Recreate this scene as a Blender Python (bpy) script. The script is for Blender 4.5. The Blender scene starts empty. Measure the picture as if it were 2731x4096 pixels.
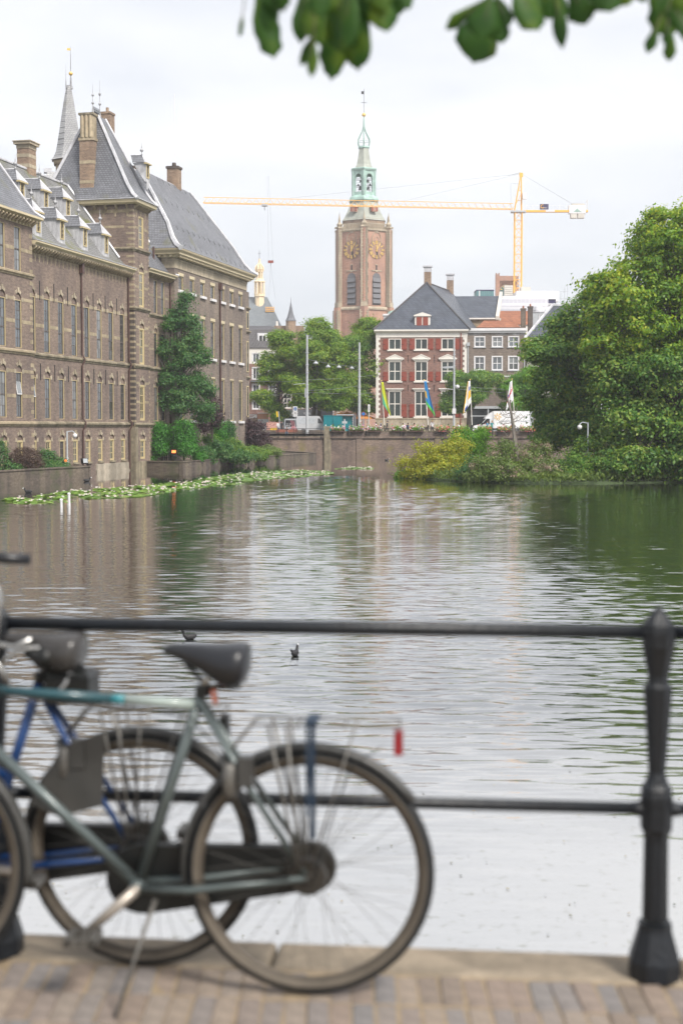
import bpy, bmesh, math, random
import numpy as np
from mathutils import Vector, Matrix
R = math.radians
random.seed(7)
rng = np.random.default_rng(7)
sc = bpy.context.scene
col = sc.collection

# ------------------------------------------------------------------ camera, sky, sun, exposure
EYE = 3.9            # eye above the water (water is z = 0), quay pavement at PAV
PAV = 2.32
FPX = 5689.0         # 50 mm lens on a 36 mm high frame, in photo pixels
TH = math.atan(336 / FPX)
cam_d = bpy.data.cameras.new('camera'); cam = bpy.data.objects.new('camera', cam_d); col.objects.link(cam)
cam.location = (0, 0, EYE); cam.rotation_euler = (R(90) - TH, 0, 0)
cam_d.lens = 50; cam_d.sensor_fit = 'VERTICAL'; cam_d.sensor_height = 36; cam_d.sensor_width = 24
cam_d.clip_start = 0.1; cam_d.clip_end = 9000
cam_d.dof.use_dof = True; cam_d.dof.focus_distance = 150; cam_d.dof.aperture_fstop = 2.4
cam_d.dof.aperture_blades = 0
sc.camera = cam

SUN_EL, SUN_AZ = R(48), R(140)      # azimuth clockwise from +Y (north), so from behind right
world = bpy.data.worlds.new('World'); sc.world = world; world.use_nodes = True
wn = world.node_tree; wn.nodes.clear()
def wnode(t, **k):
    n = wn.nodes.new(t)
    for a, b in k.items(): setattr(n, a, b)
    return n
wo = wnode('ShaderNodeOutputWorld'); wb = wnode('ShaderNodeBackground')
sky = wnode('ShaderNodeTexSky', sky_type='NISHITA', sun_disc=False, sun_elevation=SUN_EL, sun_rotation=SUN_AZ)
sky.air_density = 1.0; sky.dust_density = 3.0
tc = wnode('ShaderNodeTexCoord')
mp = wnode('ShaderNodeMapping'); mp.inputs['Scale'].default_value = (1.0, 1.0, 3.2)
nz = wnode('ShaderNodeTexNoise'); nz.inputs['Scale'].default_value = 2.6; nz.inputs['Detail'].default_value = 5; nz.inputs['Roughness'].default_value = .5
cr = wnode('ShaderNodeValToRGB')
cr.color_ramp.elements[0].position = .34; cr.color_ramp.elements[0].color = (2.42, 2.50, 2.68, 1)
cr.color_ramp.elements[1].position = .58; cr.color_ramp.elements[1].color = (3.2, 3.2, 3.25, 1)
mx = wnode('ShaderNodeMixRGB'); mx.inputs[0].default_value = .93
wn.links.new(tc.outputs['Generated'], mp.inputs[0]); wn.links.new(mp.outputs[0], nz.inputs['Vector'])
wn.links.new(nz.outputs['Fac'], cr.inputs[0]); wn.links.new(sky.outputs[0], mx.inputs[1]); wn.links.new(cr.outputs[0], mx.inputs[2])
wn.links.new(mx.outputs[0], wb.inputs[0]); wn.links.new(wb.outputs[0], wo.inputs[0])
wb.inputs[1].default_value = 0.10

sun_d = bpy.data.lights.new('sun', 'SUN'); sun = bpy.data.objects.new('sun', sun_d); col.objects.link(sun)
sun_d.energy = 1.5; sun_d.angle = R(16); sun_d.color = (1.0, .95, .88)
sd = Vector((math.sin(SUN_AZ) * math.cos(SUN_EL), math.cos(SUN_AZ) * math.cos(SUN_EL), math.sin(SUN_EL)))
sun.rotation_euler = sd.to_track_quat('Z', 'Y').to_euler()

sc.view_settings.view_transform = 'Standard'; sc.view_settings.look = 'None'
sc.view_settings.exposure = 1.75; sc.view_settings.gamma = 1; sc.view_settings.use_curve_mapping = False
sc.render.engine = 'CYCLES'
sc.cycles.use_denoising = True
sc.cycles.max_bounces = 6; sc.cycles.diffuse_bounces = 3; sc.cycles.glossy_bounces = 3; sc.cycles.transmission_bounces = 3
sc.cycles.transparent_max_bounces = 6; sc.cycles.volume_bounces = 0
sc.cycles.caustics_reflective = False; sc.cycles.caustics_refractive = False
sc.cycles.sample_clamp_indirect = 6.0

# ------------------------------------------------------------------ helpers
_c, _s = math.cos(TH), math.sin(TH)
def ray(px, py):
    dx = (px - 1365.5) / FPX; dy = (2048 - py) / FPX
    return Vector((dx, _c + dy * _s, -_s + dy * _c))
def at(px, py, Y):
    r = ray(px, py); return Vector((0, 0, EYE)) + r * (Y / r.y)
def onz(px, py, z=0):
    r = ray(px, py); return Vector((0, 0, EYE)) + r * ((z - EYE) / r.z)

class MB:
    def __init__(s): s.v = []; s.f = []; s.m = []
    def add(s, vs, fs, m=0):
        b = len(s.v); s.v += [tuple(p) for p in vs]
        s.f += [tuple(b + i for i in f) for f in fs]; s.m += [m] * len(fs)
        return s
    def quad(s, a, b, c, d, m=0): return s.add([a, b, c, d], [(0, 1, 2, 3)], m)
    def poly(s, pts, m=0): return s.add(pts, [tuple(range(len(pts)))], m)
    def box(s, x0, x1, y0, y1, z0, z1, m=0):
        return s.add([(x0,y0,z0),(x1,y0,z0),(x1,y1,z0),(x0,y1,z0),(x0,y0,z1),(x1,y0,z1),(x1,y1,z1),(x0,y1,z1)],
                     [(0,3,2,1),(4,5,6,7),(0,1,5,4),(1,2,6,5),(2,3,7,6),(3,0,4,7)], m)
    def cbox(s, c, sx, sy, sz, m=0):
        return s.box(c[0]-sx/2, c[0]+sx/2, c[1]-sy/2, c[1]+sy/2, c[2]-sz/2, c[2]+sz/2, m)
    def ybox(s, xz, y0, y1, m=0):       # polygon in x,z (counter-clockwise seen from -y) extruded along y
        n = len(xz); vs = [(x, y0, z) for x, z in xz] + [(x, y1, z) for x, z in xz]
        fs = [tuple(range(n)), tuple(range(2*n-1, n-1, -1))] + [(i, n+i, n+(i+1) % n, (i+1) % n) for i in range(n)]
        return s.add(vs, fs, m)
    def zbox(s, xy, z0, z1, m=0):
        n = len(xy); vs = [(x, y, z0) for x, y in xy] + [(x, y, z1) for x, y in xy]
        fs = [tuple(range(n-1, -1, -1)), tuple(range(n, 2*n))] + [(i, (i+1) % n, n+(i+1) % n, n+i) for i in range(n)]
        return s.add(vs, fs, m)
    def xbox(s, yz, x0, x1, m=0):
        n = len(yz); vs = [(x0, y, z) for y, z in yz] + [(x1, y, z) for y, z in yz]
        fs = [tuple(range(n-1, -1, -1)), tuple(range(n, 2*n))] + [(i, (i+1) % n, n+(i+1) % n, n+i) for i in range(n)]
        return s.add(vs, fs, m)
    def tube(s, pts, r, seg=6, m=0, caps=True, closed=False):
        pts = [Vector(p) for p in pts]; n = len(pts)
        rs = r if isinstance(r, (list, tuple)) else [r] * n
        up = Vector((0, 0, 1)); rings = []; prev = None
        for i, p in enumerate(pts):
            if closed: t = pts[(i+1) % n] - pts[i-1]
            else: t = pts[min(i+1, n-1)] - pts[max(i-1, 0)]
            t.normalize()
            if prev is None:
                a = t.cross(up)
                if a.length < 1e-3: a = t.cross(Vector((1, 0, 0)))
            else:
                a = prev - t * prev.dot(t)
                if a.length < 1e-4: a = t.cross(up)
            a.normalize(); b = t.cross(a); prev = a
            rings.append([p + (a * math.cos(2*math.pi*(k+.5)/seg) + b * math.sin(2*math.pi*(k+.5)/seg)) * rs[i] for k in range(seg)])
        vs = [q for rg in rings for q in rg]; fs = []
        for i in range(n if closed else n-1):
            j = (i+1) % n
            for k in range(seg):
                fs.append((i*seg+k, i*seg+(k+1) % seg, j*seg+(k+1) % seg, j*seg+k))
        if caps and not closed:
            fs.append(tuple(range(seg-1, -1, -1))); fs.append(tuple((n-1)*seg+k for k in range(seg)))
        return s.add(vs, fs, m)
    def lathe(s, prof, seg=12, c=(0, 0, 0), m=0, rot=0, sx=1, sy=1):
        vs = []; fs = []
        for r, z in prof:
            for k in range(seg):
                a = 2*math.pi*k/seg + rot
                vs.append((c[0]+r*sx*math.cos(a), c[1]+r*sy*math.sin(a), c[2]+z))
        for i in range(len(prof)-1):
            for k in range(seg):
                fs.append((i*seg+k, i*seg+(k+1) % seg, (i+1)*seg+(k+1) % seg, (i+1)*seg+k))
        fs.append(tuple(range(seg-1, -1, -1))); fs.append(tuple((len(prof)-1)*seg+k for k in range(seg)))
        return s.add(vs, fs, m)
    def ball(s, c, r, m=0, seg=8, rings=6, sz=1):
        return s.lathe([(max(1e-3, r*math.sin(math.pi*i/rings)), -r*sz*math.cos(math.pi*i/rings)) for i in range(rings+1)], seg, c, m)
    def hip(s, x0, x1, y0, y1, prof, m=0, sides='flbr', cap=True):   # prof: (inset_x, inset_y, z) rings
        rg = [[(x0+ix, y0+iy, z), (x1-ix, y0+iy, z), (x1-ix, y1-iy, z), (x0+ix, y1-iy, z)] for ix, iy, z in prof]
        for a, b in zip(rg, rg[1:]):
            for k, nm in enumerate('frbl'):
                if nm in sides: s.quad(a[k], a[(k+1) % 4], b[(k+1) % 4], b[k], m)
        if cap: s.quad(*rg[-1], m)
        return rg
    def tr(s, M):
        s.v = [tuple(M @ Vector(p)) for p in s.v]; return s
    def mesh(s, name, mats, smooth=False):
        me = bpy.data.meshes.new(name); me.from_pydata(s.v, [], s.f)
        for mt in (mats if isinstance(mats, (list, tuple)) else [mats]): me.materials.append(mt)
        if any(s.m): me.polygons.foreach_set('material_index', s.m)
        if smooth: me.polygons.foreach_set('use_smooth', [True] * len(s.f))
        me.update(); return me
    def build(s, name, mats, parent=None, loc=(0, 0, 0), rz=0, smooth=False):
        return place(name, s.mesh(name, mats, smooth), parent, loc, rz)
def place(name, me, parent=None, loc=(0, 0, 0), rz=0):
    o = bpy.data.objects.new(name, me); col.objects.link(o)
    o.location = loc; o.rotation_euler = (0, 0, rz)
    if parent is not None: o.parent = parent
    return o
def tag(o, label=None, cat=None, group=None, kind=None):
    if label: o['label'] = label
    if cat: o['category'] = cat
    if group: o['group'] = group
    if kind: o['kind'] = kind
    return o
def thing(name, label, cat, loc=(0, 0, 0), rz=0, group=None):
    return tag(place(name, None, None, loc, rz), label, cat, group)
def copy_tree(o, parent=None):
    c = o.copy(); col.objects.link(c); c.parent = parent
    for ch in list(o.children): copy_tree(ch, c)
    return c

# ------------------------------------------------------------------ materials
MATS = {}
def nt(name):
    m = bpy.data.materials.new(name); m.use_nodes = True; MATS[name] = m
    t = m.node_tree; b = t.nodes['Principled BSDF']
    return m, t, b
def N(t, typ, ins=None, **k):
    n = t.nodes.new(typ)
    for a, b in k.items(): setattr(n, a, b)
    for a, b in (ins or {}).items():
        if hasattr(b, 'is_linked') or isinstance(b, bpy.types.NodeSocket): t.links.new(b, n.inputs[a])
        else: n.inputs[a].default_value = b
    return n
def c4(c): return (c[0], c[1], c[2], 1)
def pmat(name, c, rough=.7, var=.15, scale=3.0, metal=0, bump=0, bscale=40, c2=None, spec=.4, coat=0, stain=0, sscale=.25):
    m, t, b = nt(name)
    tcn = N(t, 'ShaderNodeTexCoord')
    nz = N(t, 'ShaderNodeTexNoise', {'Vector': tcn.outputs['Object'], 'Scale': scale, 'Detail': 6.0, 'Roughness': .6})
    lo = c2 or tuple(x*(1-var) for x in c); hi = c if c2 else tuple(min(1, x*(1+var)) for x in c)
    rp = N(t, 'ShaderNodeValToRGB', {'Fac': nz.outputs['Fac']})
    rp.color_ramp.elements[0].position = .3; rp.color_ramp.elements[1].position = .7
    rp.color_ramp.elements[0].color = c4(lo); rp.color_ramp.elements[1].color = c4(hi)
    cout = rp.outputs[0]
    if stain:
        mp = N(t, 'ShaderNodeMapping', {'Vector': tcn.outputs['Object'], 'Scale': (1, 1, .25)})
        n2 = N(t, 'ShaderNodeTexNoise', {'Vector': mp.outputs[0], 'Scale': sscale, 'Detail': 7.0, 'Roughness': .65})
        r2 = N(t, 'ShaderNodeValToRGB', {'Fac': n2.outputs['Fac']})
        r2.color_ramp.elements[0].position = .42; r2.color_ramp.elements[1].position = .62
        r2.color_ramp.elements[0].color = (1-stain, 1-stain, 1-stain, 1); r2.color_ramp.elements[1].color = (1, 1, 1, 1)
        mm = N(t, 'ShaderNodeMixRGB', {0: 1.0, 1: cout, 2: r2.outputs[0]}, blend_type='MULTIPLY'); cout = mm.outputs[0]
    t.links.new(cout, b.inputs['Base Color'])
    b.inputs['Roughness'].default_value = rough; b.inputs['Metallic'].default_value = metal
    b.inputs['Specular IOR Level'].default_value = spec
    if coat: b.inputs['Coat Weight'].default_value = coat
    if bump:
        n3 = N(t, 'ShaderNodeTexNoise', {'Vector': tcn.outputs['Object'], 'Scale': float(bscale), 'Detail': 4.0})
        bp = N(t, 'ShaderNodeBump', {'Height': n3.outputs['Fac'], 'Strength': bump, 'Distance': .02})
        t.links.new(bp.outputs[0], b.inputs['Normal'])
    return m
def wallvec(t, tcn):
    sx = N(t, 'ShaderNodeSeparateXYZ', {0: tcn.outputs['Object']})
    ad = N(t, 'ShaderNodeMath', {0: sx.outputs[0], 1: sx.outputs[1]}, operation='ADD')
    return N(t, 'ShaderNodeCombineXYZ', {0: ad.outputs[0], 1: sx.outputs[2]}).outputs[0], sx
def brick(name, c1, c2, mortar, bw=.21, bh=.062, stain=.35, tint=None, rough=.85, lime=0):
    m, t, b = nt(name)
    tcn = N(t, 'ShaderNodeTexCoord'); v, sx = wallvec(t, tcn)
    br = N(t, 'ShaderNodeTexBrick', {'Vector': v, 'Color1': c4(c1), 'Color2': c4(c2), 'Mortar': c4(mortar), 'Scale': 1.0, 'Mortar Size': .012, 'Mortar Smooth': .2, 'Bias': -.1, 'Brick Width': bw, 'Row Height': bh})
    mp = N(t, 'ShaderNodeMapping', {'Vector': tcn.outputs['Object'], 'Scale': (1, 1, .45)})
    n2 = N(t, 'ShaderNodeTexNoise', {'Vector': mp.outputs[0], 'Scale': .45, 'Detail': 8.0, 'Roughness': .62})
    r2 = N(t, 'ShaderNodeValToRGB', {'Fac': n2.outputs['Fac']})
    r2.color_ramp.elements[0].position = .38; r2.color_ramp.elements[1].position = .66
    r2.color_ramp.elements[0].color = (1-stain, 1-stain, 1-stain*.9, 1); r2.color_ramp.elements[1].color = (1.06, 1.04, 1.0, 1)
    mm = N(t, 'ShaderNodeMixRGB', {0: 1.0, 1: br.outputs['Color'], 2: r2.outputs[0]}, blend_type='MULTIPLY')
    vm = N(t, 'ShaderNodeMapping', {'Vector': v, 'Scale': (1.0, 3.2, 1.0)})
    n4 = N(t, 'ShaderNodeTexNoise', {'Vector': vm.outputs[0], 'Scale': 1.8, 'Detail': 8.0, 'Roughness': .75})
    r4 = N(t, 'ShaderNodeMapRange', {'Value': n4.outputs['Fac'], 'From Min': .3, 'From Max': .7, 'To Min': .12, 'To Max': .88})
    mm2 = N(t, 'ShaderNodeMixRGB', {0: .6, 1: mm.outputs[0], 2: r4.outputs[0]}, blend_type='OVERLAY')
    cout = mm2.outputs[0]
    if tint:      # patches of moss or soot of their own shape
        n5 = N(t, 'ShaderNodeTexNoise', {'Vector': tcn.outputs['Object'], 'Scale': .5, 'Detail': 6.0})
        r5 = N(t, 'ShaderNodeValToRGB', {'Fac': n5.outputs['Fac']})
        r5.color_ramp.elements[0].position = .56; r5.color_ramp.elements[1].position = .72
        m5 = N(t, 'ShaderNodeMixRGB', {0: r5.outputs[0], 1: cout, 2: c4(tint)}); cout = m5.outputs[0]
    t.links.new(cout, b.inputs['Base Color']); b.inputs['Roughness'].default_value = rough; b.inputs['Specular IOR Level'].default_value = .25
    bp = N(t, 'ShaderNodeBump', {'Height': br.outputs['Fac'], 'Strength': .35, 'Distance': -.01})
    t.links.new(bp.outputs[0], b.inputs['Normal'])
    return m
def tiles(name, c1, c2, w, h, rough=.5, moss=None, wave=False, mossat=.6, gap=.35):
    # courses of slates or pantiles: u along the eave, v up the slope (height stands in for it)
    m, t, b = nt(name)
    tcn = N(t, 'ShaderNodeTexCoord'); v, sx = wallvec(t, tcn)
    br = N(t, 'ShaderNodeTexBrick', {'Vector': v, 'Color1': c4(c1), 'Color2': c4(c2), 'Mortar': c4(tuple(x*gap for x in c1)), 'Scale': 1.0, 'Mortar Size': .018, 'Mortar Smooth': .3, 'Brick Width': w, 'Row Height': h})
    if wave: br.offset = 0.0
    n2 = N(t, 'ShaderNodeTexNoise', {'Vector': tcn.outputs['Object'], 'Scale': .6, 'Detail': 7.0, 'Roughness': .65})
    mm = N(t, 'ShaderNodeMixRGB', {0: .5, 1: br.outputs['Color'], 2: n2.outputs['Fac']}, blend_type='OVERLAY')
    cout = mm.outputs[0]
    if moss:
        n5 = N(t, 'ShaderNodeTexNoise', {'Vector': tcn.outputs['Object'], 'Scale': .38, 'Detail': 6.0})
        r5 = N(t, 'ShaderNodeValToRGB', {'Fac': n5.outputs['Fac']})
        r5.color_ramp.elements[0].position = mossat; r5.color_ramp.elements[1].position = mossat+.16
        m5 = N(t, 'ShaderNodeMixRGB', {0: r5.outputs[0], 1: cout, 2: c4(moss)}); cout = m5.outputs[0]
    t.links.new(cout, b.inputs['Base Color']); b.inputs['Roughness'].default_value = rough; b.inputs['Specular IOR Level'].default_value = .45
    hgt = br.outputs['Fac']
    if wave:
        wv = N(t, 'ShaderNodeTexWave', {'Vector': v, 'Scale': .3142/w*1.0, 'Distortion': 0.0}, wave_type='BANDS', bands_direction='X')
        ad = N(t, 'ShaderNodeMath', {0: hgt, 1: wv.outputs['Fac']}, operation='SUBTRACT'); hgt = ad.outputs[0]
    bp = N(t, 'ShaderNodeBump', {'Height': hgt, 'Strength': .6, 'Distance': -.04})
    t.links.new(bp.outputs[0], b.inputs['Normal'])
    return m
def leafmat(name, cols, transl=.35, clump=.35, rough=.5):
    m, t, b = nt(name)
    tcn = N(t, 'ShaderNodeTexCoord')
    g = N(t, 'ShaderNodeNewGeometry')
    nz = N(t, 'ShaderNodeTexNoise', {'Vector': tcn.outputs['Object'], 'Scale': clump, 'Detail': 3.0})
    ad = N(t, 'ShaderNodeMath', {0: nz.outputs['Fac'], 1: .62}, operation='MULTIPLY')
    ad2 = N(t, 'ShaderNodeMath', {0: g.outputs['Random Per Island'], 1: .5, 2: ad.outputs[0]}, operation='MULTIPLY_ADD')
    rp = N(t, 'ShaderNodeValToRGB', {'Fac': ad2.outputs[0]})
    e = rp.color_ramp.elements
    ps = np.linspace(.22, .80, len(cols))
    e[0].position = ps[0]; e[0].color = c4(cols[0]); e[1].position = ps[-1]; e[1].color = c4(cols[-1])
    for p, c in zip(ps[1:-1], cols[1:-1]):
        x = e.new(p); x.color = c4(c)
    t.links.new(rp.outputs[0], b.inputs['Base Color']); b.inputs['Roughness'].default_value = rough; b.inputs['Specular IOR Level'].default_value = .35
    tr = N(t, 'ShaderNodeBsdfTranslucent')
    hs = N(t, 'ShaderNodeHueSaturation', {'Hue': .485, 'Saturation': 1.15, 'Value': 1.5, 'Color': rp.outputs[0]})
    t.links.new(hs.outputs[0], tr.inputs[0])
    mx = N(t, 'ShaderNodeMixShader', {0: transl, 1: b.outputs[0], 2: tr.outputs[0]})
    t.links.new(mx.outputs[0], t.nodes['Material Output'].inputs[0])
    return m
def glassmat(name, c, rough=.06, var=.5, metal=0, spec=.6):
    m, t, b = nt(name)
    oi = N(t, 'ShaderNodeObjectInfo'); tcn = N(t, 'ShaderNodeTexCoord')
    rp = N(t, 'ShaderNodeValToRGB', {'Fac': oi.outputs['Random']})
    rp.color_ramp.elements[0].color = c4(tuple(x*(1-var) for x in c)); rp.color_ramp.elements[1].color = c4(tuple(x*(1+var) for x in c))
    t.links.new(rp.outputs[0], b.inputs['Base Color']); b.inputs['Roughness'].default_value = rough
    b.inputs['Specular IOR Level'].default_value = spec; b.inputs['IOR'].default_value = 1.9
    n3 = N(t, 'ShaderNodeTexNoise', {'Vector': tcn.outputs['Object'], 'Scale': 1.7})
    bp = N(t, 'ShaderNodeBump', {'Height': n3.outputs['Fac'], 'Strength': .08, 'Distance': .05}); t.links.new(bp.outputs[0], b.inputs['Normal'])
    return m

brick('brick_brown', (.255, .175, .142), (.20, .138, .115), (.30, .26, .22))
brick('brick_grey', (.225, .175, .142), (.18, .138, .115), (.30, .265, .23))
brick('brick_dark', (.10, .075, .065), (.075, .06, .055), (.17, .15, .13))
brick('brick_red', (.245, .115, .09), (.19, .09, .072), (.30, .23, .20), stain=.25)
brick('brick_church', (.46, .225, .15), (.39, .185, .125), (.42, .33, .27), stain=.22)
brick('brick_chimney', (.31, .195, .125), (.23, .145, .10), (.38, .32, .25), stain=.3)
brick('brick_house', (.205, .158, .13), (.17, .13, .11), (.26, .23, .2), stain=.2)
brick('brick_yellow', (.40, .31, .19), (.33, .25, .16), (.42, .36, .28), stain=.2)
brick('quay_brick', (.25, .178, .14), (.195, .14, .112), (.30, .25, .21), stain=.45, tint=(.20, .165, .075))
brick('garden_brick', (.17, .135, .105), (.125, .10, .082), (.24, .21, .17), stain=.55, tint=(.10, .105, .06))
pmat('sandstone', (.42, .345, .235), .8, .22, 2.5, bump=.15, stain=.35, sscale=.8)
pmat('sandstone_pale', (.47, .40, .295), .8, .18, 3.0, stain=.35, sscale=.7)
pmat('sandstone_dirty', (.34, .29, .205), .85, .3, 2.0, bump=.2, stain=.5, sscale=.9)
pmat('plinth_stone', (.48, .42, .335), .8, .25, 1.2, bump=.2, stain=.45, sscale=.5)
pmat('cream_paint', (.54, .445, .25), .5, .06, 2.0)
pmat('cream_light', (.64, .545, .36), .5, .06, 2.0, stain=.12)
pmat('white_paint', (.78, .74, .68), .5, .05, 2.0, stain=.1)
pmat('white_cool', (.76, .75, .76), .45, .04, 2.0, stain=.1)
pmat('sash_dark', (.10, .082, .075), .45, .15, 6.0)
pmat('lead', (.60, .60, .63), .45, .16, 1.8, spec=.5, bump=.1, bscale=6, stain=.25, sscale=1.5)
pmat('lead_dark', (.50, .50, .52), .5, .25, 2.2, stain=.5, sscale=1.2)
pmat('pipe_brown', (.085, .045, .038), .45, .15, 3.0)
pmat('iron', (.012, .013, .015), .42, .25, 6.0, bump=.1, bscale=60, spec=.5)
pmat('iron_rail', (.006, .0095, .0145), .45, .4, 14.0, bump=.2, bscale=60, spec=.5, c2=(.004, .0058, .009), stain=.35, sscale=6.0)
pmat('steel_grey', (.42, .44, .46), .45, .1, 2.0)
pmat('galv', (.50, .53, .56), .4, .12, 3.0, metal=.3)
pmat('gold', (.80, .55, .16), .35, .1, 5.0, metal=.5)
pmat('ochre_bar', (.12, .075, .045), .6, .2, 4.0)
pmat('lead_stained', (.58, .58, .60), .5, .18, 1.6, stain=.4, sscale=2.0)
tiles('slate_grey', (.155, .16, .178), (.205, .21, .23), .30, .19, .48, moss=(.13, .13, .075), mossat=.60)
tiles('slate_mossy', (.19, .19, .19), (.24, .24, .235), .30, .19, .55, moss=(.15, .155, .05), mossat=.52)
tiles('slate_pale', (.33, .33, .34), (.40, .40, .40), .30, .22, .55, moss=(.22, .22, .17), mossat=.6)
tiles('slate_blue', (.17, .19, .205), (.20, .22, .235), .45, .28, .5)
tiles('pantile_blue', (.062, .072, .095), (.095, .107, .13), .30, .36, .36, wave=True, gap=.35)
tiles('pantile_dark', (.085, .08, .085), (.105, .10, .105), .24, .30, .5, wave=True, gap=.5)
tiles('pantile_orange', (.36, .145, .075), (.27, .105, .058), .26, .34, .6, wave=True, gap=.4)
glassmat('pane_glass', (.045, .05, .055))
glassmat('pane_pale', (.16, .17, .175), rough=.10); glassmat('pane_mid', (.085, .10, .115), rough=.06)
glassmat('pane_leaded', (.022, .032, .03), rough=.25, spec=.35)

# ------------------------------------------------------------------ water, ground
def water_mat():
    m, t, b = nt('pond_water')
    tcn = N(t, 'ShaderNodeTexCoord')
    # film of scum and leaves drifting near the quay, edges broken by noise
    sx = N(t, 'ShaderNodeSeparateXYZ', {0: tcn.outputs['Object']})
    nF = N(t, 'ShaderNodeTexNoise', {'Vector': tcn.outputs['Object'], 'Scale': .30, 'Detail': 5.0})
    yy = N(t, 'ShaderNodeMath', {0: nF.outputs['Fac'], 1: 9.0, 2: sx.outputs[1]}, operation='MULTIPLY_ADD')
    fm = N(t, 'ShaderNodeMapRange', {'Value': yy.outputs[0], 'From Min': 16.0, 'From Max': 25.0, 'To Min': 1.0, 'To Max': 0.0})
    nS = N(t, 'ShaderNodeTexNoise', {'Vector': tcn.outputs['Object'], 'Scale': 9.0, 'Detail': 4.0, 'Roughness': .7})
    sp = N(t, 'ShaderNodeValToRGB', {'Fac': nS.outputs['Fac']}); sp.color_ramp.elements[0].position = .58; sp.color_ramp.elements[1].position = .68
    film = N(t, 'ShaderNodeMixRGB', {0: sp.outputs[0], 1: (.30, .30, .29, 1), 2: (.11, .105, .05, 1)})
    base = N(t, 'ShaderNodeMixRGB', {0: fm.outputs[0], 1: (.016, .020, .015, 1), 2: film.outputs[0]})
    t.links.new(base.outputs[0], b.inputs['Base Color'])
    ro = N(t, 'ShaderNodeMapRange', {'Value': fm.outputs[0], 'From Min': 0.0, 'From Max': 1.0, 'To Min': .035, 'To Max': .16}); t.links.new(ro.outputs[0], b.inputs['Roughness'])
    b.inputs['Coat Weight'].default_value = 1.0; b.inputs['Coat IOR'].default_value = 1.9; b.inputs['Coat Roughness'].default_value = .03; b.inputs['IOR'].default_value = 3.2; b.inputs['Specular IOR Level'].default_value = .6
    # ripples: crests run roughly across the view; calm sheltered strips along the banks
    mp1 = N(t, 'ShaderNodeMapping', {'Vector': tcn.outputs['Object'], 'Scale': (.55, 2.6, 1), 'Rotation': (0, 0, R(5))})
    n1 = N(t, 'ShaderNodeTexNoise', {'Vector': mp1.outputs[0], 'Scale': 1.5, 'Detail': 3.0, 'Roughness': .55, 'Distortion': .5})
    mp2 = N(t, 'ShaderNodeMapping', {'Vector': tcn.outputs['Object'], 'Scale': (.35, 1.3, 1), 'Rotation': (0, 0, R(-9))})
    n2 = N(t, 'ShaderNodeTexNoise', {'Vector': mp2.outputs[0], 'Scale': .6, 'Detail': 2.0, 'Distortion': .6})
    h = N(t, 'ShaderNodeMath', {0: n2.outputs['Fac'], 1: 1.5, 2: n1.outputs['Fac']}, operation='MULTIPLY_ADD')
    nP = N(t, 'ShaderNodeTexNoise', {'Vector': tcn.outputs['Object'], 'Scale': .035, 'Detail': 3.0})
    rP = N(t, 'ShaderNodeMapRange', {'Value': nP.outputs['Fac'], 'From Min': .36, 'From Max': .60, 'To Min': .6, 'To Max': 1.0})
    far = N(t, 'ShaderNodeMapRange', {'Value': sx.outputs[1], 'From Min': 72.0, 'From Max': 106.0, 'To Min': 1.0, 'To Max': .10})
    lf = N(t, 'ShaderNodeMapRange', {'Value': sx.outputs[0], 'From Min': -15.0, 'From Max': -3.0, 'To Min': .40, 'To Max': 1.0})
    mu = N(t, 'ShaderNodeMath', {0: rP.outputs[0], 1: far.outputs[0]}, operation='MULTIPLY')
    mu1 = N(t, 'ShaderNodeMath', {0: mu.outputs[0], 1: lf.outputs[0]}, operation='MULTIPLY')
    fi = N(t, 'ShaderNodeMapRange', {'Value': fm.outputs[0], 'From Min': 0.0, 'From Max': 1.0, 'To Min': 1.0, 'To Max': .15})
    mu2 = N(t, 'ShaderNodeMath', {0: mu1.outputs[0], 1: fi.outputs[0]}, operation='MULTIPLY')
    st = N(t, 'ShaderNodeMath', {0: mu2.outputs[0], 1: .16}, operation='MULTIPLY')
    bp = N(t, 'ShaderNodeBump', {'Height': h.outputs[0], 'Strength': st.outputs[0], 'Distance': .10})
    t.links.new(bp.outputs[0], b.inputs['Normal']); t.links.new(bp.outputs[0], b.inputs['Coat Normal'])
    return m
water_mat()
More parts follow.
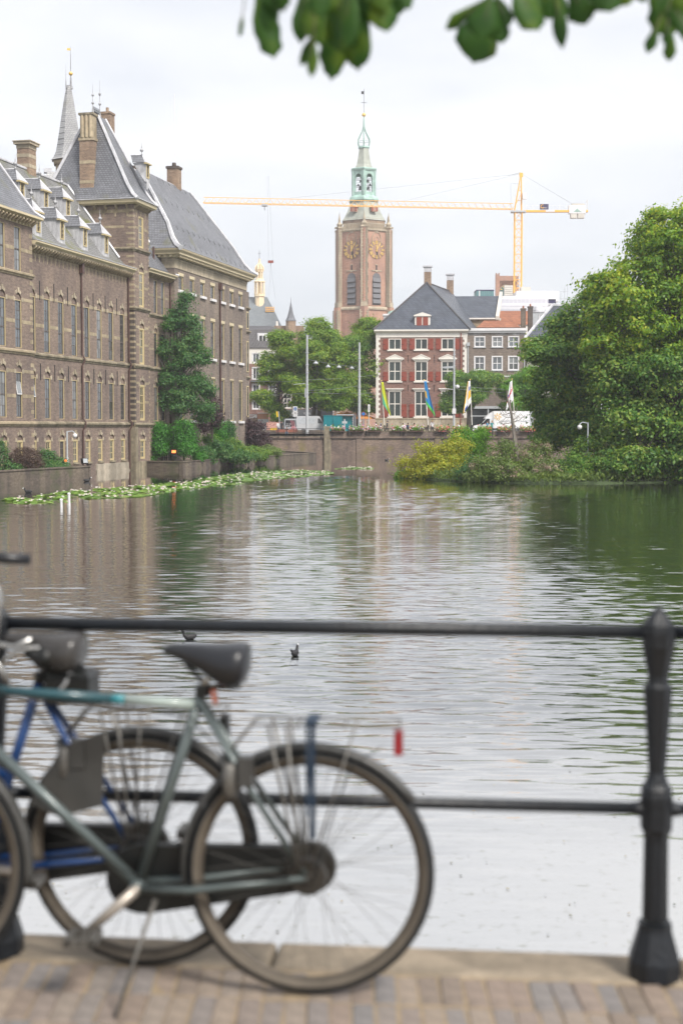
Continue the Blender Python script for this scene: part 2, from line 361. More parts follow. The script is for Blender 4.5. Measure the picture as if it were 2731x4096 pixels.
def water_mesh():
    """real ripples: wave trains running up the pond, calmer near the banks and under the drifting film"""
    g_ = np.random.default_rng(21)
    nw = 60; lam = np.exp(g_.uniform(math.log(.13), math.log(.85), nw)); th = g_.normal(R(4), R(21), nw); ph = g_.uniform(0, 6.28, nw)
    def ss(v, a, b): t_ = np.clip((v-a)/(b-a), 0, 1); return t_*t_*(3-2*t_)
    def block(y0, y1, hx, dx, dmin):
        ys = [y0]
        while ys[-1] < y1: ys.append(ys[-1]+max(dmin, .0013*ys[-1]))
        ys[-1] = y1; ys = np.array(ys); xs = np.linspace(-hx, hx, int(2*hx/dx)+1); X, Y = np.meshgrid(xs, ys)
        dy = np.gradient(ys)[:, None]; Z = np.zeros_like(X)
        for l, t_, f in zip(lam, th, ph):
            k = 2*math.pi/l; att = np.clip((l/dy-2.6)/2.0, 0, 1)*np.clip((l/max(abs(math.sin(t_)), .05)/dx-2.2)/2, 0, 1)
            Z += att*(.105*math.sqrt(2/nw)/k)*np.sin(k*(X*math.sin(t_)+Y*math.cos(t_))+f+.8*np.sin(X*.35+Y*.13+f))
        pat = .75+.35*np.sin(X*.11+1.3+.9*np.sin(Y*.07))*np.sin(Y*.083+.5)+.15*np.sin(X*.4+Y*.19)
        calm = ss(Y-26*np.exp(-((X+1.5)/5.5)**2), 76, 102); amp = np.clip(pat, .3, 1.2)*(1-.93*calm)*(1-.62*ss(-X+.045*(Y-40), 2.5, 14)*ss(Y, 24, 45))
        amp *= .10+.90*ss(Y+1.6*np.sin(X*.8)+1.1*np.sin(X*1.9+1), 13.0, 19.5)
        amp *= 1-ss(np.abs(X), hx-1.5, hx-.2)
        if y1 > 50: amp *= 1-ss(Y, 118, 128)
        nr, nc = X.shape; i = (np.arange(nr-1)[:, None]*nc+np.arange(nc-1)[None]).ravel()
        return np.stack([X, Y, Z*amp], 2).reshape(-1, 3), np.stack([i, i+1, i+1+nc, i+nc], 1)
    V1, F1 = block(4.3, 40.0, 12.5, .125, .031); V2, F2 = block(40.0, 130.0, 30.0, .24, .05)
    far_ = np.array([(-160, 4.3, 0), (-12.5, 4.3, 0), (-12.5, 40, 0), (-160, 40, 0), (12.5, 4.3, 0), (160, 4.3, 0), (160, 40, 0), (12.5, 40, 0), (-160, 40, 0), (-30, 40, 0), (-30, 130, 0), (-160, 130, 0), (30, 40, 0), (160, 40, 0), (160, 130, 0), (30, 130, 0), (160, 193.2, 0), (-160, 193.2, 0)], float)
    n0 = len(V1)+len(V2); V = np.concatenate([V1, V2, far_]); F = np.concatenate([F1, F2+len(V1), n0+np.array([(0, 1, 2, 3), (4, 5, 6, 7), (8, 9, 10, 11), (12, 13, 14, 15), (11, 14, 16, 17)])])
    me = bpy.data.meshes.new('water'); me.vertices.add(len(V)); me.vertices.foreach_set('co', V.astype(np.float32).ravel()); me.loops.add(F.size); me.loops.foreach_set('vertex_index', F.astype(np.int32).ravel())
    me.polygons.add(len(F)); me.polygons.foreach_set('loop_start', np.arange(0, F.size, 4, dtype=np.int32)); me.polygons.foreach_set('use_smooth', np.ones(len(F), bool)); me.materials.append(MATS['pond_water']); me.update(calc_edges=True); return me
tag(place('water', water_mesh()), 'dark rippled pond water reflecting the pale sky', None, None, 'structure')
pmat('street_paving', (.23, .20, .18), .85, .2, .5, bump=.1)
pmat('soil', (.07, .055, .04), .95, .3, 2.0, bump=.3, bscale=12)
pmat('grass_ground', (.05, .075, .03), .95, .4, 1.5, bump=.4, bscale=14)
g = MB(); g.quad((-260, 193.1, 3.15), (260, 193.1, 3.15), (260, 520, 3.15), (-260, 520, 3.15))
tag(g.build('ground', MATS['street_paving']), 'paved street level beyond the far quay', None, None, 'structure')

# ------------------------------------------------------------------ facade tools
def wall_band(mb, x0, x1, z0, z1, ops=(), dep=.07, m=0, mt=None):
    """front face y = 0 between z0 and z1, with real openings (xc, w, zb, zt, rise); rise > 0 is a blind arch"""
    mt = m if mt is None else mt
    cur = x0
    for xc, w, zb, zt, rise in sorted(ops):
        a, b = xc-w/2, xc+w/2
        mb.quad((cur, 0, z0), (a, 0, z0), (a, 0, z1), (cur, 0, z1), m)
        if zb > z0: mb.quad((a, 0, z0), (b, 0, z0), (b, 0, zb), (a, 0, zb), m)
        if rise > 0:
            k = 10; pts = [(xc-w/2*math.cos(math.pi*i/k), zt+rise*math.sin(math.pi*i/k)) for i in range(k+1)]
            for p, q in zip(pts, pts[1:]):
                mb.quad((p[0], 0, p[1]), (q[0], 0, q[1]), (q[0], 0, z1), (p[0], 0, z1), m)
                mb.quad((p[0], 0, p[1]), (p[0], dep*1.6, p[1]), (q[0], dep*1.6, q[1]), (q[0], 0, q[1]), m)
            mb.poly([(p[0], dep*1.3, p[1]) for p in reversed(pts)], mt)
            top = zt
        else:
            mb.quad((a, 0, zt), (b, 0, zt), (b, 0, z1), (a, 0, z1), m); top = zt
            mb.quad((a, 0, zt), (a, dep, zt), (b, dep, zt), (b, 0, zt), m)
        mb.quad((a, 0, zb), (a, 0, top), (a, dep, top), (a, dep, zb), m)
        mb.quad((b, 0, top), (b, 0, zb), (b, dep, zb), (b, dep, top), m)
        mb.quad((a, 0, zb), (a, dep, zb), (b, dep, zb), (b, 0, zb), m)
        cur = b
    mb.quad((cur, 0, z0), (x1, 0, z0), (x1, 0, z1), (cur, 0, z1), m)

WCACHE = {}
GLZ = random.Random(4)
def window(parent, x, z, w, h, cols=2, rows=4, ft=.05, y=.03, depth=.11, frame='cream_paint', sash='sash_dark',
           bar=.032, glass='pane_glass', mid=None, name='window', head=.0, midw=.07, frontless=False, pane=True, rail=None):
    """x centre, z bottom; the wall face is y = 0. Frame lines the opening, sash and panes sit at its back."""
    if glass == 'pane_glass': glass = GLZ.choice(['pane_glass', 'pane_glass', 'pane_mid', 'pane_mid', 'pane_pale'])
    key = (round(w, 3), round(h, 3), cols, rows, ft, y, depth, frame, sash, bar, glass, mid, head, midw, pane, rail)
    if key not in WCACHE:
        mb = MB(); a = w/2; fy0, fy1 = y, y+depth
        mb.box(-a, -a+ft, fy0, fy1, 0, h, 0); mb.box(a-ft, a, fy0, fy1, 0, h, 0)
        mb.box(-a+ft, a-ft, fy0, fy1, h-ft-head, h, 0); mb.box(-a+ft, a-ft, fy0+.03, fy1, 0, ft*.7, 0)
        ia, z0, z1 = a-ft, ft*.7, h-ft-head
        sy0, sy1 = fy1-.055, fy1-.005
        sw = bar*1.5 if rail is None else rail
        mb.box(-ia, -ia+sw, sy0, sy1, z0, z1, 1); mb.box(ia-sw, ia, sy0, sy1, z0, z1, 1)
        mb.box(-ia+sw, ia-sw, sy0, sy1, z0, z0+sw, 1); mb.box(-ia+sw, ia-sw, sy0, sy1, z1-sw, z1, 1)
        gx = [-ia+sw+(2*ia-2*sw)*i/cols for i in range(cols+1)]
        gz = [z0+sw+(z1-z0-2*sw)*i/rows for i in range(rows+1)]
        for g_ in gx[1:-1]: mb.box(g_-bar/2, g_+bar/2, sy0+.008, sy1-.004, z0+sw, z1-sw, 1)
        for i, g_ in enumerate(gz[1:-1]):
            bw = midw if mid == i+1 else bar
            so = -.03 if mid == i+1 else .012
            for xa, xb in zip(gx, gx[1:]):
                mb.box(xa+bar/2, xb-bar/2, sy0+so, sy1-.008, g_-bw/2, g_+bw/2, 1)
        fm = mb.mesh(name, [MATS[frame], MATS[sash]])
        pw, ph = gx[1]-gx[0], gz[1]-gz[0]
        pm = MB().box(-pw/2, pw/2, sy0+.026, sy0+.036, -ph/2, ph/2).mesh('pane', MATS[glass])
        ps = [((gx[i]+gx[i+1])/2, (gz[j]+gz[j+1])/2) for j in range(rows) for i in range(cols)]
        WCACHE[key] = (fm, pm, ps)
    fm, pm, ps = WCACHE[key]
    wd = place(name, fm, parent, (x, 0, z))
    if pane:
        for px, pz in ps: place('pane', pm, wd, (px, 0, pz))
    return wd

def brackets(mb, x0, x1, z, pitch, w=.16, d=.5, h=.45, m=0, y=0):
    n = max(1, int((x1-x0)/pitch)); st = (x1-x0)/n
    for i in range(n):
        x = x0+st*(i+.5)
        mb.xbox([(y, z-h), (y-.10, z-h), (y-d, z-.12), (y-d, z), (y, z)], x-w/2, x+w/2, m)

def arch_stones(mb, xc, w, zt, rise, m=0, y=-.02, big=.16):
    """springers, shoulder blocks and keystone of a banded arch, a little proud of the brick"""
    a = w/2
    for sgn in (-1, 1):
        for t0, t1, r0 in ((-.10, .20, .30), (.55, .80, .26)):
            pts = []
            for tt, rr in ((t0, 0), (t1, 0), (t1, r0), (t0, r0)):
                ang = math.pi*.5*(tt) if tt > 0 else 0
                rx = (a+rr)*math.cos(ang); rzz = zt+(rise+rr)*math.sin(ang)+(tt*a*2 if tt < 0 else 0)
                pts.append((xc+sgn*rx, rzz))
            if sgn < 0: pts = pts[::-1]
            mb.ybox(pts, y, .03, m)
    mb.ybox([(xc-.09, zt+rise), (xc+.09, zt+rise), (xc+.15, zt+rise+big*2.4), (xc-.15, zt+rise+big*2.4)], y-.03, .03, m)

def finial(mb, c, s=1.0, m=0):
    mb.lathe([(.10*s, 0), (.05*s, .12*s), (.04*s, .25*s), (.16*s, .36*s), (.19*s, .44*s), (.13*s, .54*s), (.04*s, .60*s), (.06*s, .74*s), (.02*s, .86*s), (.008*s, 1.25*s)], 8, c, m)

def dormer(parent, x, yf, zb, wh=1.6, w=1.25, slope=1.27, rh=1.0, name='dormer'):
    """front at y = yf, window bottom zb; cheeks run back into the roof"""
    ze = zb+wh+.10; back = (ze-zb)/slope+.55
    mb = MB(); a = w/2; ww = .70
    # lead front round the window opening and lead cheeks
    mb.box(-a, -ww/2, 0, .10, -.35, ze-zb, 0); mb.box(ww/2, a, 0, .10, -.35, ze-zb, 0); mb.box(-ww/2, ww/2, 0, .10, -.35, 0, 0)
    mb.ybox([(-.22, -.35), (.22, -.35), (.08, -1.0), (-.08, -1.0)][::-1], -.02, .12, 0)
    for s in (-1, 1):
        mb.xbox([(.10, -.35), (back, ze-zb-.02), (back, ze-zb), (.10, ze-zb)], s*a-.03, s*a+.03, 0)
    d = mb.build(name, MATS['lead_stained'], parent, (x, yf, zb))
    rb = MB(); o = a+.16; e = ze-zb; rb_back = back+rh/slope
    # slate saddle roof with a hipped lead front
    hb = .62
    rb.add([(-o, .05, e), (0, hb, e+rh), (0, rb_back, e+rh), (-o, rb_back-.4, e)], [(0, 1, 2, 3)], 0)
    rb.add([(o, .05, e), (0, hb, e+rh), (0, rb_back, e+rh), (o, rb_back-.4, e)], [(3, 2, 1, 0)], 0)
    rb.add([(-o, -.20, e-.02), (o, -.20, e-.02), (0, hb-.05, e+rh+.02), (-o, .06, e+.01), (o, .06, e+.01)], [(0, 1, 2), (0, 2, 3), (1, 4, 2)], 1)
    rb.box(-o, o, -.19, .12, e-.14, e-.021, 2)
    rb.tube([(0, hb-.05, e+rh), (0, rb_back, e+rh)], .07, 5, 1)
    rb.box(-a-.05, -a+.05, .12, back, e-.10, e-.02, 1); rb.box(a-.05, a+.05, .12, back, e-.10, e-.02, 1)
    rb.build('dormer_roof', [MATS['slate_grey'], MATS['lead'], MATS['cream_paint']], d)
    f = MB(); finial(f, (0, hb-.05, e+rh), 1.0); f.build('finial', MATS['lead_dark'], d, smooth=True)
    wb_ = MB(); h = wh
    wb_.box(-ww/2, -ww/2+.09, -.05, .09, 0, h, 0); wb_.box(ww/2-.09, ww/2, -.05, .09, 0, h, 0)
    wb_.box(-ww/2+.09, ww/2-.09, -.05, .09, h-.1, h, 0); wb_.box(-ww/2+.09, ww/2-.09, -.05, .09, 0, .09, 0)
    wb_.box(-.02, .02, 0, .06, .09, h-.1, 1)
    for i in (1, 2, 3): wb_.box(-ww/2+.09, -.02, 0, .06, .09+(h-.19)*i/4-.02, .09+(h-.19)*i/4+.02, 1); wb_.box(.02, ww/2-.09, 0, .06, .09+(h-.19)*i/4-.02, .09+(h-.19)*i/4+.02, 1)
    wb_.box(-ww/2+.09, ww/2-.09, .07, .085, .09, h-.1, 2)
    wb_.build('window', [MATS['cream_paint'], MATS['sash_dark'], MATS['pane_glass']], d)
    return d

# ------------------------------------------------------------------ palace along the left bank
PO = Vector((-21.57, 122.78, 0)); PRZ = R(76.8)
PD = Vector((math.cos(PRZ), math.sin(PRZ), 0)); PN = Vector((math.sin(PRZ), -math.cos(PRZ), 0))   # along, outward
def pw(s, off=0, z=0): return PO + PD*s + PN*off + Vector((0, 0, z))
def palace(name, label, s, off):
    return thing(name, label, 'building', pw(s, off), PRZ)
def ext_poly(mb, x0, x1, dy, z0, z1, m=0):      # side and back walls behind a front wall
    mb.quad((x0, dy, z0), (x0, 0, z0), (x0, 0, z1), (x0, dy, z1), m); mb.quad((x1, 0, z0), (x1, dy, z0), (x1, dy, z1), (x1, 0, z1), m)
    mb.quad((x1, dy, z0), (x0, dy, z0), (x0, dy, z1), (x1, dy, z1), m)
def string_course(mb, x0, x1, z, h=.34, p=.14, m=0, ends=0):
    mb.xbox([(-p, z+h*.75), (0.02, z+h), (0.02, z), (-p*.35, z), (-p*.45, z+h*.35), (-p, z+h*.42)][::-1], x0-ends, x1+ends, m)
def tooth_frieze(mb, x0, x1, z, pitch=.75, m=0, y=-.012):
    n = int((x1-x0)/pitch); st = (x1-x0)/n
    for i in range(n):
        x = x0+st*(i+.5)
        mb.box(x-.30, x+.30, y, .02, z-.16, z, m); mb.box(x-.17, x+.17, y, .02, z-.36, z-.165, m); mb.box(x-.07, x+.07, y, .02, z-.66, z-.365, m)

BAYS = [-11.2+2.655*i for i in range(8)]
# --- long wing with eight bays
def make_wing():
    ox = 0
    P = palace('palace_wing', 'long brown brick palace wing with eight bays of arched windows and two rows of dormers', ox, 0)
    x0, x1 = -11.9, 8.9
    w = MB()
    wall_band(w, x0, x1, -.6, 4.05, [(x, 1.02, 1.02, 2.92, .42) for x in BAYS])
    wall_band(w, x0, x1, 4.05, 9.45, [(x, 1.05, 4.62, 7.9, .52) for x in BAYS])
    wall_band(w, x0, x1, 9.45, 18.25, [(x, 1.12, 9.9, 14.2, .58) for x in BAYS])
    ext_poly(w, x0, x1, 11.5, -.6, 18.25)
    w.build('wall', MATS['brick_brown'], P)
    st = MB()
    string_course(st, x0, 8.85, 4.02, .42, .20); string_course(st, x0, 8.85, 9.45, .40, .16)
    st.build('string_course', MATS['sandstone_dirty'], P)
    bd = MB()
    for xa, xb in zip([x0]+[x+.57 for x in BAYS], [x-.57 for x in BAYS]+[x1-.05]):
        bd.box(xa, xb, -.012, .03, 11.85, 12.12); bd.box(xa, xb, -.012, .03, 14.12, 14.36)
    tooth_frieze(bd, x0+.2, 8.6, 17.62)
    bd.build('stone_band', MATS['sandstone'], P)
    ar = MB()
    for x in BAYS:
        arch_stones(ar, x, 1.12, 14.2, .58); arch_stones(ar, x, 1.05, 7.9, .52); arch_stones(ar, x, 1.02, 2.92, .42)
    ar.build('arch_stone', MATS['sandstone_pale'], P)
    an = MB()
    for x in BAYS[:-1]:
        an.box(x+1.29, x+1.35, -.05, 0, 14.0, 15.5); an.box(x+1.29, x+1.35, -.05, 0, 7.7, 9.0)
    an.build('wall_anchor', MATS['iron'], P)
    for i, x in enumerate(BAYS):
        window(P, x, 9.9, 1.12, 4.3, 2, 5, mid=2, y=.03, glass='pane_glass')
        window(P, x, 4.62, 1.05, 3.28, 2, 4, mid=2, y=.03)
        window(P, x, 1.02, 1.02, 1.9, 2, 3, y=.03, bar=.05, ft=.12, sash='cream_paint' if i not in (0, 2) else 'sash_dark', glass='pane_glass')
        s = MB(); s.box(-.62, .62, -.12, .06, -.16, 0); s.build('sill', MATS['sandstone_dirty'], P, (x, 0, 1.02))
    # two top lights tilted open
    for x in (BAYS[0],):
        t = MB(); t.box(-.40, .40, -.02, .02, 0, 1.35, 0); t.box(-.34, .34, -.026, .026, .06, 1.29, 1)
        o = t.build('tilted_sash', [MATS['white_cool'], MATS['pane_pale']], P, (x, -.02, 6.35)); o.rotation_euler = (R(-9), 0, 0)
    pl = MB(); pl.box(1.0, 8.86, -.07, 0, -.6, .78); pl.box(1.0, 8.86, -.12, 0, -.6, .22)
    pl.build('plinth', MATS['plinth_stone'], P)
    ev = MB(); ev.box(x0, 9.0, -.62, .05, 18.02, 18.14, 1); ev.xbox([(-.62, 18.14), (-.78, 18.30), (-.78, 18.44), (.1, 18.44), (.1, 18.14)], x0, 9.05, 0)
    ev.box(x0, 9.0, -.10, 0, 17.66, 18.02, 0)
    ev.build('eaves', [MATS['cream_light'], MATS['sandstone_dirty']], P)
    br = MB(); brackets(br, x0, 8.9, 18.02, .52, .15, .55, .40, y=-.10); br.build('bracket', MATS['sandstone'], P)
    rf = MB()
    pr = [(-.80, 18.42), (.1, 18.72), (.75, 19.35), (5.75, 26.15), (11.6, 18.5)]
    for a, b in zip(pr, pr[1:]): rf.quad((x0, a[0], a[1]), (9.0, a[0], a[1]), (9.0, b[0], b[1]), (x0, b[0], b[1]))
    rf.poly([(x0, y, z) for y, z in pr]); rf.poly([(9.0, y, z) for y, z in pr[::-1]])
    roof = rf.build('roof', MATS['slate_mossy'], P)
    rd = MB(); rd.tube([(x0, 5.75, 26.2), (9.0, 5.75, 26.2)], .14, 6)
    rd.tube([(8.55, .7, 19.45), (8.55, 5.7, 26.2)], .13, 5); rd.box(x0, 9.0, -.82, -.70, 18.445, 18.50)
    rd.build('ridge_lead', MATS['lead'], roof)
    for x in (-8.75, -4.25, .45, 5.15): dormer(P, x, .55, 19.45, 1.55)
    for x in (-7.0, -2.5, 1.95): dormer(P, x, 2.75, 22.35, 1.4, slope=1.36)
    ch = MB(); ch.box(-.72, .72, -.55, .55, -1.2, 2.2, 0); ch.box(-.74, .74, -.57, .57, .25, .55, 1); ch.box(-.74, .74, -.57, .57, 1.1, 1.4, 1)
    ch.box(-.76, .76, -.59, .59, 1.85, 2.2, 1); ch.box(-.95, .95, -.78, .78, 2.2, 2.42, 1); ch.box(-1.02, 1.02, -.85, .85, 2.42, 2.5, 1); ch.box(.73, .735, -.12, .12, 1.2, 1.75, 2)
    ch.build('chimney', [MATS['brick_chimney'], MATS['sandstone_pale'], MATS['brick_dark']], roof, (.7, 6.0, 26.1))
    pp = MB()
    for x, zt in ((-1.95, 17.2), (8.62, 17.9)):
        pp.tube([(x, -.14, zt), (x, -.14, 10.1), (x+.1, -.30, 9.75), (x+.1, -.30, 9.55), (x, -.14, 9.2), (x, -.14, 4.7), (x+.1, -.34, 4.4), (x+.1, -.34, 4.1), (x, -.14, 3.7), (x, -.14, 0.1)], .075, 8)
    pp.box(-2.16, -1.74, -.34, 0, 16.9, 17.75)
    pp.build('drainpipe', MATS['pipe_brown'], P)
make_wing()

# --- projecting end pavilion at the left frame edge
def make_pavilion():
    P = palace('palace_pavilion', 'taller brown brick end pavilion with stone sill lines at the left edge of the photo', -16, .42)
    x0, x1 = -10.0, 4.0                                 # local x, s = x - 16
    cols = [1.5, -1.15, -4.0, -7.0]
    w = MB()
    wall_band(w, x0, x1, -.6, 4.05, [(x, 1.02, 1.1, 2.95, .42) for x in cols])
    wall_band(w, x0, x1, 4.05, 9.45, [(x, 1.05, 4.70, 8.15, .52) for x in cols])
    wall_band(w, x0, x1, 9.45, 15.45, [(x, 1.10, 9.98, 13.6, .55) for x in cols])
    wall_band(w, x0, x1, 15.45, 20.05, [(x, 1.12, 15.78, 19.1, 0) for x in cols])
    ext_poly(w, x0, x1, 12, -.6, 20.05); w.build('wall', MATS['brick_brown'], P)
    st = MB()
    for z in (4.02, 9.5, 15.4): string_course(st, x0, x1, z, .40, .18, ends=.1)
    st.build('string_course', MATS['sandstone'], P)
    bd = MB()
    for xa, xb in zip([x0]+[x+.57 for x in sorted(cols)], [x-.57 for x in sorted(cols)]+[x1]):
        for z in (6.2, 11.85, 17.3): bd.box(xa, xb, -.012, .03, z, z+.27)
        for z in (8.1, 13.55): bd.box(xa, xb, -.012, .03, z, z+.24)
    for z in np.arange(.5, 19.5, .9): bd.box(x1-.5, x1+.012, -.014, .4, z, z+.3)
    bd.build('stone_band', MATS['sandstone'], P)
    ar = MB()
    for x in cols: arch_stones(ar, x, 1.10, 13.6, .55); arch_stones(ar, x, 1.05, 8.15, .52); arch_stones(ar, x, 1.02, 2.95, .42)
    ar.build('arch_stone', MATS['sandstone_pale'], P)
    for i, x in enumerate(cols[:2]):
        window(P, x, 15.78, 1.12, 3.32, 2, 4, mid=2, y=.03, glass='pane_pale'); window(P, x, 9.98, 1.10, 3.62, 2, 5, mid=2, y=.03)
        window(P, x, 4.70, 1.05, 3.45, 2, 4, mid=2, y=.03, glass='pane_pale' if i else 'pane_glass'); window(P, x, 1.1, 1.02, 1.85, 2, 3, y=.03, sash='cream_paint', bar=.05, ft=.12)
    t = MB(); t.box(-.40, .40, -.02, .02, 0, 1.5, 0); t.box(-.33, .33, -.026, .026, .07, 1.43, 1)
    o = t.build('tilted_sash', [MATS['white_cool'], MATS['pane_pale']], P, (1.5, -.02, 6.45)); o.rotation_euler = (R(-9), 0, 0)
    ev = MB(); ev.hip(x0-.7, x1+.7, -.7, 12.7, [(.45, .45, 19.75), (0, 0, 19.95), (0, 0, 20.12), (.6, .6, 20.12)]); ev.box(x0, x1+.1, -.1, 0, 19.35, 19.75)
    ev.build('eaves', MATS['cream_light'], P)
    br = MB(); brackets(br, x0, x1, 19.78, .55, .16, .5, .4, y=-.1); br.build('bracket', MATS['sandstone'], P)
    rf = MB(); pf = [(0, 0, 20.1), (.55, .55, 20.5), (1.1, 1.1, 21.4), (4.2, 4.6, 27.6)]
    rg = rf.hip(x0-.7, x1+.7, -.7, 12.7, pf); roof = rf.build('roof', MATS['slate_grey'], P)
    ld = MB(); ld.tube([r[1] for r in rg], .16, 5); ld.build('hip_lead', MATS['lead'], roof)
    pp = MB(); pp.tube([(x1+.15, .12, 19.6), (x1+.15, .12, 18.3), (x1+.15, .3, 18.1)], .08, 8); pp.build('drainpipe', MATS['pipe_brown'], P)
make_pavilion()

# --- square corner tower
def make_tower():
    P = palace('palace_tower', 'square brick corner tower with steep slate roof and tall banded chimney', 8.85, .57)
    W_, D_ = 3.85, 8.6; xm = 1.95
    w = MB()
    for z0, z1, zb, zt in ((-.6, 4.05, 1.02, 2.85), (4.05, 9.45, 4.6, 7.9), (9.45, 14.75, 9.8, 13.15), (14.75, 20.2, 15.1, 18.35)):
        wall_band(w, 0, W_, z0, z1, [(xm, 1.25, zb, zt, .45)])
    wall_band(w, 0, W_, 20.2, 24.5, [(xm, 1.3, 20.55, 23.45, 0)])
    ext_poly(w, 0, W_, D_, -.6, 24.5); w.build('wall', MATS['brick_brown'], P)
    for zb, h, r in ((1.02, 1.83, 3), (4.6, 3.3, 4), (9.8, 3.35, 4), (15.1, 3.25, 4), (20.55, 2.9, 4)):
        window(P, xm, zb, 1.25 if zb < 20 else 1.3, h, 2, r, ft=.16, y=.03, sash='cream_paint', bar=.06)
    st = MB()
    for z in (4.02, 9.42, 14.72, 20.1):
        string_course(st, 0, W_, z, .38, .18, ends=.12)
        m2 = MB(); string_course(m2, 0, D_, z, .38, .18, ends=.1); m2.tr(Matrix(((0, 1, 0, 0), (-1, 0, 0, D_), (0, 0, 1, 0), (0, 0, 0, 1))))
        if z > 14: st.add(m2.v, m2.f)
    st.build('string_course', MATS['sandstone_dirty'], P)
    qn = MB(); z = .8; i = 0
    while z < 24:
        l = .36 if i % 2 else .26
        qn.box(-.016, l, -.018, .5 if i % 2 else .7, z, z+.20, 0); qn.box(W_-.2, W_+.014, -.016, .4, z, z+.20, 0); z += .52; i += 1
    qn.build('quoin', MATS['sandstone'], P)
    qd = MB(); qd.box(-.010, .38, -.011, .56, 0, 14.7); qd.build('corner_brick', MATS['brick_dark'], P)
    bd = MB()
    for z in (6.2, 7.95, 11.5, 13.1, 16.8, 18.4, 22.2):
        bd.box(.38, xm-.63, -.012, .02, z, z+.22); bd.box(xm+.63, W_-.26, -.012, .02, z, z+.22)
        if z > 20: bd.box(-.012, .02, .9, D_, z, z+.22)
    m2 = MB(); tooth_frieze(m2, .5, D_, 23.9, 1.05); m2.tr(Matrix(((0, 1, 0, 0), (-1, 0, 0, D_), (0, 0, 1, 0), (0, 0, 0, 1)))); bd.add(m2.v, m2.f)
    bd.box(-.012, .02, .6, D_, 23.6, 23.85); tooth_frieze(bd, .2, W_-.2, 23.9, .9)
    bd.build('stone_band', MATS['sandstone'], P)
    pl = MB(); pl.box(-.06, W_+.05, -.07, .55, -.6, .8); pl.box(-.08, .55, -.09, .56, -.6, 4.0); pl.build('plinth', MATS['sandstone_dirty'], P)
    ar = MB()
    for zt in (2.85, 7.9, 13.15, 18.35): arch_stones(ar, xm, 1.25, zt, .45)
    ar.build('arch_stone', MATS['sandstone_pale'], P)
    ev = MB(); ev.hip(-.65, W_+.65, -.65, D_+.65, [(.3, .3, 24.28), (.05, .05, 24.42), (0, 0, 24.70), (.6, .6, 24.72)]); ev.build('eaves', MATS['cream_light'], P)
    br = MB(); brackets(br, 0, W_, 24.32, .45, .15, .4, .38)
    m2 = MB(); brackets(m2, .2, D_, 24.32, 1.05, .2, .4, .42); m2.tr(Matrix(((0, 1, 0, 0), (-1, 0, 0, D_), (0, 0, 1, 0), (0, 0, 0, 1)))); br.add(m2.v, m2.f)
    br.build('bracket', MATS['sandstone'], P)
    rf = MB(); pf = [(-.03, -.03, 24.72), (.22, .5, 25.2), (.45, 1.1, 26.1), (1.75, 4.45, 32.7)]
    rg = rf.hip(-.65, W_+.65, -.65, D_+.65, pf); roof = rf.build('roof', MATS['slate_grey'], P)
    ld = MB()
    for k in range(4): ld.tube([r[k] for r in rg], [.2, .2, .18, .14], 5)
    ld.box(-.75, W_+.75, -.75, D_+.75, 24.725, 24.79); ld.build('hip_lead', MATS['lead'], roof)
    cr = MB(); yr = D_/2; xa, xb = 1.1, W_-1.1
    cr.tube([(xa, yr, 33.35), (xb, yr, 33.35)], .03, 4); cr.tube([(xa, yr, 32.75), (xb, yr, 32.75)], .04, 4)
    for i in range(9):
        x = xa+(xb-xa)*i/8; cr.tube([(x, yr, 32.7), (x, yr, 33.6)], .025, 4)
        if i < 8: cr.tube([(x, yr, 32.8), (x+(xb-xa)/8, yr, 33.3)], .02, 4); cr.tube([(x, yr, 33.3), (x+(xb-xa)/8, yr, 32.8)], .02, 4)
    cr.build('ridge_cresting', MATS['iron'], roof)
    for x, h in ((xa, 2.9), (xb, 3.6)):
        f = MB(); f.lathe([(.16, 0), (.09, .5), (.05, .8), (.03, h*.35), (.13, h*.38), (.13, h*.41), (.03, h*.44), (.03, h*.6), (.12, h*.63), (.12, h*.66), (.02, h*.69), (.01, h)], 8, (0, 0, 0)); f.build('finial', MATS['lead_dark'], roof, (x, yr, 32.7))
    ch = MB(); cy = D_/2+.1
    ch.box(-.25, .75, cy-.68, cy+.68, 24.6, 30.2, 0)
    for z in (26.3, 28.1): ch.box(-.265, .765, cy-.695, cy+.695, z, z+.28, 1)
    ch.box(-.32, .82, cy-.75, cy+.75, 30.2, 30.45, 1); ch.box(-.2, .7, cy-.62, cy+.62, 30.45, 32.5, 1)
    for k in (-.42, -.02, .38): ch.lathe([(.19, 0), (.19, 2.0)], 8, (-.2, cy+k, 30.47), 1)
    ch.box(-.38, .85, cy-.72, cy+.72, 32.5, 32.7, 2); ch.build('chimney', [MATS['brick_chimney'], MATS['sandstone'], MATS['sandstone_dirty']], roof)
    dormer(P, W_-.55+.2, -.1, 27.2, 1.3, .95, 2.0, .8)
    ch2 = MB(); ch2.box(-.6, .6, -.5, .5, -3, 3.2, 0); ch2.box(-.66, .66, -.56, .56, 3.2, 3.4, 0); ch2.lathe([(.18, 0), (.15, .5)], 8, (0, 0, 3.4), 0); ch2.build('chimney', MATS['brick_chimney'], roof, (W_+4.6, D_/2+1.6, 31.2))
make_tower()

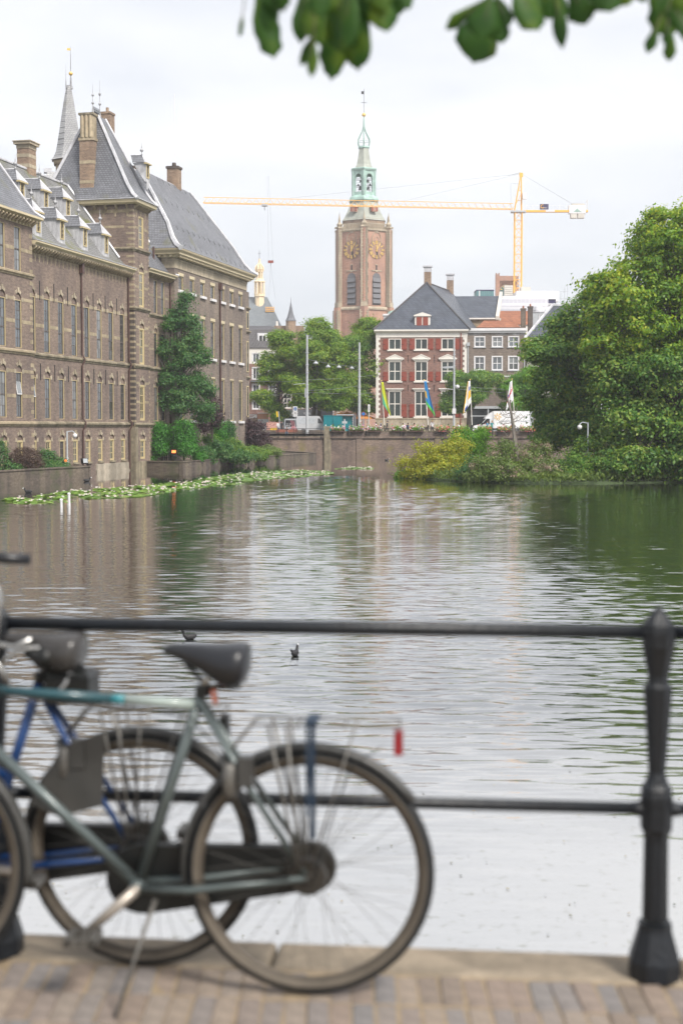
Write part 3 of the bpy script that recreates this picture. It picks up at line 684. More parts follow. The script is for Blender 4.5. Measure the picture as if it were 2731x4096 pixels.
# --- narrow two-bay link between tower and hall
def make_link():
    P = palace('palace_link', 'narrow two bay brick link with small dormer between tower and great hall', 12.7, 0)
    X = 7.3; cols = [3.25, 5.25]
    w = MB()
    wall_band(w, 0, X, -.6, 4.05); wall_band(w, 0, X, 4.05, 9.45, [(x, .95, 4.6, 7.9, .45) for x in cols])
    wall_band(w, 0, X, 9.45, 14.6, [(x, .95, 9.8, 13.1, .45) for x in cols]); wall_band(w, 0, X, 14.6, 18.8, [(x, .95, 14.95, 18.15, 0) for x in cols])
    ext_poly(w, 0, X, 10, -.6, 18.8); w.build('wall', MATS['brick_brown'], P)
    for x in cols:
        for zb, h in ((4.6, 3.3), (9.8, 3.3), (14.95, 3.2)): window(P, x, zb, .95, h, 2, 4, mid=2, y=.03)
    st = MB()
    for z in (4.02, 9.42, 14.55): string_course(st, 0, X, z, .36, .16)
    for z in (16.5, 11.4, 13.0): st.box(0, 2.7, -.012, .02, z, z+.2); st.box(3.8, 4.7, -.012, .02, z, z+.2); st.box(5.8, X, -.012, .02, z, z+.2)
    st.build('stone_band', MATS['sandstone_dirty'], P)
    ar = MB()
    for x in cols: arch_stones(ar, x, .95, 13.1, .45); arch_stones(ar, x, .95, 7.9, .45)
    ar.build('arch_stone', MATS['sandstone_pale'], P)
    ev = MB(); ev.box(0, X, -.6, .05, 18.6, 18.72); ev.xbox([(-.6, 18.72), (-.75, 18.86), (-.75, 19.0), (.1, 19.0), (.1, 18.72)], 0, X+.3, 0); ev.build('eaves', MATS['cream_light'], P)
    br = MB(); brackets(br, 0, X, 18.6, .5, .15, .5, .38); br.build('bracket', MATS['sandstone'], P)
    rf = MB(); rg = rf.hip(-.2, X+.5, -.78, 10.5, [(0, 0, 19.0), (.2, .9, 19.3), (.9, 5.6, 26.4)]); rf.build('roof', MATS['slate_grey'], P)
    ld = MB(); ld.tube([r[1] for r in rg], .13, 5); ld.build('hip_lead', MATS['lead'], P)
    dormer(P, 1.5, .45, 20.1, 1.6, 1.2)
    pp = MB(); pp.tube([(X-.25, -.12, 18.4), (X-.25, -.12, .5)], .075, 8); pp.tube([(5.2, .9, 20.3), (5.2, .9, 21.6)], .10, 8); pp.build('drainpipe', MATS['pipe_brown'], P)
make_link()

# --- great hall with white classical cornice
def make_hall():
    P = palace('great_hall', 'great brick hall with tall steep slate roof and white dentil cornice', 20.0, .5)
    L = 24.2; D_ = 11.0
    cols = [1.85+3.34*i for i in range(7)]
    w = MB()
    wall_band(w, 0, L, .2, 10.2, [(x, 1.30, 4.72, 9.2, 0) for x in cols]); wall_band(w, 0, L, 10.2, 16.7, [(x, 1.32, 11.35, 15.3, 0) for x in cols])
    wall_band(w, 0, L, 16.7, 19.75, [(x, 1.34, 17.72, 19.1, 0) for x in cols]); ext_poly(w, 0, L, D_, .2, 19.75)
    w.build('wall', MATS['brick_grey'], P)
    li = MB(); si = MB()
    for x in cols:
        li.box(x-.78, x+.78, -.03, .05, 19.11, 19.42); li.box(x-.78, x+.78, -.03, .05, 15.31, 15.62); li.box(x-.70, x+.70, -.02, .05, 9.21, 9.36)
        for z in (17.70, 11.33, 4.70): si.box(x-.86, x+.86, -.20, .06, z-.26, z)
        window(P, x, 17.72, 1.34, 1.38, 2, 3, ft=.10, y=.06); window(P, x, 11.35, 1.32, 3.95, 2, 5, mid=3, ft=.10, y=.06); window(P, x, 4.72, 1.30, 4.48, 2, 5, mid=3, ft=.10, y=.06)
    li.build('lintel', MATS['cream_light'], P); si.build('sill', MATS['white_cool'], P)
    fr = MB(); fr.hip(-.06, L+.06, -.06, D_+.06, [(0, 0, 19.75), (0, 0, 20.5), (-.05, -.05, 20.52), (-.05, -.05, 20.75)]); fr.build('frieze', MATS['sandstone_pale'], P)
    co = MB(); co.hip(-1.0, L+1.0, -1.0, D_+1.0, [(.75, .75, 20.75), (.7, .7, 20.95), (.25, .25, 21.05), (.25, .25, 21.22), (.05, .05, 21.42), (0, 0, 21.58), (.5, .5, 21.6)]); co.build('cornice', MATS['cream_light'], P)
    de = MB()
    for i in range(58):
        x = .1+i*(L-.2)/57; de.box(x-.11, x+.11, -.62, -.28, 20.80, 21.04)
    for i in range(18):
        y = .2+i*.6; de.box(-.62, -.28, y-.11, y+.11, 20.80, 21.04)
    de.build('dentil', MATS['cream_light'], P)
    rf = MB(); pf = [(0, 0, 21.6), (.6, .6, 21.95), (1.3, 1.3, 22.8), (2.2, 2.1, 24.4), (5.4, 6.2, 30.4)]
    rg = rf.hip(-1.0, L+1.0, -1.0, D_+1.0, pf); roof = rf.build('roof', MATS['slate_grey'], P)
    ld = MB()
    for k in range(4): ld.tube([r[k] for r in rg], [.28, .28, .25, .2, .15], 5)
    ld.tube([(4.4, D_/2, 30.45), (L-4.4, D_/2, 30.45)], .16, 6); ld.build('hip_lead', MATS['lead'], roof)
    hk = MB()
    for row, (yy, zz) in enumerate(((-.15, 22.25), (1.0, 24.1), (2.6, 27.0), (3.9, 29.5))):
        for i in range(13 - row*2):
            x = 2.2+row*1.1+i*1.7; hk.tube([(x, yy, zz+.3), (x, yy-.12, zz), (x+.16, yy-.16, zz-.12), (x+.3, yy-.1, zz+.1)], .012, 4)
    hk.build('roof_hook', MATS['iron'], roof)
    for x, y, zt, a, b in ((15.6, 5.6, 32.9, .62, .62), (11.0, 8.2, 32.1, 1.3, .5)):
        c = MB(); c.box(x-a, x+a, y-b, y+b, 28.5, zt-.3, 0); c.box(x-a-.1, x+a+.1, y-b-.1, y+b+.1, zt-.55, zt-.3, 1); c.lathe([(.28, 0), (.22, .45)], 8, (x, y, zt-.3), 1); c.build('chimney', [MATS['brick_chimney'], MATS['brick_dark']], roof)
    mst = MB(); mst.tube([(22.5, 8.0, 25), (22.5, 8.0, 42.2)], [.06, .025], 6); mst.build('flag_mast', MATS['white_cool'], roof)
    pp = MB(); pp.tube([(14.1, -.13, 19.4), (14.1, -.13, 2.2)], .10, 8); pp.box(13.85, 14.35, -.38, 0, 18.9, 19.6); pp.tube([(-.15, 1.4, 20.7), (-.15, 1.4, 17.5)], .09, 8); pp.build('drainpipe', MATS['pipe_brown'], P)
    # narrow return bay that closes the hall
    P2 = palace('palace_end_bay', 'narrow stone banded bay closing the far end of the great hall', 44.2, .35)
    b = MB(); b.box(0, 1.55, 0, 7, .2, 19.7); b.build('wall', MATS['brick_grey'], P2)
    s2 = MB()
    for z in (4.4, 9.6, 14.9, 17.6): string_course(s2, 0, 1.55, z, .36, .22, ends=.12)
    s2.build('string_course', MATS['sandstone_dirty'], P2)
    for z, h in ((5.2, 3.6), (10.4, 3.6), (15.4, 2.0)):
        q = MB(); q.box(-.42, .42, -.05, .02, 0, h, 0); q.box(-.28, .28, -.055, 0, .12, h-.12, 1); q.build('window', [MATS['cream_paint'], MATS['pane_glass']], P2, (.8, 0, z))
    t2 = MB(); t2.box(.2, 1.3, .2, 1.4, 19.7, 21.0); t2.box(.0, 1.5, .0, 1.6, 21.0, 21.2); t2.build('parapet', MATS['lead_dark'], P2)
make_hall()

# --- octagonal spire behind, with bulging eaves
def make_spire():
    c = at(279, 630, 168)
    P = thing('spire_tower', 'slim octagonal brick turret with tall grey slate spire behind the palace roofs', 'tower', (c.x, 168, 0), R(8))
    k = 168/5689
    zb = at(248, 645, 168).z; zt = at(278, 345, 168).z; r = 66*k
    b = MB(); b.lathe([(r*.86, 3), (r*.86, zb-.5), (r*.98, zb-.5), (r*.98, zb)], 8, (0, 0, 0), 0, R(22.5)); b.build('wall', MATS['brick_yellow'], P)
    s = MB(); s.lathe([(r*1.12, zb), (r*.98, zb+.35), (r*.84, zb+1.0), (r*.72, zb+2.2), (r*.30, zt-1.5), (r*.14, zt)], 8, (0, 0, 0), 0, R(22.5)); s.build('spire', MATS['slate_pale'], P)
    f = MB(); f.lathe([(.26, 0), (.12, .5), (.07, 1.6), (.05, 2.2), (.035, 3.6), (.015, 4.9)], 8, (.25, 0, zt-.3), 0)
    f.lathe([(.08, 0), (.04, 1.2), (.012, 2.8)], 6, (-.3, 0, zt-.3), 0)
    f.tube([(-.3, 0, zt+.1), (.25, 0, zt+.1)], .04, 5); f.build('finial', MATS['lead_dark'], P)
    g_ = MB(); g_.ball((.25, 0, zt+1.45), .24); g_.build('gilt_ball', MATS['gold'], P, smooth=True); g_ = MB(); g_.box(-.15, .25, -.02, .02, zt+4.1, zt+4.35); g_.build('weather_vane', MATS['gold'], P)
    # lower slate roof in front of the turret
    Q = thing('back_wing', 'low slate roofed back wing with ball finial between the chimney and the tower', 'building', (at(250, 660, 150).x, 150, 0), R(14))
    q = MB(); q.box(-3.0, 5.5, 0, 8, 3, 24.5); q.build('wall', MATS['brick_brown'], Q)
    q = MB(); zr = at(250, 668, 150).z; q.hip(-3.4, 6, -.4, 8.4, [(0, 0, 24.5), (2.0, 3.5, zr)]); rr = q.build('roof', MATS['slate_pale'], Q)
    q = MB(); q.box(-1.6, 4.2, 3.9, 4.1, zr, zr+.18); q.lathe([(.2, 0), (.12, .5), (.35, .9), (.38, 1.1), (.1, 1.5), (.03, 2.6)], 8, (-2.6, 3, zr-2.2)); q.box(-1.7, -.9, 3.5, 4.4, zr, zr+.45); q.build('ridge_lead', MATS['lead'], rr)
make_spire()

# ------------------------------------------------------------------ far quay wall
pmat('red_paint', (.25, .055, .035), .5, .08, 3.0)
pmat('teal_paint', (.0, .20, .235), .4, .08, 2.0, stain=.1)
pmat('orange_cloth', (.62, .24, .05), .8, .1, 2.0)
pmat('bench_wood', (.27, .075, .045), .6, .2, 4.0)
pmat('box_wood', (.10, .06, .04), .7, .2, 4.0)
pmat('blue_sign', (.01, .17, .52), .4, .03, 2.0)
pmat('yellow_paint', (.80, .52, .02), .5, .06, 3.0)
pmat('white_sign', (.80, .80, .80), .4, .03, 2.0)
pmat('black_paint', (.025, .025, .03), .45, .15, 5.0)
pmat('copper_green', (.36, .52, .46), .6, .2, 1.2, stain=.25, sscale=.6)
pmat('crane_yellow', (.88, .47, .10), .5, .06, 2.0)
pmat('concrete', (.55, .52, .47), .8, .12, 1.0)
pmat('dark_glass', (.02, .024, .028), .08, .1, 1.0, spec=.7)
pmat('shop_grey', (.14, .15, .165), .55, .08, 2.0)
pmat('louvre_grey', (.13, .13, .14), .6, .15, 2.0); pmat('purple_flower', (.45, .22, .42), .7, .3, 4.0)

QY = 192.4
def make_quay():
    q = tag(place('quay_wall', None, None, (0, QY, 0)), 'long brown brick quay wall across the far end of the pond', 'wall')
    b = MB(); b.box(-14, 60, .12, 1.4, -.8, 2.55, 0)
    b.box(-14, -5.4 + 3.2, .0, 1.3, 2.55, 2.76, 0)                       # low terrace ledge at the left
    b.box(-1.55, 60, .0, .75, 2.55, 3.42, 0)
    for x0, x1 in ((-14, -2.7), (-1.2, 2.2), (2.9, 21.0), (22.2, 60)):
        pass
    for x0, x1 in ((-2.3, -1.5), (2.0, 2.9), (12.6, 13.4), (21.2, 22.2), (31, 32), (-13, -12.2)): b.box(x0, x1, .0, .12, -.8, 2.55, 0)
    b.box(-14, 60, .06, .12, -.8, .12, 0)
    b.build('wall', MATS['quay_brick'], q)
    c = MB(); c.box(-1.55, 60, -.05, .82, 3.42, 3.50); c.box(-14, -2.35, -.04, .5, 2.76, 2.82); c.build('coping', MATS['sandstone_dirty'], q)
    s = MB(); s.box(-14, 60, -.03, .1, 2.48, 2.545); s.build('string_course', MATS['brick_dark'], q)
    p = MB(); p.box(-2.35, -1.55, -.14, .7, -.8, 3.95); p.box(-2.42, -1.48, -.2, .76, 3.95, 4.12); p.box(-1.6, -1.42, -.02, .1, -.8, 2.4); p.build('pier', MATS['sandstone_dirty'], q)
    t = MB(); t.box(-14, -2.36, 1.3, 3.0, 2.4, 2.78); t.build('terrace', MATS['concrete'], q)
    w = MB(); w.box(-14, -2.4, 3.0, 3.3, 2.5, 3.62); w.box(-4.3, -2.4, 2.2, 3.0, 2.6, 3.4); w.build('terrace_wall', MATS['garden_brick'], q)
make_quay()

def railing(x0, x1, posts, label, z0=2.85, zt=3.86, y=QY-.08, low=None):
    r = thing('quay_railing', label, 'railing', ((x0+x1)/2, y, z0), 0, 'railings along the far quay')
    cx = (x0+x1)/2
    b = MB(); b.tube([(x0-cx, 0, zt-z0), (x1-cx, 0, zt-z0)], .035, 6); b.build('top_rail', MATS['iron'], r)
    if low:
        b = MB(); b.tube([(x0-cx, 0, low-z0), (x1-cx, 0, low-z0)], .03, 6); b.build('lower_rail', MATS['iron'], r)
    me = None
    for px in posts:
        if me is None:
            b = MB(); b.box(-.045, .045, -.045, .045, 0, zt-z0); b.box(-.07, .07, -.07, .07, .55, .62); me = b.mesh('post', MATS['iron'])
        place('post', me, r, (px-cx, 0, 0))
railing(-12.6, -2.5, [-11.2, -8.5, -6.45, -5.95, -2.75], 'black railing in front of the bench terrace', 2.5, 3.80, low=3.3)
railing(-1.35, 8.6, [-1.2, .85, 1.3, 3.3, 3.75], 'black railing behind the left flower boxes')
railing(8.6, 33, [7.9, 8.35, 13.3, 13.7, 20.4, 21.0, 25.2, 29.5], 'black railing from the blue flag to the island trees')

leafmat('flower_green', [(.07, .20, .02), (.14, .34, .035), (.26, .46, .06)], .35, .8)
def flower_mat(name, cols):
    m, t, b = nt(name); g_ = N(t, 'ShaderNodeNewGeometry'); rp = N(t, 'ShaderNodeValToRGB', {'Fac': g_.outputs['Random Per Island']})
    e = rp.color_ramp.elements; rp.color_ramp.interpolation = 'CONSTANT'
    e[0].color = c4(cols[0]); e[1].position = 1/len(cols); e[1].color = c4(cols[1])
    for i, c in enumerate(cols[2:]): x = e.new((i+2)/len(cols)); x.color = c4(c)
    t.links.new(rp.outputs[0], b.inputs['Base Color']); b.inputs['Roughness'].default_value = .7
flower_mat('flowers_mix', [(.75, .72, .75), (.42, .16, .40), (.62, .30, .50), (.75, .72, .74), (.60, .08, .10)])
flower_mat('flowers_red', [(.70, .10, .07), (.72, .28, .25), (.55, .06, .05), (.70, .40, .38)])

def leaf_arrays(P, Nn, size, rot=None, aspect=.62, fold=.25):
    """diamond leaves: P centres (n,3), Nn normals, size (n,)"""
    n = len(P)
    rv = rng.normal(size=(n, 3)); T = np.cross(Nn, rv); T /= np.linalg.norm(T, axis=1)[:, None]+1e-9
    B = np.cross(Nn, T)
    s = size[:, None]
    v0 = P - T*s*.5; v2 = P + T*s*.5; dn = Nn*s*fold*.3
    v1 = P + B*s*aspect*.5 - dn + T*s*.05; v3 = P - B*s*aspect*.5 - dn + T*s*.05
    V = np.stack([v0, v1, v2, v3], 1).reshape(-1, 3)
    return V
def leaf_mesh(name, V, mat):
    n = len(V)//4; me = bpy.data.meshes.new(name)
    me.vertices.add(n*4); me.vertices.foreach_set('co', V.astype(np.float32).ravel())
    me.loops.add(n*4); me.loops.foreach_set('vertex_index', np.arange(n*4, dtype=np.int32))
    me.polygons.add(n); me.polygons.foreach_set('loop_start', np.arange(0, n*4, 4, dtype=np.int32))
    try: me.polygons.foreach_set('loop_total', np.full(n, 4, dtype=np.int32))
    except Exception: pass
    me.materials.append(mat); me.update(calc_edges=True); me.validate(); return me
def unit(n):
    d = rng.normal(size=(n, 3)); return d/np.linalg.norm(d, axis=1)[:, None]
def sublobes(L, k, lo=.32, hi=.5, out=.72, flat=.62):
    o_ = []
    for (x, y, z, a, b, c) in L:
        o_.append((x, y, z, a*.72, b*.72, c*.72))
        for d in unit(k):
            s = rng.uniform(lo, hi)
            o_.append((x+d[0]*a*out, y+d[1]*b*out, z+d[2]*c*out, a*s, b*s, min(a, c)*s*flat))
    return o_
def cloud(lobes, nclump, per, cr, leaf, up=.55, shell=.72, flat=.75, bottom=-9, core=.12):
    """clumps of leaves over the shells of ellipsoid lobes (cx,cy,cz,rx,ry,rz)"""
    L = np.array(lobes, float); wgt = (L[:, 3]*L[:, 4]+L[:, 3]*L[:, 5]+L[:, 4]*L[:, 5]); wgt /= wgt.sum()
    idx = rng.choice(len(L), nclump, p=wgt)
    d = unit(nclump); f = rng.uniform(shell, 1.03, nclump)
    ins = rng.random(nclump) < core; f[ins] = rng.uniform(.2, shell, ins.sum())
    # bumpy shell so the outline is uneven
    bump = 1+.10*np.sin(d[:, 0]*5+idx*1.7)*np.sin(d[:, 2]*6+idx)+.07*np.sin(d[:, 1]*9+idx*2.3)
    c = L[idx, :3]+d*L[idx, 3:6]*(f*bump)[:, None]
    # drop clumps lying deep inside another lobe
    keep = np.ones(nclump, bool)
    for k in range(len(L)):
        q = (((c-L[k, :3])/L[k, 3:6])**2).sum(1)
        keep &= ~((q < .40) & (idx != k) & (rng.random(nclump) < .8))
    keep &= c[:, 2] > bottom
    c = c[keep]; d = d[keep]; n = len(c)
    off = rng.normal(size=(n, per, 3))*np.array([1, 1, flat])*(cr*rng.uniform(.6, 1.3, n))[:, None, None]
    P = (c[:, None, :]+off).reshape(-1, 3)
    on = off/(np.linalg.norm(off, axis=2)[:, :, None]+1e-6)
    nn = on*.5+d[:, None, :]*.5+np.array([0, 0, up])+rng.normal(size=off.shape)*.38
    nn = nn.reshape(-1, 3); nn /= np.linalg.norm(nn, axis=1)[:, None]+1e-9
    size = leaf*rng.uniform(.65, 1.3, len(P))
    return P, nn, size, c

def flower_box(x, w, fl, label, y=QY-.25):
    b = thing('flower_box', label, 'flower box', (x, y, 3.42), 0, 'flower boxes along the quay railing')
    m = MB(); m.zbox([(-w/2, -.16), (w/2, -.16), (w/2, .16), (-w/2, .16)], 0, .17); m.box(-w/2-.03, w/2+.03, -.19, .19, .13, .18); m.box(-w/2-.03, w/2+.03, -.19, .19, -.03, 0); m.build('planter', MATS['box_wood'], b)
    n = int(330*w); P = np.stack([rng.uniform(-w/2, w/2, n), rng.normal(0, .13, n), .18+np.abs(rng.normal(0, .24, n))], 1)
    nn = unit(n)+np.array([0, -.4, .6]); nn /= np.linalg.norm(nn, axis=1)[:, None]
    place('foliage', leaf_mesh('foliage', leaf_arrays(P, nn, rng.uniform(.12, .22, n), aspect=.8), MATS['flower_green']), b)['kind'] = 'stuff'
    n = int(75*w)
    P = np.stack([rng.uniform(-w/2, w/2, n), rng.normal(-.05, .16, n), .28+np.abs(rng.normal(0, .24, n))], 1)
    if fl == 'flowers_mix': P[:n//2, 0] = np.where(rng.random(n//2) < .5, w/2-np.abs(rng.normal(0, .2, n//2)), -w/2+np.abs(rng.normal(0, .2, n//2)))
    else: P[:n//3, 2] -= .3
    nn = unit(n)*.6+np.array([0, -.7, .4]); nn /= np.linalg.norm(nn, axis=1)[:, None]
    place('flowers', leaf_mesh('flowers', leaf_arrays(P, nn, rng.uniform(.11, .19, n), aspect=1.0), MATS[fl]), b)['kind'] = 'stuff'
for px, w, fl, lb in ((1351, 1.85, 'flowers_mix', 'flower box with white blooms in front of the teal container'), (1425, 2.0, 'flowers_mix', 'flower box with purple and white blooms beside the white-haired person'), (1497, 1.85, 'flowers_mix', 'flower box left of the yellow flag pole'),
                      (1595, 1.95, 'flowers_mix', 'flower box below the person in the white top'), (1665, 1.95, 'flowers_mix', 'flower box below the orange top, between two flag poles'), (1770, 1.85, 'flowers_red', 'flower box with pink blooms right of the blue flag'),
                      (1838, 1.8, 'flowers_red', 'red geranium box under the tall lamp mast'), (1938, 1.9, 'flowers_red', 'red geranium box before the cab of the white truck'), (2016, 1.95, 'flowers_red', 'sparse flower box before the middle of the white truck'), (2107, 2.1, 'flowers_red', 'red flower box at the tail of the white truck')):
    flower_box(at(px, 1720, QY-.25).x, w, fl, lb)

# ------------------------------------------------------------------ house with red shutters
HO = (5.13, 212.0); HRZ = R(-4)
def house_xf(x, y=0): return (HO[0]+x*math.cos(HRZ)-y*math.sin(HRZ), HO[1]+x*math.sin(HRZ)+y*math.cos(HRZ), 0)
def make_red_house():
    P = thing('shuttered_house', 'red brick town house with red wooden shutters, white corner stones and steep blue-black tiled roof', 'house', house_xf(0), HRZ)
    cols = [2.78, 6.68, 10.57]; X = 13.4
    w = MB(); wall_band(w, 0, X, 5.37, 10.3, [(x, 1.9, 5.6, 9.4, 0) for x in cols]); wall_band(w, 0, X, 10.3, 15.0, [(x, 1.9, 10.85, 13.8, 0) for x in cols]); wall_band(w, 0, X, 15.0, 17.3, [(x, 1.9, 15.5, 17.12, 0) for x in cols])
    w.quad((0, 28, 3), (0, 0, 3), (0, 0, 17.3), (4.1, 28, 17.3)); w.quad((X, 0, 3), (X+4.1, 28, 3), (X+4.1, 28, 17.3), (X, 0, 17.3)); w.build('wall', MATS['brick_red'], P)
    for x in cols:
        window(P, x, 5.6, 1.9, 3.8, 2, 2, ft=.13, y=-.03, depth=.16, frame='white_paint', sash='white_paint', bar=.13, rail=.035, glass='pane_leaded')
        window(P, x, 10.85, 1.9, 2.95, 2, 2, ft=.13, y=-.03, depth=.16, frame='white_paint', sash='white_paint', bar=.13, rail=.035, glass='pane_leaded')
        window(P, x, 15.5, 1.9, 1.62, 2, 1, ft=.12, y=-.03, depth=.16, frame='white_paint', sash='white_paint', bar=.12, rail=.035, glass='pane_leaded')
    sl = MB(); pd = MB()
    for x in cols:
        for z in (15.48, 10.83, 5.58): sl.box(x-1.13, x+1.13, -.14, .05, z-.2, z)
        sl.box(x-1.1, x+1.1, -.1, .04, 9.42, 9.62); sl.box(x-1.32, x+1.32, -.22, .04, 9.62, 9.78)
        pd.box(x-1.12, x+1.12, -.1, .04, 13.82, 14.02); pd.box(x-1.32, x+1.32, -.22, .04, 14.02, 14.14)
        pd.ybox([(x-1.3, 14.14), (x+1.3, 14.14), (x, 14.74)], -.14, .04); pd.tube([(x-1.36, -.12, 14.16), (x, -.12, 14.76), (x+1.36, -.12, 14.16)], .09, 4)
    sl.build('sill', MATS['white_paint'], P); pd.build('pediment', MATS['white_paint'], P)
    sm = {}
    for x in cols:
        for z0, z1 in ((15.47, 17.05), (10.84, 12.22), (5.5, 7.42)):
            h = round(z1-z0, 2)
            if h not in sm:
                s = MB(); s.box(-.38, .38, -.09, -.03, 0, h, 0)
                for zz in (.12, h-.2): s.box(-.36, .36, -.11, -.091, zz, zz+.08, 0)
                s.box(-.40, -.05, -.115, -.111, h/2-.02, h/2+.02, 1); sm[h] = s.mesh('shutter', [MATS['red_paint'], MATS['iron']])
            for sg in (-1, 1):
                place('shutter', sm[h], P, (x+sg*1.36, 0, z0))
    qme = [MB().box(-l/2, l/2, -.05, .3, 0, .37).mesh('quoin', MATS['white_paint']) for l in (.42, .62)]
    for i in range(32):
        z = 5.40+i*.372
        for sg in (0, 1):
            l = (.42, .62)[i % 2]; place('quoin', qme[i % 2], P, (l/2-.03 if sg == 0 else X-l/2+.03, 0, z))
    pl = MB(); z = 3.0
    for r_, (za, zb) in enumerate(((3.0, 3.85), (3.86, 4.6), (4.61, 5.2))):
        x = -.1
        while x < X:
            l = min(1.35 if r_ % 2 else 1.6, X+.1-x); pl.box(x, x+l-.02, -.12, .02, za, zb); x += l
    pl.box(-.12, X+.12, -.18, .02, 5.2, 5.37); pl.build('plinth', MATS['sandstone_pale'], P)
    co = MB(); co.box(-.05, X+.05, -.08, .02, 17.3, 17.95); co.xbox([(-.12, 17.95), (-.5, 18.2), (-.5, 18.42), (.1, 18.42), (.1, 17.95)], -.3, X+.25); co.build('cornice', MATS['white_paint'], P)
    an = MB()
    for x in (4.73, 8.62): an.box(x-.03, x+.03, -.06, 0, 13.6, 14.7); an.box(x-.03, x+.03, -.06, 0, 9.3, 10.3)
    an.build('wall_anchor', MATS['iron'], P)
    rf = MB(); FL, FR, BR, BL = (-.4, -.5, 18.42), (13.85, -.5, 18.42), (18.2, 28.5, 18.42), (4.0, 28.5, 18.42); A, B = (7.35, 7.2, 26.05), (11.3, 22, 26.0)
    rf.poly([FL, FR, A]); rf.poly([FR, BR, B, A]); rf.poly([BR, BL, B]); rf.poly([BL, FL, A, B]); roof = rf.build('roof', MATS['pantile_blue'], P)
    rd = MB()
    for a, b in ((FL, A), (FR, A), (A, B)): rd.tube([a, b], .16, 6)
    rd.build('ridge_tile', MATS['pantile_dark'], roof)
    for cx, cy, z0, z1, nm in ((7.5, 8.0, 25.4, 28.65, ''), (11.0, 20.5, 25.4, 28.75, '')):
        c = MB(); c.box(-.55, .55, -.45, .45, 0, 2.3, 0); c.box(-.57, .57, -.47, .47, 2.3, z1-z0-.2, 1); c.box(-.70, .70, -.6, .6, z1-z0-.2, z1-z0, 1); c.build('chimney', [MATS['brick_chimney'], MATS['lead']], roof, (cx, cy, z0))
    d = MB(); d.box(5.7, 7.95, .2, 2.2, 18.6, 20.55, 0); d.ybox([(5.5, 20.55), (8.15, 20.55), (6.83, 21.0)], .1, 2.9, 0); d.box(5.55, 8.1, .05, 2.6, 20.4, 20.55, 0)
    d.box(5.98, 6.72, .12, .2, 18.95, 20.3, 1); d.box(6.92, 7.66, .12, .2, 18.95, 20.3, 1); d.box(5.64, 5.7, .4, 2.6, 18.4, 20.6, 2); d.box(7.96, 8.02, .4, 2.6, 18.4, 20.6, 2); d.build('dormer', [MATS['white_paint'], MATS['red_paint'], MATS['lead']], P)
    pp = MB(); pp.tube([(12.5, -.16, 17.9), (12.5, -.16, 3.2)], .06, 6); pp.build('drainpipe', MATS['red_paint'], P)
make_red_house()

def make_grey_house():
    P = thing('grey_house', 'grey brick house with six white framed windows above a dark shopfront', 'house', house_xf(13.47), HRZ)
    X = 8.5; cols = [1.79, 4.37, 6.76]
    w = MB(); wall_band(w, 0, X, 7.1, 11.9); wall_band(w, 0, X, 11.9, 15.2, [(x, 1.64, 12.4, 14.52, 0) for x in cols]); wall_band(w, 0, X, 15.2, 17.9, [(x, 1.64, 15.82, 17.42, 0) for x in cols])
    w.quad((X, 0, 3), (X, 9, 3), (X, 9, 17.9), (X, 0, 17.9)); w.build('wall', MATS['brick_house'], P)
    for x in cols:
        window(P, x, 12.4, 1.64, 2.12, 2, 2, ft=.17, y=-.05, depth=.16, frame='white_cool', sash='white_cool', bar=.10, rail=.05, glass='pane_glass')
        window(P, x, 15.82, 1.64, 1.6, 2, 2, ft=.15, y=-.05, depth=.16, frame='white_cool', sash='white_cool', bar=.09, rail=.05, glass='pane_glass')
        s = MB(); s.box(-.92, .92, -.12, .02, -.1, 0); me = s.mesh('sill', MATS['steel_grey']); place('sill', me, P, (x, 0, 12.38)); place('sill', me, P, (x, 0, 15.80))
    c = MB(); c.box(-.02, X+.1, -.1, .02, 17.9, 18.2); c.box(-.05, X+.2, -.3, .1, 18.2, 18.58); c.box(0, X, -.06, .02, 11.4, 11.6); c.build('cornice', MATS['white_cool'], P)
    s = MB(); s.box(0, .5, -.1, 0, 3.1, 7.1, 1); s.box(X-.5, X, -.1, 0, 3.1, 7.1, 1); s.box(0, X, -.16, 0, 6.75, 7.12, 1); s.box(.5, X-.5, -.08, 0, 3.1, 3.6, 1); s.box(.5, X-.5, -.06, 0, 5.6, 5.75, 1)
    s.box(.5, X-.5, -.02, .03, 3.6, 6.75, 0); s.box(3.0, 3.2, -.08, 0, 3.6, 6.75, 1); s.box(5.6, 5.8, -.08, 0, 3.6, 6.75, 1); s.build('shopfront', [MATS['dark_glass'], MATS['steel_grey']], P)
    r_ = MB(); r_.box(0, X, 0, 12, 17.5, 18.2); r_.build('roof', MATS['lead_dark'], P)
    v = MB(); v.tube([(X-.15, -.12, 17.6), (X-.15, -.12, 8)], .07, 6); v.tube([(0.1, -.12, 16.2), (.1, -.12, 8)], .07, 6); v.box(-.1, .35, -.3, 0, 16.0, 16.5); v.build('drainpipe', MATS['steel_grey'], P)
    # orange tiled roof just behind the parapet
    Q = thing('low_tiled_roof_house', 'small orange tiled hip roof peeking over the grey house parapet', 'house', house_xf(15.2, 10), HRZ)
    b = MB(); b.box(0, 6.2, 0, 4, 3, 19.3); b.build('wall', MATS['white_paint'], Q)
    b = MB(); b.hip(-.2, 6.6, -.4, 4.4, [(0, 0, 19.35), (1.2, 1.9, 20.55)]); b.build('roof', MATS['pantile_orange'], Q)
make_grey_house()

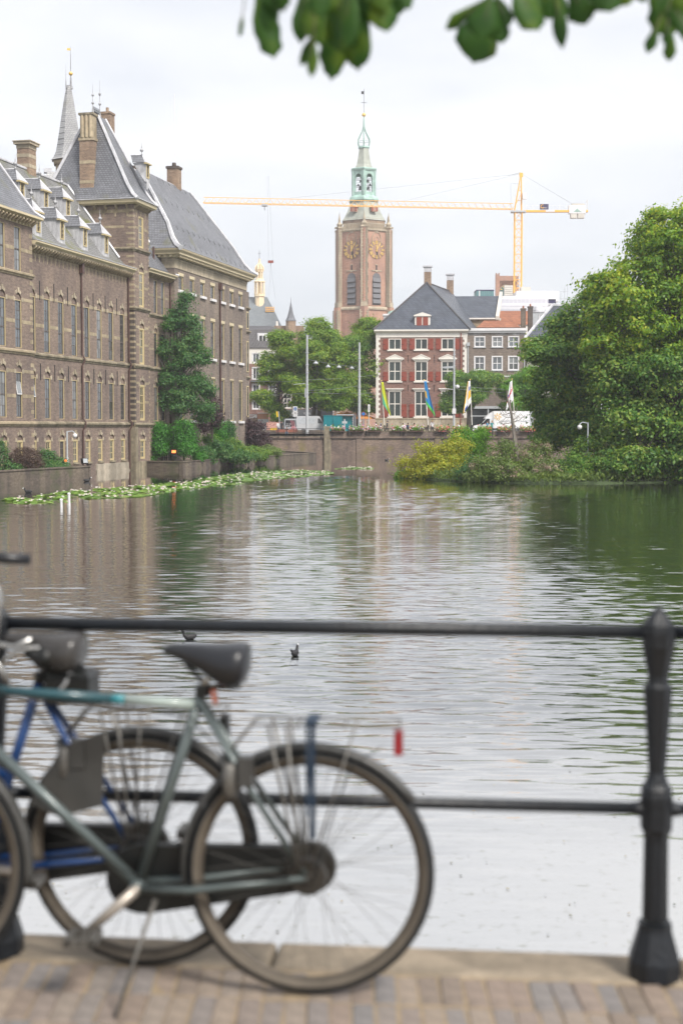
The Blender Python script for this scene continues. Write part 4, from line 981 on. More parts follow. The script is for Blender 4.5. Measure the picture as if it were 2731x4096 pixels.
def make_back_houses():
    # slate back wing of the shuttered house
    P = thing('back_house', 'yellow brick back house with blue-black tiled roof behind the grey house', 'house', (19, 226, 0), R(-4))
    b = MB(); b.box(-3, 5.3, 0, 10, 3, 21.3); b.box(5.3, 5.6, -.2, 10, 3, 21.6); b.build('wall', MATS['brick_yellow'], P)
    b = MB(); b.quad((-4, -.3, 21.2), (5.2, -.3, 21.2), (6.1, 6, 25.2), (-2.5, 6, 25.2)); b.quad((-2.5, 6, 25.2), (6.1, 6, 25.2), (6.1, 12, 21.2), (-2.5, 12, 21.2)); b.build('roof', MATS['pantile_blue'], P)
    b = MB(); b.box(-4, 5.2, -.42, -.3, 21.0, 21.22); b.build('gutter', MATS['white_paint'], P)
    b = MB(); b.add([(5.25, -.35, 20.9), (5.8, -.35, 20.9), (6.6, 6, 25.5), (6.1, 6, 25.5), (5.25, -.35, 21.5), (5.8, -.35, 21.5), (6.6, 6, 25.9), (6.1, 6, 25.9)], [(0, 1, 5, 4), (1, 2, 6, 5), (2, 3, 7, 6), (3, 0, 4, 7), (4, 5, 6, 7)]); b.box(5.85, 6.1, -.1, 10, 3, 21.2); b.build('gable_coping', MATS['concrete'], P)
    # orange roof behind with two brick chimney stacks
    P = thing('orange_roof_house', 'house with wide orange pantile roof below the building site', 'house', (28, 236, 0), 0)
    b = MB(); b.box(-2.3, 4.5, 0, 8, 3, 21); b.build('wall', MATS['white_paint'], P)
    b = MB(); b.quad((-2.4, -.2, 20.9), (4.6, -.2, 20.9), (4.6, 4, 23.5), (-2.0, 4, 23.5)); b.quad((-2.0, 4, 23.5), (4.6, 4, 23.5), (4.6, 8, 21), (-2.0, 8, 21)); b.build('roof', MATS['pantile_orange'], P)
    for x, z, lb, mt in ((28.5, 22.8, 'mossy grey-brown brick chimney stack left of its pair', 'garden_brick'), (29.6, 23.1, 'dark brown brick chimney stack right of its pair', 'brick_dark')):
        P = thing('chimney_stack', lb, 'chimney', (x, 224.8, 3.15), 0, 'paired chimney stacks')
        b = MB(); b.box(-.36, .36, -.3, .3, 0, z-3.55); b.box(-.43, .43, -.37, .37, z-3.55, z-3.3); b.build('stack', MATS[mt], P)
        b = MB(); b.lathe([(.16, 0), (.12, .4)], 8, (0, 0, z-3.3)); b.build('chimney_pot', MATS['pantile_orange'], P)
    # yellow painted house at the right with hipped blue roof
    P = thing('yellow_house', 'pale yellow house with blue-black hipped roof half hidden by the island trees', 'house', house_xf(22.1), HRZ)
    b = MB(); wall_band(b, 0, 11, 3, 17.0, [(2.5, 1.5, 12.2, 14.6, .5)]); b.quad((0, 10, 3), (0, 0, 3), (0, 0, 17), (0, 10, 17)); b.build('wall', pmat('render_grey', (.27, .265, .225), .8, .1), P)
    window(P, 2.5, 12.2, 1.5, 2.4, 2, 3, frame='cream_light', sash='sash_dark')
    b = MB(); b.box(-.05, 11, -.12, .02, 15.6, 16.7); b.box(-.1, 11, -.45, .05, 16.7, 17.0); b.box(0, .25, -.1, .1, 3, 8); b.build('cornice', MATS['cream_light'], P)
    b = MB(); rg = b.hip(-.3, 11.4, -.5, 12, [(0, 0, 17.05), (4.4, 5.0, 22.3)]); b.build('roof', MATS['pantile_blue'], P)
    b = MB(); b.tube([rg[0][0], rg[1][0]], .22, 5); b.tube([rg[1][0], rg[1][1]], .22, 5); b.build('ridge_lead', MATS['lead'], P)
    P = thing('round_dormer_house', 'grey roof turret with domed lead top and small white window', 'house', (31.6, 230, 0), 0)
    b = MB(); b.box(-.9, 1.2, 0, 3, 3, 22.6); b.build('wall', MATS['steel_grey'], P)
    b = MB(); b.lathe([(1.15, 0), (1.1, .3), (.85, .75), (.4, 1.0), (.05, 1.1)], 12, (.1, 1.2, 22.6)); b.box(-1.05, 1.35, -.1, 3, 22.45, 22.6); b.build('roof', MATS['lead'], P, smooth=False)
    window(P, .55, 20.9, .9, 1.3, 2, 2, y=-.08, frame='white_cool', sash='white_cool', bar=.06)
make_back_houses()

# ------------------------------------------------------------------ buildings left of the street trees
def make_apartments():
    P = thing('apartment_house', 'brown brick apartment house with white windows, balconies and dark tiled mansard', 'building', (-19.5, 225, 0), 0)
    X = 10.0; wx = [2.0, 6.05, 8.6]
    w = MB()
    for z0, z1, zb, zt in ((3, 8.5, 6.8, 8.3), (8.5, 11.2, 8.9, 10.9), (11.2, 14.0, 11.5, 13.5)): wall_band(w, 0, X, z0, z1, [(x, 1.3, zb, zt, 0) for x in wx])
    w.quad((X, 0, 3), (X, 9, 3), (X, 9, 16.5), (X, 0, 16.5)); w.build('wall', MATS['brick_red'], P)
    w = MB(); wall_band(w, 0, X, 14.0, 16.5, [(x, 1.3, 14.1, 15.75, 0) for x in wx]); w.build('upper_wall', MATS['white_paint'], P)
    for x in wx:
        for zb, h in ((6.8, 1.5), (8.9, 2.0), (11.5, 2.0), (14.1, 1.65)): window(P, x, zb, 1.3, h, 2, 1, ft=.13, y=-.02, depth=.16, frame='white_cool', sash='white_cool', bar=.09)
        for zb in (8.75, 11.35):
            b = MB(); b.box(-.8, .8, -.7, 0, -.2, 0); b.tube([(-.8, -.7, .95), (.8, -.7, .95)], .03, 4)
            for i in range(11): b.tube([(-.8+i*.16, -.7, 0), (-.8+i*.16, -.7, .95)], .014, 4)
            b.build('balcony', MATS['shop_grey'], P, (x, 0, zb))
    b = MB(); b.hip(-.2, X+.2, -.2, 10, [(0, 0, 16.5), (.3, .9, 19.4), (2, 4, 20.2)]); b.build('roof', MATS['pantile_dark'], P)
    d = MB(); d.box(-.85, .85, -.1, 2, 16.9, 18.85, 1); d.box(-.66, .66, -.16, -.1, 17.0, 18.75, 0); d.box(-.5, -.06, -.17, -.15, 17.2, 18.4, 2); d.box(.06, .5, -.17, -.15, 17.2, 18.4, 2); d.build('dormer', [MATS['white_cool'], MATS['lead'], MATS['pane_glass']], P, (7.1, .3, 0))
    Q = thing('corner_shop', 'brown brick corner house with large white sash windows over a grey shop fascia', 'building', (-9.4, 225, 0), 0)
    X = 8.0; w = MB(); wall_band(w, 0, X, 6.8, 12.5, [(x, 1.5, 6.95, 9.4, 0) for x in (.85, 2.85, 4.85, 6.85)]); w.quad((X, 0, 3), (X, 8, 3), (X, 8, 12.5), (X, 0, 12.5)); w.quad((0, 0, 12.5), (X, 0, 12.5), (X, 6, 15), (0, 6, 15)); w.build('wall', MATS['brick_red'], Q)
    for x in (.85, 2.85, 4.85, 6.85): window(Q, x, 6.95, 1.5, 2.45, 2, 3, ft=.13, y=-.02, frame='white_paint', sash='white_paint', bar=.09)
    s = MB(); s.box(-.1, X, -.12, 0, 5.75, 6.8, 0); s.box(0, .3, -.06, 0, 3, 5.75, 0); s.box(3.8, 4.2, -.06, 0, 3, 5.75, 0); s.box(.3, 3.8, -.01, .02, 3, 5.75, 1); s.box(4.2, X, -.01, .02, 3, 5.75, 1); s.build('shopfront', [MATS['shop_grey'], MATS['dark_glass']], Q)
    text('ABC', .55, MATS['white_sign'], Q, (1.5, -.135, 6.02), 'lettering'); text('VAN', .55, MATS['white_sign'], Q, (3.4, -.135, 6.02), 'lettering')
    # small conical turret and its brick house
    P = thing('turret_house', 'brick house with small octagonal turret and pointed slate cap', 'building', (-10.6, 300, 0), 0)
    b = MB(); b.lathe([(1.12, 3), (1.12, 26.3)], 8, (0, 0, 0), 0, R(22.5)); b.box(-3.6, 2.6, 1.2, 9, 3, 25.4); b.build('wall', MATS['brick_chimney'], P)
    b = MB(); b.lathe([(1.25, 26.3), (.9, 26.9), (.55, 27.9), (.25, 29.2), (.06, 30.2), (.02, 31.4)], 8, (0, 0, 0), 0, R(22.5)); b.build('turret_roof', MATS['slate_grey'], P)
    b = MB(); b.lathe([(.25, 0), (.2, 1.0)], 8, (-3.0, 2, 25.4)); b.build('chimney_pot', MATS['white_paint'], P)
def text(s, size, mat, parent, loc, name='lettering', rot=(R(90), 0, 0), ext=.004, align='LEFT'):
    cu = bpy.data.curves.new(name, 'FONT'); cu.body = s; cu.size = size; cu.extrude = ext; cu.align_x = align; cu.resolution_u = 2
    ob = bpy.data.objects.new(name+'_tmp', cu); col.objects.link(ob); bpy.context.view_layer.update()
    me = bpy.data.meshes.new_from_object(ob.evaluated_get(bpy.context.evaluated_depsgraph_get()))
    bpy.data.objects.remove(ob); me.materials.clear(); me.materials.append(mat)
    o = place(name, me, parent, loc); o.rotation_euler = rot; return o
make_apartments()

def make_far_church():
    Y = 420; P = thing('far_church', 'large grey slate church roof with cream wooden lantern spire under repair', 'church', (-24.5, Y, 0), 0)
    b = MB(); b.box(-16, 6.5, 0, 26, 3, 33.5); b.build('wall', MATS['brick_church'], P)
    b = MB(); b.hip(-16.5, 7.1, -.5, 24, [(0, 0, 33.2), (3.2, 8.0, 40.0), (5.0, 11.8, 43.3)]); b.build('roof', MATS['slate_blue'], P)
    c = pmat('cream_wood', (.80, .66, .45), .6, .08, 1.0)
    s = MB(); yy = 9.0
    s.lathe([(1.5, 36.5), (1.35, 43.0), (1.62, 43.2), (1.62, 44.0)], 8, (0, yy, 0))
    for k in range(8):
        a = 2*math.pi*(k+.5)/8; s.tube([(1.4*math.cos(a), yy+1.4*math.sin(a), 44), (1.35*math.cos(a), yy+1.35*math.sin(a), 47.6)], .26, 5)
        s.tube([(.95*math.cos(a), yy+.95*math.sin(a), 48.4), (.9*math.cos(a), yy+.9*math.sin(a), 50.6)], .2, 5)
    s.lathe([(1.7, 47.4), (1.75, 47.7), (1.3, 48.0), (1.2, 48.5)], 8, (0, yy, 0)); s.lathe([(.5, 44), (.5, 50.6)], 6, (0, yy, 0))
    for k in range(8):
        a = 2*math.pi*(k+.5)/8; s.tube([(r_*math.cos(a), yy+r_*math.sin(a), z) for r_, z in ((1.05, 50.6), (1.35, 51.2), (1.25, 51.9), (.7, 52.6), (.22, 53.2), (.12, 54.4))], .17, 5)
    s.lathe([(1.15, 50.5), (1.15, 50.8)], 8, (0, yy, 0)); s.lathe([(.9, 50.8), (1.1, 51.3), (.9, 52), (.3, 52.8), (.1, 53.4)], 8, (0, yy, 0))
    s.build('lantern', c, P)
    f = MB(); f.tube([(0, yy, 54), (0, yy, 57)], .05, 5); f.tube([(-.5, yy, 56), (.5, yy, 56)], .05, 5); f.build('cross', MATS['iron'], P)
    f = MB()
    for i in range(3): f.box(2.0, 4.6, 5.0, 5.2, 38.4+i*.5, 38.6+i*.5)
    for i in range(5): f.box(2.0+i*.6, 2.15+i*.6, 5.2, 5.3, 38.2, 39.9)
    f.build('work_platform', MATS['crane_yellow'], P)
    # load hanging from the crane over the church
    Q = thing('crane_hook', 'crane hook block with red stripes hanging on ropes above the church roof', 'crane hook', (-19.7, 400, 44), 0)
    h = MB(); z = at(1072, 1047, 400).z-44; h.box(-.75, .75, -.3, .3, z-.35, z+.35); h.build('hook_block', MATS['red_paint'], Q)
    r_ = MB()
    for x in (-.6, .6): r_.tube([(x, 0, z), (x*.3-.2, -10, z+22)], .03, 4)
    r_.tube([(0, 0, z-.4), (0, 0, z-1.3)], .12, 5); r_.tube([(0, 0, z-1.3), (-.8, 3, -4)], .03, 4); r_.tube([(0, 0, z-1.3), (1.2, 3, -4)], .03, 4); r_.build('rope', MATS['steel_grey'], Q)
make_far_church()

# ------------------------------------------------------------------ hexagonal church tower with clocks
def make_church_tower():
    P = thing('church_tower', 'tall hexagonal brick church tower with gilt clock faces and green copper lantern', 'tower', (6.15, 397, 0), 0)
    r = 7.75; ap = r*math.cos(R(30))
    def hexa(mb, prof, m=0): mb.lathe(prof, 6, (0, 0, 0), m, R(-90))
    b = MB(); hexa(b, [(r+.55, 2), (r+.55, 36.3), (r, 37.0), (r, 57.6)]); b.build('wall', MATS['brick_church'], P)
    c = MB(); hexa(c, [(r+.9, 36.1), (r+.95, 36.5), (r+.5, 37.0)]); hexa(c, [(r+.1, 57.3), (r+.45, 57.6), (r+.45, 57.9), (r, 58.0)])
    c.build('string_course', MATS['sandstone_pale'], P)
    # corner ribs with stone blocks
    rb = MB(); qs = MB()
    for k in range(6):
        a = R(-90+60*k); cx, cy = r*math.cos(a), r*math.sin(a)
        rb.lathe([(.85, 2), (.85, 58.4)], 6, (cx, cy, 0), 0, a); rb.lathe([(1.25, 2), (1.25, 36.8)], 6, (cx*1.06, cy*1.06, 0), 0, a)
        if k in (0, 1, 5):
            M = Matrix.Translation((cx, cy, 0)) @ Matrix.Rotation(a+R(90), 4, 'Z')
            t = MB(); z = 37.4; i = 0
            while z < 58:
                l = .22 if i % 2 else .42
                t.box(-.98, -.98+l+.25, -.80, -.5, z, z+.34); t.box(.98-l-.25, .98, -.80, -.5, z, z+.34); t.box(-.98, -.78, -.6, .3, z, z+.34); t.box(.78, .98, -.6, .3, z, z+.34); z += .46; i += 1
            t.box(-.95, .95, -.98, .2, 36.9, 38.2)
            z = 3
            while z < 36: t.box(-1.25, -.55 if i % 2 else -.85, -1.45, -.4, z, z+.34); t.box(.55 if i % 2 else .85, 1.25, -1.45, -.4, z, z+.34); z += .46; i += 1
            t.tr(M); qs.add(t.v, t.f)
    rb.build('corner_rib', MATS['brick_church'], P); qs.build('corner_stone', MATS['sandstone_pale'], P)
    for k in range(6):
        a = R(-90+60*k); cx, cy = r*math.cos(a), r*math.sin(a)
        f = MB(); f.box(-.95, .95, -.95, .95, 0, .5); f.lathe([(.5, .5), (.75, .9), (.8, 1.2), (.5, 1.5), (.28, 2.0), (.36, 2.2), (.12, 3.6), (.04, 4.4)], 8); f.build('pinnacle', MATS['sandstone_pale'], P, (cx, cy, 58.3), a)
    bal = MB()
    for k in range(6):
        a0, a1 = R(-90+60*k), R(-30+60*k); p0 = Vector((r*math.cos(a0), r*math.sin(a0), 0)); p1 = Vector((r*math.cos(a1), r*math.sin(a1), 0))
        for z, rr in ((58.1, .14), (59.45, .16)): bal.tube([p0+Vector((0, 0, z)), p1+Vector((0, 0, z))], rr, 4)
        for i in range(1, 18):
            q = p0.lerp(p1, i/18); bal.box(q.x-.11, q.x+.11, q.y-.11, q.y+.11, 58.1, 59.4)
    bal.build('balustrade', MATS['sandstone_pale'], P)
    hh = MB(); hh.lathe([(6.55, 57.8), (6.55, 61.0)], 6, (0, 0, 0), 0, R(-90)); hh.build('drum', MATS['brick_chimney'], P)
    rf = MB(); rf.lathe([(6.8, 60.6), (6.3, 61.3), (5.2, 63.2), (3.9, 66.2)], 6, (0, 0, 0), 0, R(-90)); gr = pmat('slate_green', (.36, .38, .33), .6, .15, .8, stain=.2); rf.build('tower_roof', gr, P)
    lw = MB(); lw.lathe([(4.3, 66.0), (4.6, 66.4), (4.4, 67.0), (3.7, 67.6), (3.4, 67.9)], 6, (0, 0, 0), 0, R(-90))
    lw.lathe([(3.7, 74.3), (4.0, 74.7), (4.0, 75.0), (2.9, 75.3)], 6, (0, 0, 0), 0, R(-90))
    lw.lathe([(1.5, 80.6), (1.75, 80.9), (1.6, 81.3)], 6, (0, 0, 0), 0, R(-90)); lw.build('copper_cornice', MATS['copper_green'], P)
    co = MB()
    for k in range(6):
        a0, a1 = R(-90+60*k), R(-30+60*k); rr = 3.35; p0 = Vector((rr*math.cos(a0), rr*math.sin(a0), 0)); p1 = Vector((rr*math.cos(a1), rr*math.sin(a1), 0))
        co.lathe([(.42, 67.5), (.42, 74.5)], 6, (p0.x, p0.y, 0))
        M = Matrix.Translation((p0+p1)/2) @ Matrix.Rotation(math.atan2(p1.y-p0.y, p1.x-p0.x), 4, 'Z')
        t = MB(); wd = (p1-p0).length/2; ow = .92
        t.box(-wd, -ow, -.15, .15, 67.5, 74.4); t.box(ow, wd, -.15, .15, 67.5, 74.4); t.box(-ow, ow, -.15, .15, 67.5, 68.6)
        pts = [(-ow*math.cos(math.pi*i/8), 72.6+ow*math.sin(math.pi*i/8)) for i in range(9)]
        for p, q in zip(pts, pts[1:]): t.ybox([p, q, (q[0], 74.4), (p[0], 74.4)], -.15, .15)
        t.box(-ow, ow, -.04, .04, 72.5, 72.6); t.box(-ow, ow, -.04, .04, 71.0, 71.08)
        t.tr(M); co.add(t.v, t.f)
    co.build('lantern', MATS['copper_green'], P)
    be = MB()
    for (x, y, z, s_) in ((-1.0, -1.2, 69.3, 1.0), (1.2, -1.2, 69.2, 1.0), (1.1, -1.2, 71.2, .9), (-.9, -1.1, 71.3, .7), (-1.5, -.6, 70.4, .6), (.3, .8, 70, 1.1), (1.7, -.4, 70.6, .6)):
        be.lathe([(.55*s_, 0), (.42*s_, .3*s_), (.33*s_, .8*s_), (.15*s_, 1.0*s_)], 8, (x, y, z))
    for z in (70.4, 72.3): be.tube([(-2.8, -1.1, z), (2.8, -1.1, z)], .08, 4); be.tube([(-2.4, .9, z), (2.4, .9, z)], .08, 4)
    be.tube([(-1.6, -1.1, 68.2), (-.4, -1.1, 72.4)], .07, 4); be.tube([(1.8, -1.1, 68.2), (.7, -1.1, 72.4)], .07, 4); be.build('carillon_bell', MATS['iron'], P)
    cn = MB(); cn.lathe([(2.75, 75.2), (2.25, 76.3), (1.85, 78.2), (1.45, 80.8)], 6, (0, 0, 0), 0, R(-90)); cn.build('upper_roof', gr, P)
    on = MB()
    for k in range(6):
        a = R(-90+60*k); on.tube([(q*math.cos(a), q*math.sin(a), z) for q, z in ((1.5, 81.2), (1.85, 82.4), (1.75, 83.2), (1.1, 84.4), (.45, 85.6), (.25, 86.4))], .16, 5)
    on.tube([(0, 0, 81), (0, 0, 86)], .16, 6); on.tube([(1.75*math.cos(R(60*k-90)), 1.75*math.sin(R(60*k-90)), 82.6) for k in range(6)], .07, 4, closed=True)
    on.lathe([(.32, 85.8), (.22, 88), (.13, 89.5)], 6); on.build('onion_frame', MATS['copper_green'], P)
    g_ = MB(); g_.ball((0, 0, 89.9), .55); g_.build('gilt_ball', MATS['gold'], P, smooth=True)
    v = MB(); v.tube([(0, 0, 90.3), (0, 0, 97)], .05, 5); v.tube([(-.8, 0, 93.2), (.8, 0, 93.2)], .06, 5); v.box(-.7, .0, -.03, .03, 95.5, 96.3); v.build('weather_vane', MATS['iron'], P)
    # openings, louvres and clocks on the two faces in view
    for k, sg in ((5, -1), (0, 1)):
        am = R(-90+60*k+30); F = place('tower_face', None, P, (ap*math.cos(am), ap*math.sin(am), 0), am+R(90))
        t = MB()
        for zc, hh_, ww in ((37.4, 6.3, 1.35),):
            t.ybox([(-ww, zc), (ww, zc), (ww, zc+hh_)]+[(ww*math.cos(math.pi*i/8), zc+hh_+1.5*ww*math.sin(math.pi*i/8)) for i in range(1, 8)]+[(-ww, zc+hh_)], -.06, -.01, 0)
        t.build('louvre_recess', MATS['brick_dark'], F)
        lo = MB()
        for i in range(5):
            z = 37.9+i*1.45; lo.add([(-1.25, -.45, z), (1.25, -.45, z), (1.25, -.08, z+1.25), (-1.25, -.08, z+1.25), (-1.25, -.40, z-.1), (1.25, -.40, z-.1)], [(0, 1, 2, 3), (0, 4, 5, 1)], 0)
        lo.ybox([(1.25*math.cos(math.pi*i/8), 44.9+1.2*math.sin(math.pi*i/8)) for i in range(9)], -.14, -.07, 0)
        lo.build('louvre', MATS['louvre_grey'], F)
        tr = MB(); s_ = tr
        def arcp(z0, ww, hh_, rr=.09):
            s_.tube([(-ww, -.1, z0-2.5), (-ww, -.1, z0)]+[(-ww*math.cos(math.pi*i/10), -.1, z0+hh_*math.sin(math.pi*i/10)**.8) for i in range(11)]+[(ww, -.1, z0-2.5)], rr, 4)
        arcp(55.0, 1.4, 2.2); arcp(55.0, .7, .9, .07); s_.box(-.3, .3, -.2, 0, 57.0, 57.4); s_.box(-1.6, 1.6, -.2, 0, 46.6, 46.85); s_.box(-.35, .35, -.25, 0, 46.4, 46.9); s_.box(-.35, .35, -.2, 0, 48.2, 48.4)
        arcp(33.2, 1.4, 2.6); s_.tube([(.75*math.cos(2*math.pi*i/10), -.12, 33.8+.75*math.sin(2*math.pi*i/10)) for i in range(10)], .08, 4, closed=True); s_.tube([(-.5, -.1, 30), (-.5, -.1, 32.8)], .07, 4); s_.tube([(.5, -.1, 30), (.5, -.1, 32.8)], .07, 4)
        for z in (54.5, 51.2, 48.0, 44.7, 41.4, 38.2): s_.box(-sg*2.7-.28, -sg*2.7+.28, -.08, .02, z+.75, z+.86); s_.box(-sg*2.7-.28, -sg*2.7+.28, -.08, .02, z-.78, z-.67)
        tr.build('stone_tracery', MATS['sandstone_pale'], F)
        sl = MB()
        for z in (54.5, 51.2, 48.0, 44.7, 41.4, 38.2): sl.box(-sg*2.7-.09, -sg*2.7+.09, -.05, .02, z-.66, z+.74)
        sl.box(-.2, .2, -.06, .02, 46.9, 48.2); sl.box(-.02, .45, -.06, .02, 50.2, 52.0); sl.build('slit_window', MATS['iron'], F)
        # clock: separate gilt numerals and hands round an open centre
        K = place('clock', None, P, (ap*math.cos(am)-.0, ap*math.sin(am), 52.4), am+R(90))
        ROM = ['XII', 'I', 'II', 'III', 'IIII', 'V', 'VI', 'VII', 'VIII', 'IX', 'X', 'XI']
        for i, s in enumerate(ROM):
            t = MB(); wch = {'I': .17, 'V': .34, 'X': .36}; tot = sum(wch[ch] for ch in s); x = -tot/2
            for ch in s:
                c_ = x+wch[ch]/2
                if ch == 'I': t.box(c_-.05, c_+.05, -.06, .0, -.42, .42)
                elif ch == 'V': t.ybox([(c_-.2, .42), (c_-.06, -.42), (c_+.06, -.42), (c_-.05, .42)], -.06, 0); t.ybox([(c_-.06, -.42), (c_+.02, -.42), (c_+.2, .42), (c_+.1, .42)], -.06, 0)
                else: t.ybox([(c_-.2, .42), (c_-.06, .42), (c_+.2, -.42), (c_+.06, -.42)][::-1], -.06, 0); t.ybox([(c_+.2, .42), (c_+.1, .42), (c_-.2, -.42), (c_-.1, -.42)], -.058, 0)
                x += wch[ch]
            t.box(-tot/2, tot/2, -.05, 0, .36, .44); t.box(-tot/2, tot/2, -.05, 0, -.44, -.36)
            a = R(90-30*i); o = t.build('numeral', MATS['gold'], K, (1.95*math.cos(a), -.12, 1.95*math.sin(a))); o.rotation_euler = (0, R(30*i), 0)
        rg_ = MB(); rg_.tube([(2.45*math.cos(2*math.pi*i/24), -.06, 2.45*math.sin(2*math.pi*i/24)) for i in range(24)], .05, 4, closed=True); rg_.build('ring', MATS['ochre_bar'], K)
        for nm, ang, ln, wd in (('hour_hand', 2, 1.35, .17), ('minute_hand', 33, 2.1, .12)):
            h = MB(); h.ybox([(-wd, -.5), (wd, -.5), (wd*.7, ln*.6), (wd*1.5, ln*.72), (0, ln), (-wd*1.5, ln*.72), (-wd*.7, ln*.6)], -.05, 0); o = h.build(nm, MATS['gold'], K, (0, -.2, 0)); o.rotation_euler = (0, R(ang), 0)
    rd = MB()
    for k, sg in ((5, -1), (0, 1)):
        am = R(-90+60*k+30)
        M = Matrix.Translation((4.9*math.cos(am), 4.9*math.sin(am), 62.8)) @ Matrix.Rotation(am+R(90), 4, 'Z')
        t = MB(); t.box(-.55, .55, -.9, .6, 0, 1.3, 1); t.ybox([(-.85, 1.3), (.85, 1.3), (0, 2.0)], -1.0, .8, 2); t.box(-.42, .42, -.93, -.88, .15, 1.2, 1); t.box(-.95, -.5, -.95, -.88, .1, 1.25, 0); t.box(.5, .95, -.95, -.88, .1, 1.25, 0); t.tr(M)
        b0 = len(rd.v); rd.v += t.v; rd.f += [tuple(b0+i for i in f) for f in t.f]; rd.m += t.m
    rd.build('dormer', [MATS['red_paint'], MATS['brick_church'], MATS['lead']], P)
make_church_tower()

# ------------------------------------------------------------------ tower crane
def truss(mb, p0, p1, w, h, n, r=.07, rd=.045, tri=False, m=0):
    p0, p1 = Vector(p0), Vector(p1); d = (p1-p0).normalized(); side = d.cross(Vector((0, 0, 1)))
    if side.length < .1: side = Vector((1, 0, 0)); up = Vector((0, 1, 0))
    else: side.normalize(); up = side.cross(d)
    cs = [side*w/2, -side*w/2, up*h] if tri else [side*w/2-up*h/2, -side*w/2-up*h/2, -side*w/2+up*h/2, side*w/2+up*h/2]
    for c in cs: mb.tube([p0+c, p1+c], r, 4, m)
    k = len(cs)
    for i in range(n):
        a, b = p0.lerp(p1, i/n), p0.lerp(p1, (i+1)/n); mid = (a+b)/2
        if tri:
            for j in (0, 1): mb.tube([a+cs[j], mid+cs[2], b+cs[j]], rd, 4, m)
            mb.tube([a+cs[0], b+cs[1]], rd, 4, m)
        else:
            for j in range(k): mb.tube([a+cs[j], b+cs[(j+1) % k]], rd, 4, m)
            for j in range(k): mb.tube([a+cs[j], a+cs[(j+1) % k]], rd, 4, m)
def make_crane():
    P = thing('tower_crane', 'yellow-orange lattice tower crane with long jib rising behind the houses', 'crane', (39.3, 320, 3.15), 0)
    zp = 52.0-3.15
    m = MB(); truss(m, (0, 0, 0), (0, 0, zp), 1.6, 1.6, 26, .12, .055); m.build('mast', MATS['crane_yellow'], P)
    c = MB()
    for y in (-.6, .6): c.tube([(-.9, y, zp), (.55, y*.3, zp+8.4)], .12, 4); c.tube([(.7, y, zp), (.6, y*.3, zp+8.4)], .12, 4)
    for z in (2.4, 4.6): c.tube([(-.9+1.45*z/8.4, 0, zp+z), (.7, 0, zp+z)], .07, 4)
    c.tube([(-.6, 0, zp+1.5), (.7, 0, zp+4)], .06, 4); c.tube([(-.2, 0, zp+4.2), (.65, 0, zp+6)], .06, 4); c.box(.2, .95, -.3, .3, zp+7.6, zp+8.5); c.build('tower_head', MATS['crane_yellow'], P)
    s = MB(); s.box(-1.6, 1.6, -1, 1, zp-.25, zp+.1); s.build('slewing_ring', MATS['steel_grey'], P)
    j = MB(); truss(j, (-1.2, 0, zp+.5), (-70, 0, zp+1.9), 1.5, 1.25, 44, .08, .04, True); j.build('jib', MATS['crane_yellow'], P)
    k = MB(); k.box(1.2, 15.4, -.6, .6, zp-.15, zp+.25, 0)
    for i in range(8):
        k.tube([(1.6+i*1.5, -.6, zp+.25), (1.6+i*1.5, -.6, zp+1.3)], .025, 4, 1)
    k.tube([(1.6, -.6, zp+1.3), (12.2, -.6, zp+1.3)], .025, 4, 1); k.box(6.0, 8.0, -.63, -.61, zp-.14, zp+.24, 1); k.build('counter_jib', [MATS['crane_yellow'], MATS['white_cool']], P)
    w = MB(); w.box(11.2, 14.9, -.75, .75, zp-.5, zp+1.3, 0); w.box(11.6, 13.0, -.7, .7, zp-1.5, zp-.5, 1); w.box(13.15, 14.6, -.7, .7, zp-1.5, zp-.5, 1); w.box(11.8, 14.6, -.6, .6, zp+1.3, zp+1.7, 1)
    w.tube([(15.3, 0, zp), (15.3, 0, zp+2.6)], .06, 4, 1); w.tube([(14.8, 0, zp+1.2), (15.3, 0, zp+2.6)], .04, 4, 1); w.build('counterweight', [MATS['white_cool'], MATS['concrete']], P)
    lg = MB(); lg.ybox([(12.0, zp-.2), (14.0, zp-.2), (13.3, zp+.25), (13.0, zp+.6), (12.6, zp+.2)], -.78, -.752); lg.build('green_emblem', MATS['copper_green'], P)
    sg = MB(); sg.box(4.7, 6.6, -.74, -.66, zp+.35, zp+1.55); sg.build('sign_panel', pmat('sign_navy', (.045, .04, .10), .5, .05), P)
    sg = MB(); sg.tube([(5.25+.38*math.cos(R(a)), -.77, zp+1.0+.36*math.sin(R(a))) for a in range(60, 331, 30)], .09, 4); sg.build('sign_emblem', MATS['crane_yellow'], P)
    text('abocc', .42, MATS['white_sign'], P, (5.3, -.755, zp+.62), 'lettering')
    cb = MB(); cb.box(.8, 1.6, -1.3, -.4, zp+2.6, zp+4.0); cb.build('cab_box', MATS['white_cool'], P)
    t = MB()
    for a, b in (((.55, 0, zp+8.3), (-26, 0, zp+2.2)), ((.55, 0, zp+8.3), (-52, 0, zp+2.8)), ((.6, 0, zp+8.3), (12.4, -.2, zp+1.4)), ((.6, 0, zp+8.3), (12.6, .4, zp+1.4))): t.tube([a, b], .035, 4)
    t.tube([(.5, 0, zp+8.6), (-2.3, 0, zp+7.9)], .07, 4); t.tube([(-1.7, 0, zp+.1), (-1.7, 0, zp+6.2), (.4, 0, zp+6.1)], .05, 4); t.build('tie_rope', MATS['steel_grey'], P)
    tr = MB(); tr.box(-57, -55.8, -.8, .8, zp+1.2, zp+1.6); tr.tube([(-56.4, 0, zp+1.2), (-56.4, 0, zp+.2)], .1, 4); tr.build('trolley', MATS['steel_grey'], P)
make_crane()

